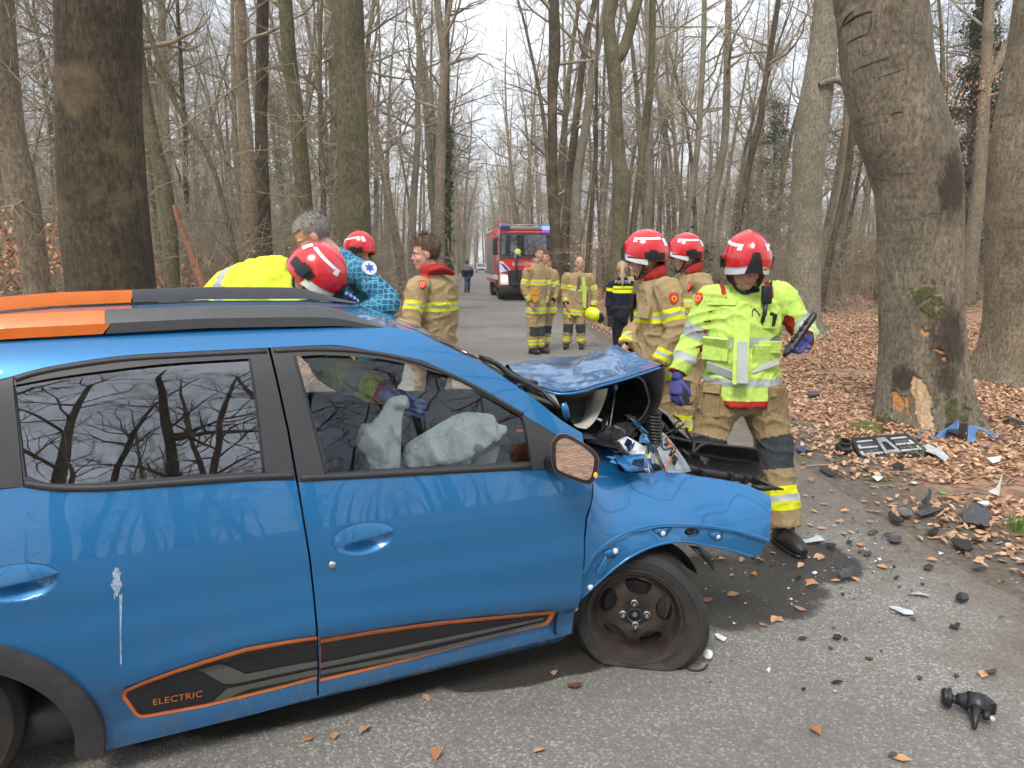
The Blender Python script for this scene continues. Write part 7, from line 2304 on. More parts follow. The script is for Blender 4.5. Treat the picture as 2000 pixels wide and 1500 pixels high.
c, n_ = on_body(f9, 1216, 553); obj_from('back_lettering', mesh_from('back_lettering', [(c.x - .13 + x / w_ * .26, c.y - .018, c.z + y / h_ * .045) for x, y, _ in V], F, [REFL], smooth=False), f9)
sew(f9, 'holster', 1192, 628, rect(.09, .17), BLKP, .05); sew(f9, 'belt', 1214, 600, rect(.30, .05), BLKP, .012)
D = 12.7
J = joints(D, pel=(1243, 606), wai=(1243, 590), che=(1243, 566), nek=(1242, 540), head=(1238, 520), sR=(1222, 550), eR=(1218, 580), wR=(1222, 606), sL=(1263, 550), eL=(1266, 580), wL=(1262, 606), hR=(1235, 612), kR=(1235, 650), aR=(1235, 686), hL=(1252, 612), kL=(1252, 650), aL=(1252, 686))
J = on_feet(J)
person('person whose face peeps out between policewoman and helmeted firefighter', J, (-.35, -1, 0), (0, 0, 1), 'ff', hair='brown', fine=1.8, group=GR, seed=45.0)
D = on_ground(914, 572).y
J = joints(D, pel=(913, 541), wai=(913, 536), che=(913, 529), nek=(913, 520), head=(912, 514), sL=(906, 522), eL=(903, 532), wL=(905, 541), sR=(920, 522), eR=(923, 532), wR=(921, 541), hL=(910, 543), kL=(910, 556, -.1), aL=(909, 568, -.2), hR=(916, 543), kR=(916, 556, .1), aR=(915, 568, .2))
J = on_feet(J)
person('man in dark jacket, cap and jeans walking away down the road', J, (-.1, 1, 0), (0, 0, 1), 'walker', fine=2.4, seed=49.0, cap=NAVY)
# ================================================================== fire engine and a distant car
FRED = pm('fire_engine_red', (.72, .028, .024), .3, var=.08, coat=.6)
FBLUE = pm('stripe_blue', (.02, .05, .42), .4, var=.05); FWHITE = pm('stripe_white', (.78, .78, .80), .4, var=.05)
FBLK = pm('engine_black_plastic', (.018, .018, .020), .5, var=.2); FGREY = pm('engine_grey_metal', (.38, .39, .40), .4, .6, var=.2)
TYRE = pm('truck_tyre', (.022, .021, .020), .85, var=.3)
def m_truckglass():
    m, t, b = _nodes('truck_windscreen'); b.inputs['Base Color'].default_value = (.02, .025, .028, 1); b.inputs['Roughness'].default_value = .04; b.inputs['Specular IOR Level'].default_value = .9
    b.inputs['Coat Weight'].default_value = .6; b.inputs['Coat IOR'].default_value = 2.0
    return m
TGLASS = m_truckglass()
TRG = m_glass('clear_truck_glass', (.55, .6, .6), 1.9)
def fire_engine():
    g0 = on_ground(1029, 587)
    yaw = -math.atan2(ROAD_DIR.x, ROAD_DIR.y)
    T = empty('fire_engine', (g0.x, g0.y, 0), yaw + R(3.5))
    tag(T, 'red fire engine with blue light and headlamp on, facing us on the road', 'fire engine')
    q = MB()
    # cab: side profile (y back, z up) swept across
    prof = [(0, .55), (-.03, 1.0), (0, 1.9), (.10, 2.15), (.26, 2.95), (.45, 3.08), (2.3, 3.10), (2.3, .55)]
    W = 1.24
    q.prism([(-W, y, z) for y, z in prof], (2 * W, 0, 0)); cab = q.build('cab', FRED, T, smooth=False)
    bv = cab.modifiers.new('b', 'BEVEL'); bv.width = .07; bv.segments = 3; bv.limit_method = 'ANGLE'; bv.angle_limit = R(30)
    q = MB(); q.box((0, 5.2, 1.95), (2.5, 5.6, 2.5), bev=.06); q.build('pump_body', FRED, T, angle=30)
    for s in (-1, 1):
        for k in range(3):
            q = MB(); q.box((s * 1.255, 3.3 + 1.7 * k, 1.9), (.02, 1.5, 1.7), bev=.008); q.build('roller_shutter', FGREY, T, angle=30)
        q = MB(); q.box((s * 1.25, 1.25, 2.5), (.02, 1.0, .75), bev=.008); q.build('cab_side_window', TGLASS, T, angle=30)
        q = MB(); q.box((s * 1.255, 4.2, 1.0), (.02, 7.0, .22), bev=.006); q.build('side_stripe', FWHITE, T, angle=30)
        q = MB(); q.prism([(s * 1.262, .3 + .5 * k + d, z) for k in (0,) for d, z in ((0, 1.12), (.3, 1.12), (.75, 1.75), (.45, 1.75))], (s * .01, 0, 0)); q.build('blue_stripe', FBLUE, T, smooth=False)
    # windscreen and its black surround, following the slope of the cab front
    def fp(x, z, off): 
        y = float(np.interp(z, [.55, 1.0, 1.9, 2.15, 2.95, 3.08], [0, -.03, 0, .10, .26, .45])); return (x, y - off, z)
    def front(name, poly, off, mat, th=.02, parent=T):
        n = MB(); n.prism([fp(x, z, off) for x, z in poly], (0, th, 0)); return n.build(name, mat, parent, smooth=False)
    front('windscreen_surround', [(-1.20, 1.82), (1.20, 1.82), (1.18, 2.98), (-1.18, 2.98)], .045, FBLK)
    front('dash_dark', [(-1.10, 2.02), (1.10, 2.02), (1.08, 2.84), (-1.08, 2.84)], .052, pm('dark_cab_inside', (.012, .013, .014), .6), .004)
    front('windscreen', [(-1.11, 2.00), (1.11, 2.00), (1.09, 2.86), (-1.09, 2.86)], .075, TGLASS, .006)
    q = MB(); q.box((.25, -.06, 2.13), (.16, .02, .02)); 
    for s in (-1, 1):
        q = MB(); q.tube([(s * .2, -.06, 1.98), (s * .75, -.03, 2.14)], .014, 6); q.build('wiper', FBLK, T)
    n = MB(); n.ell((-.42, -.10, 2.12), (.15, .03, .14)); n.build('helmet_on_dashboard', HELMY, T)
    front('name_band', [(-1.22, 1.36), (1.22, 1.36), (1.22, 1.80), (-1.22, 1.80)], .035, FRED)
    front('white_chevron', [(-1.215, 1.72), (-1.10, 1.72), (-.72, 1.34), (-1.215, 1.22)], .045, FWHITE)
    front('blue_chevron', [(-1.20, 1.66), (-1.02, 1.58), (-.78, 1.34), (-.95, 1.34)], .058, FBLUE)
    front('blue_chevron', [(.72, 1.34), (.95, 1.34), (1.20, 1.66), (1.02, 1.58)], .058, FBLUE)
    front('white_chevron', [(1.215, 1.72), (1.10, 1.72), (.72, 1.34), (1.215, 1.22)], .045, FWHITE)
    front('blue_centre_stripe', [(-.30, 1.28), (.30, 1.28), (.24, 1.38), (-.24, 1.38)], .05, FBLUE)
    V, F = text_mesh('BRANDWEER', .24, 1.12)
    w = V[:, 0].max(); h = V[:, 1].max(); V = [fp(-.66 + x / w * 1.36, 1.52 + y / h * .16, .06) for x, y, _ in V]
    obj_from('lettering', mesh_from('lettering', V, F, [FWHITE], smooth=False), T)
    front('grille', [(-.80, .62), (.80, .62), (.86, 1.32), (-.86, 1.32)], .05, FBLK)
    for k in range(6):
        z = .72 + k * .10
        n = MB(); n.box((0, -.085, z), (1.5, .03, .035), bev=.006); n.build('grille_slat', pm('grille_slat_grey', (.05, .05, .055), .5) if k == 0 else bpy.data.materials['grille_slat_grey'], T, angle=30)
    n = MB(); n.box((0, -.05, .48), (2.46, .22, .30), bev=.05); n.build('bumper', FBLK, T, angle=30)
    n = MB(); n.box((.05, -.17, .52), (.52, .015, .12)); n.build('number_plate', pm('yellow_plate', (.65, .45, .03), .5), T, smooth=False)
    lit = emit('lit_headlamp', (1, .90, .66), 5)
    for s in (-1, 1):
        front('headlamp_housing', [(s * .82, .70), (s * 1.20, .70), (s * 1.20, 1.20), (s * .86, 1.14)], .06, FWHITE if s < 0 else FGREY)
        n = MB(); n.ell((s * 1.0, -.10, .95), (.11, .03, .12)); n.build('headlamp', lit if s < 0 else pm('unlit_lamp', (.5, .52, .55), .15), T)
        n = MB(); n.box((s * 1.40, .05, 2.35), (.20, .22, .72), bev=.05); n.tube([(s * 1.22, .2, 2.7), (s * 1.40, .1, 2.72)], .025, 8); n.tube([(s * 1.22, .2, 2.05), (s * 1.40, .1, 2.02)], .025, 8); n.build('wing_mirror', FBLK, T, angle=30)
        n = MB(); n.box((s * 1.10, 1.2, .75), (.30, 1.5, .40), bev=.08); n.build('mudguard', FBLK, T, angle=30)
        for yy in (1.25, 5.6):
            wr_ = empty('wheel', (0, 0, 0)); wr_.parent = T
            n = MB(); n.lathe([(.30, -.14), (.44, -.15), (.50, -.11), (.52, -.05), (.52, .05), (.50, .11), (.44, .15), (.30, .14)], (s * 1.05, yy, .52), (1, 0, 0), 28, close=True); n.build('tyre', TYRE, wr_, angle=50)
            n = MB(); n.lathe([(.0001, .10 * s), (.12, .10 * s), (.14, .04 * s), (.30, .08 * s), (.31, -.1 * s)], (s * 1.05, yy, .52), (1, 0, 0), 24); n.build('rim', FGREY, wr_, angle=50)
    # roof: light bar, rails, ladder, blue lamps
    n = MB(); n.box((0, .55, 3.17), (2.3, .30, .15), bev=.03); n.build('light_bar', FGREY, T, angle=30)
    blue = emit('lit_blue_lamp', (.05, .07, 1.0), 4.5); unlit = pm('unlit_blue_lamp', (.03, .05, .30), .2)
    for s in (-1, 1):
        n = MB(); n.box((s * .92, .44, 3.18), (.42, .30, .17), bev=.05); n.build('blue_lamp', blue if s > 0 else unlit, T, angle=40)
        n = MB(); n.tube([(s * 1.15, .3, 3.15), (s * 1.15, .35, 3.36), (s * 1.15, 6, 3.40), (s * 1.15, 7.8, 3.38)], .035, 8); n.build('roof_rail', FGREY, T)
        n = MB(); n.box((s * 1.17, .5, 3.42), (.10, .10, .16), bev=.02); n.build('marker_lamp', FRED, T, angle=30)
    for s in (-.28, .28):
        n = MB(); n.tube([(s, .8, 3.34), (s, 7.5, 3.40)], .03, 8); n.build('ladder_rail', FGREY, T)
    for k in range(12):
        n = MB(); n.tube([(-.28, 1.0 + .55 * k, 3.345), (.28, 1.0 + .55 * k, 3.345)], .018, 6); n.build('ladder_rung', FGREY, T)
    n = MB(); n.tube([(-1.1, .25, 3.30), (1.1, .25, 3.30)], .02, 6); n.build('front_rail', FGREY, T)
    # spotlight mast in front of the grille
    n = MB(); n.tube([(-.52, -.30, .8), (-.52, -.30, 1.95)], .05, 8); n.box((-.52, -.28, .72), (.36, .16, .12), bev=.02); n.tube([(-.52, -.2, .8), (-.52, .0, .75)], .05, 8); n.build('mast', FBLK, T)
    n = MB(); n.tube([(-.58, -.32, 2.10), (-.28, -.32, 1.92)], [.07, .05], 10); n.box((-.56, -.30, 1.92), (.10, .10, .16), bev=.02); n.build('spotlight', FGREY, T)
    n = MB(); n.box((0, 4, .35), (2.2, 7.6, .2)); n.build('chassis', FBLK, T, smooth=False)
fire_engine()
def far_car():
    D = 118.0
    p = at_depth(940, 520, D); T = empty('parked_car', (p.x, p.y, 0), R(2)); tag(T, 'small silver car far down the road behind the walking man', 'car')
    sil = pm('silver_car_paint', (.42, .43, .45), .35, .4, var=.05)
    n = MB(); n.prism([(-.82, y, z) for y, z in ((0, .35), (-.03, .75), (.15, .90), (.95, 1.0), (1.5, 1.52), (3.3, 1.55), (3.9, 1.0), (3.95, .4))], (1.64, 0, 0)); b = n.build('body', sil, T, smooth=False)
    n = MB(); n.prism([(-.70, .97, 1.03), (.70, .97, 1.03), (.62, 1.44, 1.47), (-.62, 1.44, 1.47)], (0, -.02, .02)); n.build('windscreen', TGLASS, T, smooth=False)
    n = MB(); n.box((0, -.03, .52), (1.1, .05, .2), bev=.02); n.build('grille', FBLK, T)
    for s in (-1, 1):
        n = MB(); n.ell((s * .62, 0, .72), (.16, .06, .09)); n.build('headlamp', FWHITE, T)
        for y in (.75, 3.1):
            n = MB(); n.lathe([(.0001, .1), (.28, .1), (.31, .05), (.31, -.05), (.28, -.1), (.0001, -.1)], (s * .74, y, .31), (1, 0, 0), 16); n.build('wheel', TYRE, T)
far_car()
# ================================================================== wreckage and small things on the ground
def gpt(x, y, z=0.0):
    p = on_ground(x, y, z); return p
def shard(name, label, px, mat, th=.012, lift=.0, cat='car part', group=None, curl=.02, seed=0):
    """flat broken piece lying on the ground, outline as in the photograph"""
    P = [gpt(x, y, .004) for x, y in px]
    c = sum(P, Vector()) / len(P); g = max(gz(c.x, c.y), -.01) + .012
    r = random.Random(seed + len(px))
    th = min(th * .5, .014); curl *= .8
    top = [Vector((p.x - c.x, p.y - c.y, th + curl * r.random() + lift)) for p in P]
    bot = [Vector((q.x * .96, q.y * .96, q.z - th * .8)) for q in top]
    n = len(P); ct = Vector((0, 0, th + curl * .45 + lift))
    mb = MB(); V = top + bot + [ct, ct - Vector((0, 0, th * .8))]
    F = [(i, (i + 1) % n, 2 * n) for i in range(n)] + [((i + 1) % n + n, i + n, 2 * n + 1) for i in range(n)] + [(i, i + n, (i + 1) % n + n, (i + 1) % n) for i in range(n)]
    mb.add(V, F); o = mb.build(name, mat, None, smooth=False)
    o.location = (c.x, c.y, g); tag(o, label, cat, group)
    return o
CLRP = pm('scratched_clear_plastic', (.55, .58, .60), .25, var=.2)
DGREY = pm('dark_grey_broken_plastic', (.06, .062, .067), .55, var=.25, bmp=.2)
# ---- front grille lying by the tree
GCHR = pm('satin_chrome', (.62, .63, .65), .3, .5, var=.15)
def grille():
    a, b = gpt(1656, 897), gpt(1798, 893)
    c = gpt(1728, 884); T = empty('broken_grille', (c.x, c.y, gz(c.x, c.y) + .02)); tag(T, 'black front grille with chrome bars lying at the foot of the struck tree', 'grille')
    L = (b - a).length; xd = (b - a).normalized()
    T.rotation_euler = (R(24), R(-4), math.atan2(xd.y, xd.x))
    mb = MB(); mb.prism([(-.47 * L, -.13, 0), (.50 * L, -.15, 0), (.43 * L, .15, 0), (-.36 * L, .16, 0)], (0, 0, .05)); mb.build('grille_plate', BLKD, T, smooth=False)
    mb = MB(); mb.prism([(-.47 * L, -.135, -.06), (.50 * L, -.155, -.06), (.50 * L, -.15, .045), (-.47 * L, -.13, .045)], (0, -.012, 0)); mb.build('grille_lip', BLKD, T, smooth=False)
    for sx in (-1, 1):
        for k, y in enumerate((-.085, .0, .085)):
            x0 = sx * L * .13; x1 = sx * L * (.42 - .03 * k)
            mb = MB(); mb.prism([(x0, y - .009, .052), (x1, y - .010, .052), (x1 - sx * .012, y + .010, .052), (x0, y + .009, .052)], (0, 0, .012)); mb.build('chrome_bar', GCHR, T, smooth=False)
            if k < 2:
                mb = MB(); mb.prism([(x1, y - .01, .052), (x1 - sx * .028, y - .01, .052), (x1 - sx * .032, y + .045, .052), (x1 - sx * .012, y + .045, .052)], (0, 0, .010)); mb.build('chrome_end', GCHR, T, smooth=False)
        for k in range(2):
            mb = MB(); mb.box((sx * L * .25, -.042 + .085 * k, .053), (L * .2, .04, .006)); mb.build('dark_slat', DGREY, T, smooth=False)
    mb = MB(); tz = [(-.075, -.10), (.075, -.10), (.042, .11), (-.042, .11)]; ti = [(-.042, -.066), (.042, -.066), (.022, .05), (-.022, .05)]
    V = [(x, y, .066) for x, y in tz] + [(x, y, .066) for x, y in ti] + [(x * 1.05, y * 1.05, .05) for x, y in tz] + [(x, y, .05) for x, y in ti]
    mb.add(V, [(i, (i + 1) % 4, 4 + (i + 1) % 4, 4 + i) for i in range(4)] + [(i, 8 + i, 8 + (i + 1) % 4, (i + 1) % 4) for i in range(4)] + [(4 + i, 4 + (i + 1) % 4, 12 + (i + 1) % 4, 12 + i) for i in range(4)]); mb.build('badge', CHROME, T, smooth=False)
    mb = MB(); mb.box((-.55 * L, .05, .0), (.10, .12, .12), bev=.02); mb.box((-.62 * L, -.05, -.02), (.12, .05, .05), bev=.01); mb.lathe([(.035, 0), (.05, 0), (.05, .06), (.035, .06)], (-.52 * L, .08, .03), seg=16, close=True); mb.build('mounting_bracket', BLKD, T, angle=40)
grille()
# ---- torn blue bumper pieces at the tree
def blue_piece(name, label, curves, D, crumple, seed):
    C = [[at_depth(x, y, D + dd) for x, y, dd in c] for c in curves]
    V, F = loft([[tuple(p) for p in c] for c in C], 5, crumple, seed)
    c0 = sum((Vector(v) for v in V), Vector()) / len(V); c0.z = 0
    mb = MB(); V = [Vector(v) - c0 for v in V]
    for v in V: v.z = max(v.z, gz(v.x + c0.x, v.y + c0.y) + .01)
    mb.add(V, F); mb.mat(1); mb.add([v + Vector((0, .012, -.006)) for v in V], [tuple(reversed(f)) for f in F])
    o = mb.build(name, [PAINT, BLKD]); o.location = c0; tag(o, label, 'car part')
    return o
Dg = gpt(1850, 862).y
blue_piece('bumper_fragment', 'bright blue torn bumper strip leaning on the struck tree\'s foot', [[(1803, 861, 0), (1820, 850, .05), (1848, 836, .1), (1870, 822, .12), (1872, 820, .12)], [(1806, 863, -.02), (1824, 858, 0), (1850, 850, .05), (1868, 842, .08), (1874, 828, .1)]], Dg + .10, .004, 1.0)
blue_piece('bumper_fragment', 'blue bumper corner with a lamp opening lying right of the struck tree', [[(1888, 868, -.1), (1890, 850, .02), (1892, 832, .1), (1915, 834, .14), (1945, 848, .12), (1976, 866, .05)], [(1898, 872, -.12), (1905, 858, 0), (1906, 842, .08), (1918, 840, .1), (1942, 854, .1), (1968, 866, .04)]], Dg, .003, 2.0)
blue_piece('bumper_fragment', 'narrow blue bumper lip lying among leaves below the lamp opening', [[(1889, 866, -.08), (1896, 876, -.12), (1915, 882, -.15), (1938, 886, -.18)], [(1898, 862, -.06), (1904, 870, -.1), (1918, 876, -.13), (1934, 880, -.15)]], Dg, .002, 3.0)
shard('plastic_fragment', 'black plastic backing between the two blue bumper pieces', [(1846, 838), (1868, 826), (1890, 832), (1888, 856), (1870, 862), (1850, 856)], BLKD, .05, .05, seed=3)
shard('plastic_fragment', 'small dark blue chip left of the bright blue bumper strip', [(1786, 862), (1798, 852), (1802, 860), (1794, 866)], PAINT, .012, .02, seed=5)
# ---- dark fragments
shard('undertray_fragment', 'large dark grey curved plate with a crack on the bare earth', [(1879, 1004), (1884, 994), (1908, 990), (1926, 998), (1938, 1012), (1930, 1024), (1934, 1034), (1916, 1034), (1898, 1029), (1880, 1028)], DGREY, .010, .01, seed=1)
shard('plastic_fragment', 'long jagged black plastic strip left of the cracked plate', [(1790, 1005), (1800, 998), (1825, 996), (1848, 988), (1856, 993), (1835, 1004), (1808, 1012), (1798, 1012)], DGREY, .012, .01, seed=2)
shard('plastic_fragment', 'upright dark plastic hook beside a curled leaf', [(1797, 998), (1808, 985), (1812, 970), (1818, 974), (1817, 990), (1806, 1000)], BLKD, .02, .05, seed=6)
shard('plastic_fragment', 'bent black loop of plastic with chrome bits near the road edge', [(1733, 1007), (1740, 1004), (1746, 1014), (1762, 1020), (1766, 1024), (1756, 1027), (1742, 1022)], BLKD, .02, .01, seed=7)
shard('lamp_fragment', 'broken silver lamp reflector piece on the earth beside the black loop', [(1752, 1000), (1766, 998), (1780, 1006), (1782, 1014), (1768, 1014), (1756, 1008)], STEEL, .025, .01, seed=8)
shard('plastic_fragment', 'dark triangular splinter on the asphalt behind the hi-vis firefighter\'s boot', [(1599, 917), (1606, 914), (1634, 930), (1637, 933), (1618, 929)], BLKD, .012, .0, seed=9)
shard('plastic_fragment', 'small dark blue bracket lying on the asphalt near the firefighter\'s knee', [(1553, 868), (1560, 873), (1580, 877), (1584, 882), (1566, 887), (1556, 882)], pm('dark_blue_plastic', (.03, .06, .14), .5), .03, .0, seed=10)
shard('plastic_fragment', 'black ribbed bracket lying on the asphalt at the right edge', [(1857, 1060), (1866, 1058), (1895, 1066), (1900, 1076), (1886, 1082), (1868, 1074)], BLKD, .04, .0, seed=11)
shard('plastic_fragment', 'black ragged lump of plastic alone on the grey asphalt', [(1866, 1168), (1874, 1165), (1890, 1167), (1892, 1175), (1880, 1179), (1868, 1176)], BLKD, .03, .0, curl=.03, seed=12)
shard('plastic_fragment', 'folded dark grey shard with pointed corners near the wing tip', [(1630, 1122), (1640, 1126), (1668, 1120), (1662, 1138), (1644, 1139), (1634, 1130)], DGREY, .015, .01, curl=.05, seed=13)
shard('plastic_fragment', 'black plastic end cap tangled in leaves below the grille', [(1742, 915), (1752, 908), (1766, 912), (1764, 924), (1748, 926)], BLKD, .06, .0, seed=14)
shard('plastic_fragment', 'dark stick-like strip at the right picture edge among leaves', [(1958, 820), (1966, 818), (2000, 832), (2004, 838), (1985, 834)], BLKD, .02, .02, seed=15)
shard('plastic_fragment', 'flat grey slab of plastic on the leaves in mid wood', [(1572, 775), (1586, 771), (1604, 772), (1600, 777), (1584, 779)], DGREY, .02, .03, seed=16)
# ---- pale and clear fragments
shard('lamp_glass_fragment', 'clear curved lamp glass splinter between grille and bumper corner', [(1800, 880), (1812, 876), (1840, 892), (1852, 900), (1846, 910), (1826, 898), (1808, 890)], CLRP, .015, .02, seed=20)
shard('white_fragment', 'white plastic chip on the earth below the grille', [(1702, 934), (1708, 930), (1724, 932), (1722, 938), (1714, 941)], WHITEP, .012, .0, seed=21)
shard('white_fragment', 'white plastic sliver lying on leaves right of the bumper pieces', [(1926, 908), (1940, 906), (1954, 904), (1952, 912), (1938, 916)], WHITEP, .012, .03, seed=22)
shard('white_fragment', 'pale forked scrap of plastic standing up among leaves', [(1927, 978), (1940, 970), (1948, 955), (1956, 944), (1952, 965), (1950, 982), (1938, 980)], CREAM, .012, .02, curl=.08, seed=23)
shard('white_fragment', 'white curved chip behind the cracked grey plate', [(1908, 992), (1918, 988), (1930, 990), (1930, 995), (1920, 996)], WHITEP, .012, .02, seed=24)
shard('lamp_glass_fragment', 'clear jagged strip of lamp glass on the wet asphalt edge', [(1554, 1055), (1574, 1058), (1590, 1053), (1592, 1048), (1600, 1050), (1612, 1060), (1596, 1062), (1572, 1062)], CLRP, .008, seed=25)
shard('lamp_glass_fragment', 'clear plastic sliver on dry asphalt, upper of two', [(1770, 1160), (1795, 1158), (1814, 1163), (1816, 1168), (1800, 1164), (1776, 1163)], CLRP, .006, seed=26)
shard('lamp_glass_fragment', 'clear plastic sliver on dry asphalt, lower and wider of two', [(1735, 1187), (1750, 1188), (1782, 1198), (1784, 1202), (1766, 1204), (1740, 1193)], CLRP, .006, seed=27)
shard('white_fragment', 'white crumpled scrap right of the flat tyre', [(1395, 1243), (1402, 1242), (1420, 1252), (1414, 1255), (1400, 1250)], WHITEP, .01, seed=28)
shard('blue_fragment', 'brown stained flat chip under the sill', [(1106, 1340), (1128, 1336), (1139, 1341), (1124, 1349), (1110, 1346)], pm('rust_chip', (.14, .06, .035), .8), .004, seed=29)
rs = random.Random(3)
for k, (x, y, w) in enumerate(((1622, 1068, 14), (1695, 1083, 10), (1812, 1109, 12), (1910, 1110, 14), (1634, 1248, 12), (1568, 1248, 10), (1635, 1334, 12), (1936, 1314, 14), (1864, 1225, 12), (1785, 1210, 8), (1570, 1350, 6), (1742, 1477, 12), (1650, 1112, 8), (1748, 1056, 20), (1560, 1130, 8), (1700, 1040, 10), (1660, 1060, 9), (1735, 1045, 10), (1822, 1040, 16), (1680, 1078, 8), (1750, 1130, 7), (1955, 1207, 6))):
    pts = [(x + w * math.cos(a) * rs.uniform(.6, 1.1), y + w * .42 * math.sin(a) * rs.uniform(.6, 1.1)) for a in np.linspace(0, 2 * math.pi, rs.choice((5, 6, 7)), endpoint=False)]
    shard('plastic_splinter', 'small dark plastic splinter scattered on the asphalt', pts, DGREY if k % 2 else BLKD, .008, group='dark splinters on the asphalt', seed=k)
for k, (x, y, w) in enumerate(((1718, 1096, 5), (1853, 1100, 5), (1590, 1120, 7), (1712, 1098, 6), (1838, 1082, 6), (1520, 1050, 6), (1548, 1056, 5), (1476, 1082, 5), (1785, 945, 8), (1690, 1075, 5), (1500, 1312, 5), (1632, 1352, 5))):
    pts = [(x + w * math.cos(a) * rs.uniform(.6, 1.1), y + w * .45 * math.sin(a) * rs.uniform(.6, 1.1)) for a in np.linspace(0, 2 * math.pi, 5, endpoint=False)]
    shard('glass_splinter', 'small clear or white splinter scattered on the asphalt', pts, CLRP if k % 2 else WHITEP, .005, group='pale splinters on the asphalt', seed=k)
# ---- suspension ball joint at lower right
def ball_joint():
    a = gpt(1842, 1382); b = gpt(1905, 1396); T = empty('suspension_link', (b.x, b.y, 0)); tag(T, 'black suspension ball joint with short arm on the asphalt at lower right', 'car part')
    A = a - b; A.z = 0; d = A.normalized(); s = Vector((d.y, -d.x, 0))
    mb = MB(); mb.tube([Vector((0, 0, .045)) + d * .03, d * .06 + Vector((0, 0, .045)), d * A.length * .55 + Vector((0, 0, .04)), d * A.length * .8 + Vector((0, 0, .045))], [.034, .022, .015, .018], 14, smooth=3); mb.build('arm', BLKP, T)
    mb = MB(); mb.lathe([(.0001, 0), (.036, 0), (.040, .006), (.030, .012), (.034, .020), (.026, .03), (.0001, .03)], d * A.length * .80 + Vector((0, 0, .045)), d, 20); mb.build('rubber_cap', BLKP, T)
    mb = MB(); mb.lathe([(.0001, -.028), (.036, -.028), (.046, -.02), (.048, 0), (.040, .02), (.030, .035), (.0001, .035)], (0, 0, .05), (s * .5 + Vector((0, 0, .85)))[:], 22); mb.box(-d * .03 + Vector((0, 0, .045)), (.05, .05, .05), bev=.01); mb.build('housing', BLKP, T, angle=40)
    e = gpt(1902, 1432) - b; e.z = 0; e.normalize()
    mb = MB(); mb.tube([e * .04 + Vector((0, 0, .05)), e * .075 + Vector((0, 0, .035)), e * .12 + Vector((0, 0, .014))], [.020, .014, .007], 10); mb.tube([e * .05 - d * .03 + Vector((0, 0, .05)), e * .07 - d * .035 + Vector((0, 0, .03))], .012, 8); mb.build('stud', BLKP, T)
    mb = MB(); mb.ell(e * .065 - d * .05 + Vector((0, 0, .035)), (.010, .010, .010)); mb.build('nut', CREAM, T)
ball_joint()
# ---- sensor with cable by the tyre
def sensor():
    c = gpt(1382, 1292); T = empty('cable_sensor', (c.x, c.y, 0)); tag(T, 'round white sensor on a red and black cable beside the flat tyre', 'sensor')
    d = (Vector(CAM) - c).normalized(); d = (d + Vector((0, 0, .2))).normalized()
    mb = MB(); o = Vector((0, 0, .034)); mb.lathe([(.0001, .010), (.006, .010), (.008, .006), (.016, .008), (.020, .004), (.020, -.006), (.0001, -.006)], o, d, 24); mb.build('sensor_head', WHITEP, T)
    P = [gpt(x, y, .006) - c for x, y in ((1382, 1303), (1372, 1308), (1352, 1309), (1340, 1304))]
    for p in P: p.z = .006
    P[0].z = .02
    mb = MB(); mb.tube(P, .004, 8, smooth=4); mb.build('black_cable', BLKP, T)
    P = [gpt(x, y, .006) - c for x, y in ((1341, 1305), (1328, 1296), (1318, 1288), (1310, 1281))]
    for p in P: p.z = .006
    P[-1].z = .03
    mb = MB(); mb.tube(P, .003, 8, smooth=4); mb.build('red_cable', pm('red_wire', (.45, .04, .03), .5), T)
sensor()
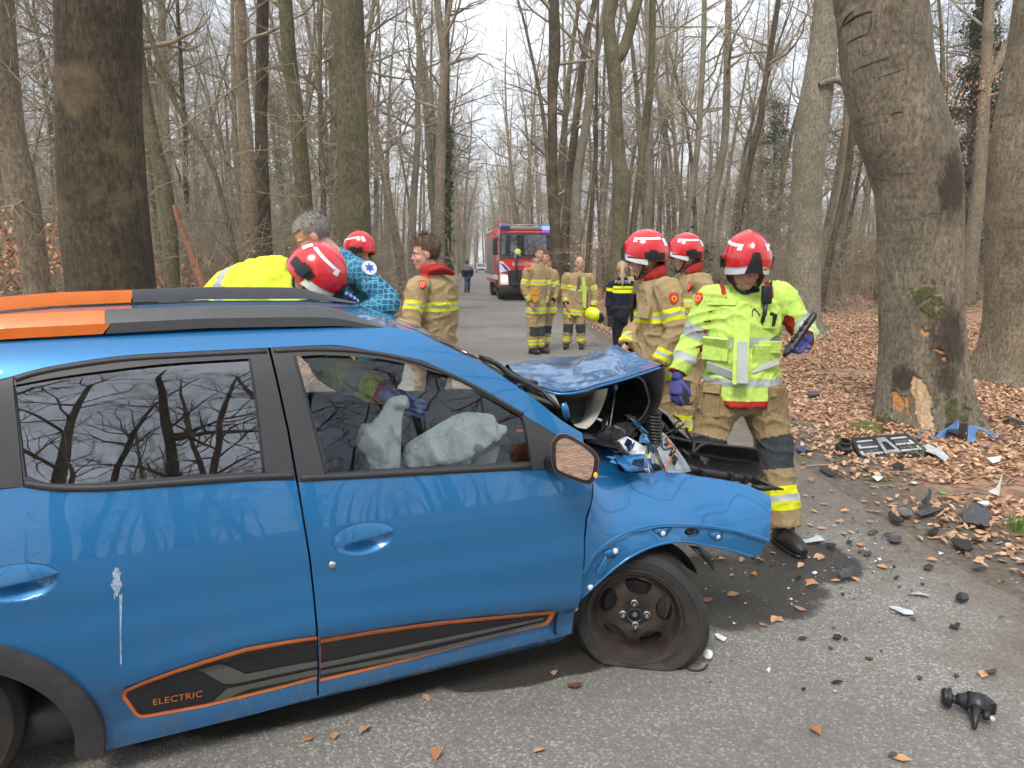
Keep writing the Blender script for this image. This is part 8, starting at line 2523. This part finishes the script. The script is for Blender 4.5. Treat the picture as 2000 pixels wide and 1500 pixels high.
# ---- single leaves on the asphalt and the bare verge
def single_leaves():
    rng = np.random.default_rng(9)
    protos = []
    for k in range(6):
        V, F = leaf_arrays(rng, np.zeros((1, 3)), np.array([1.0]), .12)
        me = np_mesh('leaf', V, F, [M_LEAF_ORANGE if k % 3 else M_LEAF], smooth=False); tone_attr(me, [.45 + .1 * k], 6); protos.append(me)
    px = [(1428, 1125), (1409, 1093), (1392, 1096), (1475, 1089), (1449, 1096), (1483, 1099), (1471, 1126), (1431, 1163), (1380, 1173), (1490, 1221), (1512, 1213), (1520, 1214), (1563, 1190), (1578, 1136), (1586, 1146), (1564, 1107), (1598, 1090), (1603, 1092), (1632, 1136), (1671, 1133), (1722, 1108), (1680, 1065), (1582, 1027), (1604, 1033), (1640, 1021), (1662, 1041), (1648, 1044), (1753, 1014), (1830, 1028), (1864, 1043), (1797, 1053), (1842, 1058), (1820, 1094), (1914, 1094), (1592, 1433), (1760, 1485), (653, 1440), (712, 1430), (832, 1365), (853, 1478), (1053, 1470), (1082, 1318), (702, 1337), (600, 1003 + 440), (1510, 1045), (1536, 1028), (1699, 1020), (1712, 1000), (1687, 980), (1666, 935), (1692, 914), (1705, 952), (1740, 950), (1737, 976), (1708, 966), (1780, 980), (1770, 960), (1745, 990), (1620, 895), (1632, 880), (1571, 905), (1650, 1000), (1608, 985), (1590, 1000), (1625, 960), (1585, 940)]
    n = 0
    for (x, y) in px:
        p = gpt(x, y)
        big = rng.uniform(.045, .07)
        o = obj_from('fallen_leaf', protos[int(rng.integers(6))]); o.location = (p.x, p.y, max(gz(p.x, p.y), 0) + .003); o.rotation_euler = (0, 0, rng.uniform(0, 6.28)); o.scale = (big,) * 3
        on = road_off(p.x, p.y) < 0
        tag(o, 'single brown leaf lying on the asphalt' if on else 'single brown leaf lying on the bare verge', 'leaf', 'single leaves on the asphalt' if on else 'single leaves on the verge')
    for k in range(44):
        s = rng.uniform(1.0, 16); o_ = rng.uniform(-1.0, .3)
        p = ROAD_DIR * s + ROAD_N * (EDGE_R + o_)
        if p.x < 1.0 and p.y < 4: continue
        o = obj_from('fallen_leaf', protos[int(rng.integers(6))]); o.location = (p.x, p.y, max(gz(p.x, p.y), 0) + .003); o.rotation_euler = (0, 0, rng.uniform(0, 6.28)); o.scale = (rng.uniform(.04, .062),) * 3
        on = road_off(p.x, p.y) < 0
        tag(o, 'single brown leaf lying on the asphalt' if on else 'single brown leaf lying on the bare verge', 'leaf', 'single leaves on the asphalt' if on else 'single leaves on the verge')
single_leaves()
def crumbs():
    rng = np.random.default_rng(51); n = 900
    x = np.concatenate([rng.normal(1690, 110, n // 2), rng.normal(1540, 160, n - n // 2)]); y = np.concatenate([rng.normal(1040, 60, n // 2), rng.normal(1090, 70, n - n // 2)])
    V, F = [], []
    for a, b in zip(x, y):
        if b < 880 or a > 2050: continue
        p = gpt(a, b); z = max(gz(p.x, p.y), 0) + .002; s = rng.uniform(.002, .008); o = len(V)
        for k in range(4): V.append((p.x + rng.normal(0, s), p.y + rng.normal(0, s), z + abs(rng.normal(0, s * .6))))
        F += [(o, o + 1, o + 2), (o, o + 2, o + 3), (o, o + 1, o + 3), (o + 1, o + 2, o + 3)]
    me = np_mesh('crash_crumbs', np.array(V), np.array(F), [CLRP, DGREY], smooth=False)
    me.polygons.foreach_set('material_index', (np.arange(len(F)) // 4 % 3 > 0).astype(np.int32))
    o = obj_from('crash_crumbs', me); tag(o, 'glass crumbs and tiny plastic bits strewn over asphalt and verge', 'debris', kind='stuff')
crumbs()
HUSK = pm('beech_husk', (.10, .065, .035), .9, var=.5, scale=200, bmp=.8, bscale=200)
for (x, y) in ((1622, 1268), (1651, 1250), (1694, 1288), (1700, 1289), (1796, 1326), (1868, 1322), (1802, 1142), (1746, 1108), (1508, 1106), (1712, 1040), (1588, 972), (1646, 1162)):
    p = gpt(x, y); mb = MB()
    for k in range(3): mb.ell((.005 * math.cos(2.1 * k), .005 * math.sin(2.1 * k), .006), (.006, .005, .007), seg=8, rings=6)
    o = mb.build('beech_husk', HUSK); o.location = (p.x, p.y, max(gz(p.x, p.y), 0)); tag(o, 'tiny brown beech husk lying on the asphalt', 'husk', 'beech husks on the asphalt')
# ---- green things: a fresh leaf, a grass tuft, moss, twigs and fallen branches
GRN = pm('fresh_green', (.12, .24, .04), .6, var=.25)
V, F = leaf_arrays(np.random.default_rng(2), np.zeros((1, 3)), np.array([.09]), .2)
o = obj_from('green_leaf', np_mesh('green_leaf', V, F, [GRN], smooth=False)); p = gpt(1840, 964); o.location = (p.x, p.y, gz(p.x, p.y) + .01); tag(o, 'fresh green leaf on the bare earth below the grille', 'leaf')
def grass(x, y, label, n=60):
    p = gpt(x, y); r = random.Random(x); mb = MB()
    for k in range(n):
        a = r.uniform(0, 6.28); h = r.uniform(.05, .14); b = Vector((r.gauss(0, .03), r.gauss(0, .03), 0)); d = Vector((math.cos(a), math.sin(a), 0)) * r.uniform(.02, .07); w = Vector((-math.sin(a), math.cos(a), 0)) * .0025
        mb.add([b - w, b + w, b + d * .5 + w * .8 + Vector((0, 0, h * .7)), b + d * .5 - w * .8 + Vector((0, 0, h * .7)), b + d + Vector((0, 0, h))], [(0, 1, 2, 3), (3, 2, 4)])
    o = mb.build('grass_tuft', GRN, None, smooth=False); o.location = (p.x, p.y, gz(p.x, p.y)); tag(o, label, 'grass')
grass(1985, 1035, 'little grass tuft at the right edge beside the cracked plate'); grass(1792, 890, 'sparse grass blades below the grille', 30)
MOSS = pm('cushion_moss', (.12, .125, .03), .95, var=.5, scale=30, bmp=1.0, bscale=160, dist=.01)
def moss(x, y, rx, ry, h, label):
    p = gpt(x, y); mb = MB(); n, m = 28, 9; V = []
    for j in range(m + 1):
        t = j / m
        for i in range(n):
            a = 2 * math.pi * i / n; k = 1 + .35 * noise.noise((math.cos(a) * 2, math.sin(a) * 2, x * .1))
            V.append((rx * k * t * math.cos(a), ry * k * t * math.sin(a), h * (1 - t * t) * (1 + .5 * noise.noise((t * 4 * math.cos(a), t * 4 * math.sin(a), y * .1))) - .012))
    mb.add(V, [(j * n + i, j * n + (i + 1) % n, (j + 1) * n + (i + 1) % n, (j + 1) * n + i) for j in range(m) for i in range(n)])
    o = mb.build('moss_cushion', MOSS); o.location = (p.x, p.y, gz(p.x, p.y)); tag(o, label, 'moss')
moss(1690, 835, .20, .22, .07, 'yellow green moss cushion on the root left of the struck tree')
moss(1645, 852, .16, .12, .03, 'flat moss patch on the verge left of the grille')
moss(1880, 838, .22, .2, .06, 'moss cushion at the right foot of the struck tree')
moss(1898, 708, .3, .25, .12, 'bright moss on a root left of the broad right trunk')
moss(1600, 645, .35, .3, .12, 'moss covered root right of the large grey beech')
def sticks():
    rng = np.random.default_rng(77); tb = Tubes()
    for k in range(330):
        if k % 3 == 0: p = np.array(at_depth(rng.uniform(1540, 1730), rng.uniform(572, 600), 10)); q = on_ground(rng.uniform(1540, 1900), rng.uniform(575, 625))
        elif k % 3 == 1: q = on_ground(rng.uniform(1560, 2000), rng.uniform(640, 960))
        else: q = on_ground(rng.uniform(60, 880), rng.uniform(545, 640))
        if road_off(q.x, q.y) < .2: continue
        far = q.y > 15; L = rng.uniform(.5, 2.6) if far else rng.uniform(.12, .6)
        a = rng.uniform(0, 6.28); P = limb(rng, np.array([q.x, q.y, gz(q.x, q.y) + .02]), np.array([math.cos(a), math.sin(a), rng.uniform(0, .25 if far else .08)]), L, 4, .12, -.01)
        tb.add(P, np.linspace(.018, .006, 5) if far else np.linspace(.006, .002, 5), 5)
    o = obj_from('fallen_twigs', tb.mesh('fallen_twigs', [BK_TWIG])); tag(o, 'fallen twigs and sticks strewn over the leaf litter', 'twigs', kind='stuff')
sticks()
def log(pts, D, r, label, mat):
    P = np.array([np.array(at_depth(x, y, D)) for x, y in pts]); c = P[0].copy(); c[2] = 0
    tb = Tubes(); Q = np.array(catmull(P - c, 5)); tb.add(Q, np.linspace(r, r * .5, len(Q)), 12)
    o = obj_from('dead_stem', tb.mesh('dead_stem', [mat])); o.location = c; tag(o, label, 'dead tree')
log([(398, 560), (375, 500), (352, 440), (340, 400)], 12.5, .07, 'splintered reddish dead stem leaning on the slim tree', pm('rotten_red_wood', (.26, .12, .07), .9, var=.4, scale=14, bmp=.5))
log([(1655, 168), (1645, 160), (1628, 156), (1600, 165)], 16.6, .10, 'short broken branch stub sticking out of the large grey beech', BK_GREY)

# ================================================================== damp air between the trees
def haze():
    mb = MB(); mb.box((0, 90, 16.5), (620, 420, 37))
    m = bpy.data.materials.new('damp_air'); m.use_nodes = True; t = m.node_tree
    t.nodes.remove(t.nodes['Principled BSDF'])
    pv = t.nodes.new('ShaderNodeVolumePrincipled'); pv.inputs['Density'].default_value = .0011; pv.inputs['Color'].default_value = (.95, .92, .85, 1)
    t.links.new(pv.outputs[0], [n for n in t.nodes if n.type == 'OUTPUT_MATERIAL'][0].inputs['Volume'])
    o = mb.build('haze', m, None, smooth=False)
    tag(o, 'thin damp haze paling the far wood and road', 'haze', kind='stuff')
haze()

bpy.data.scenes.remove(_lab)
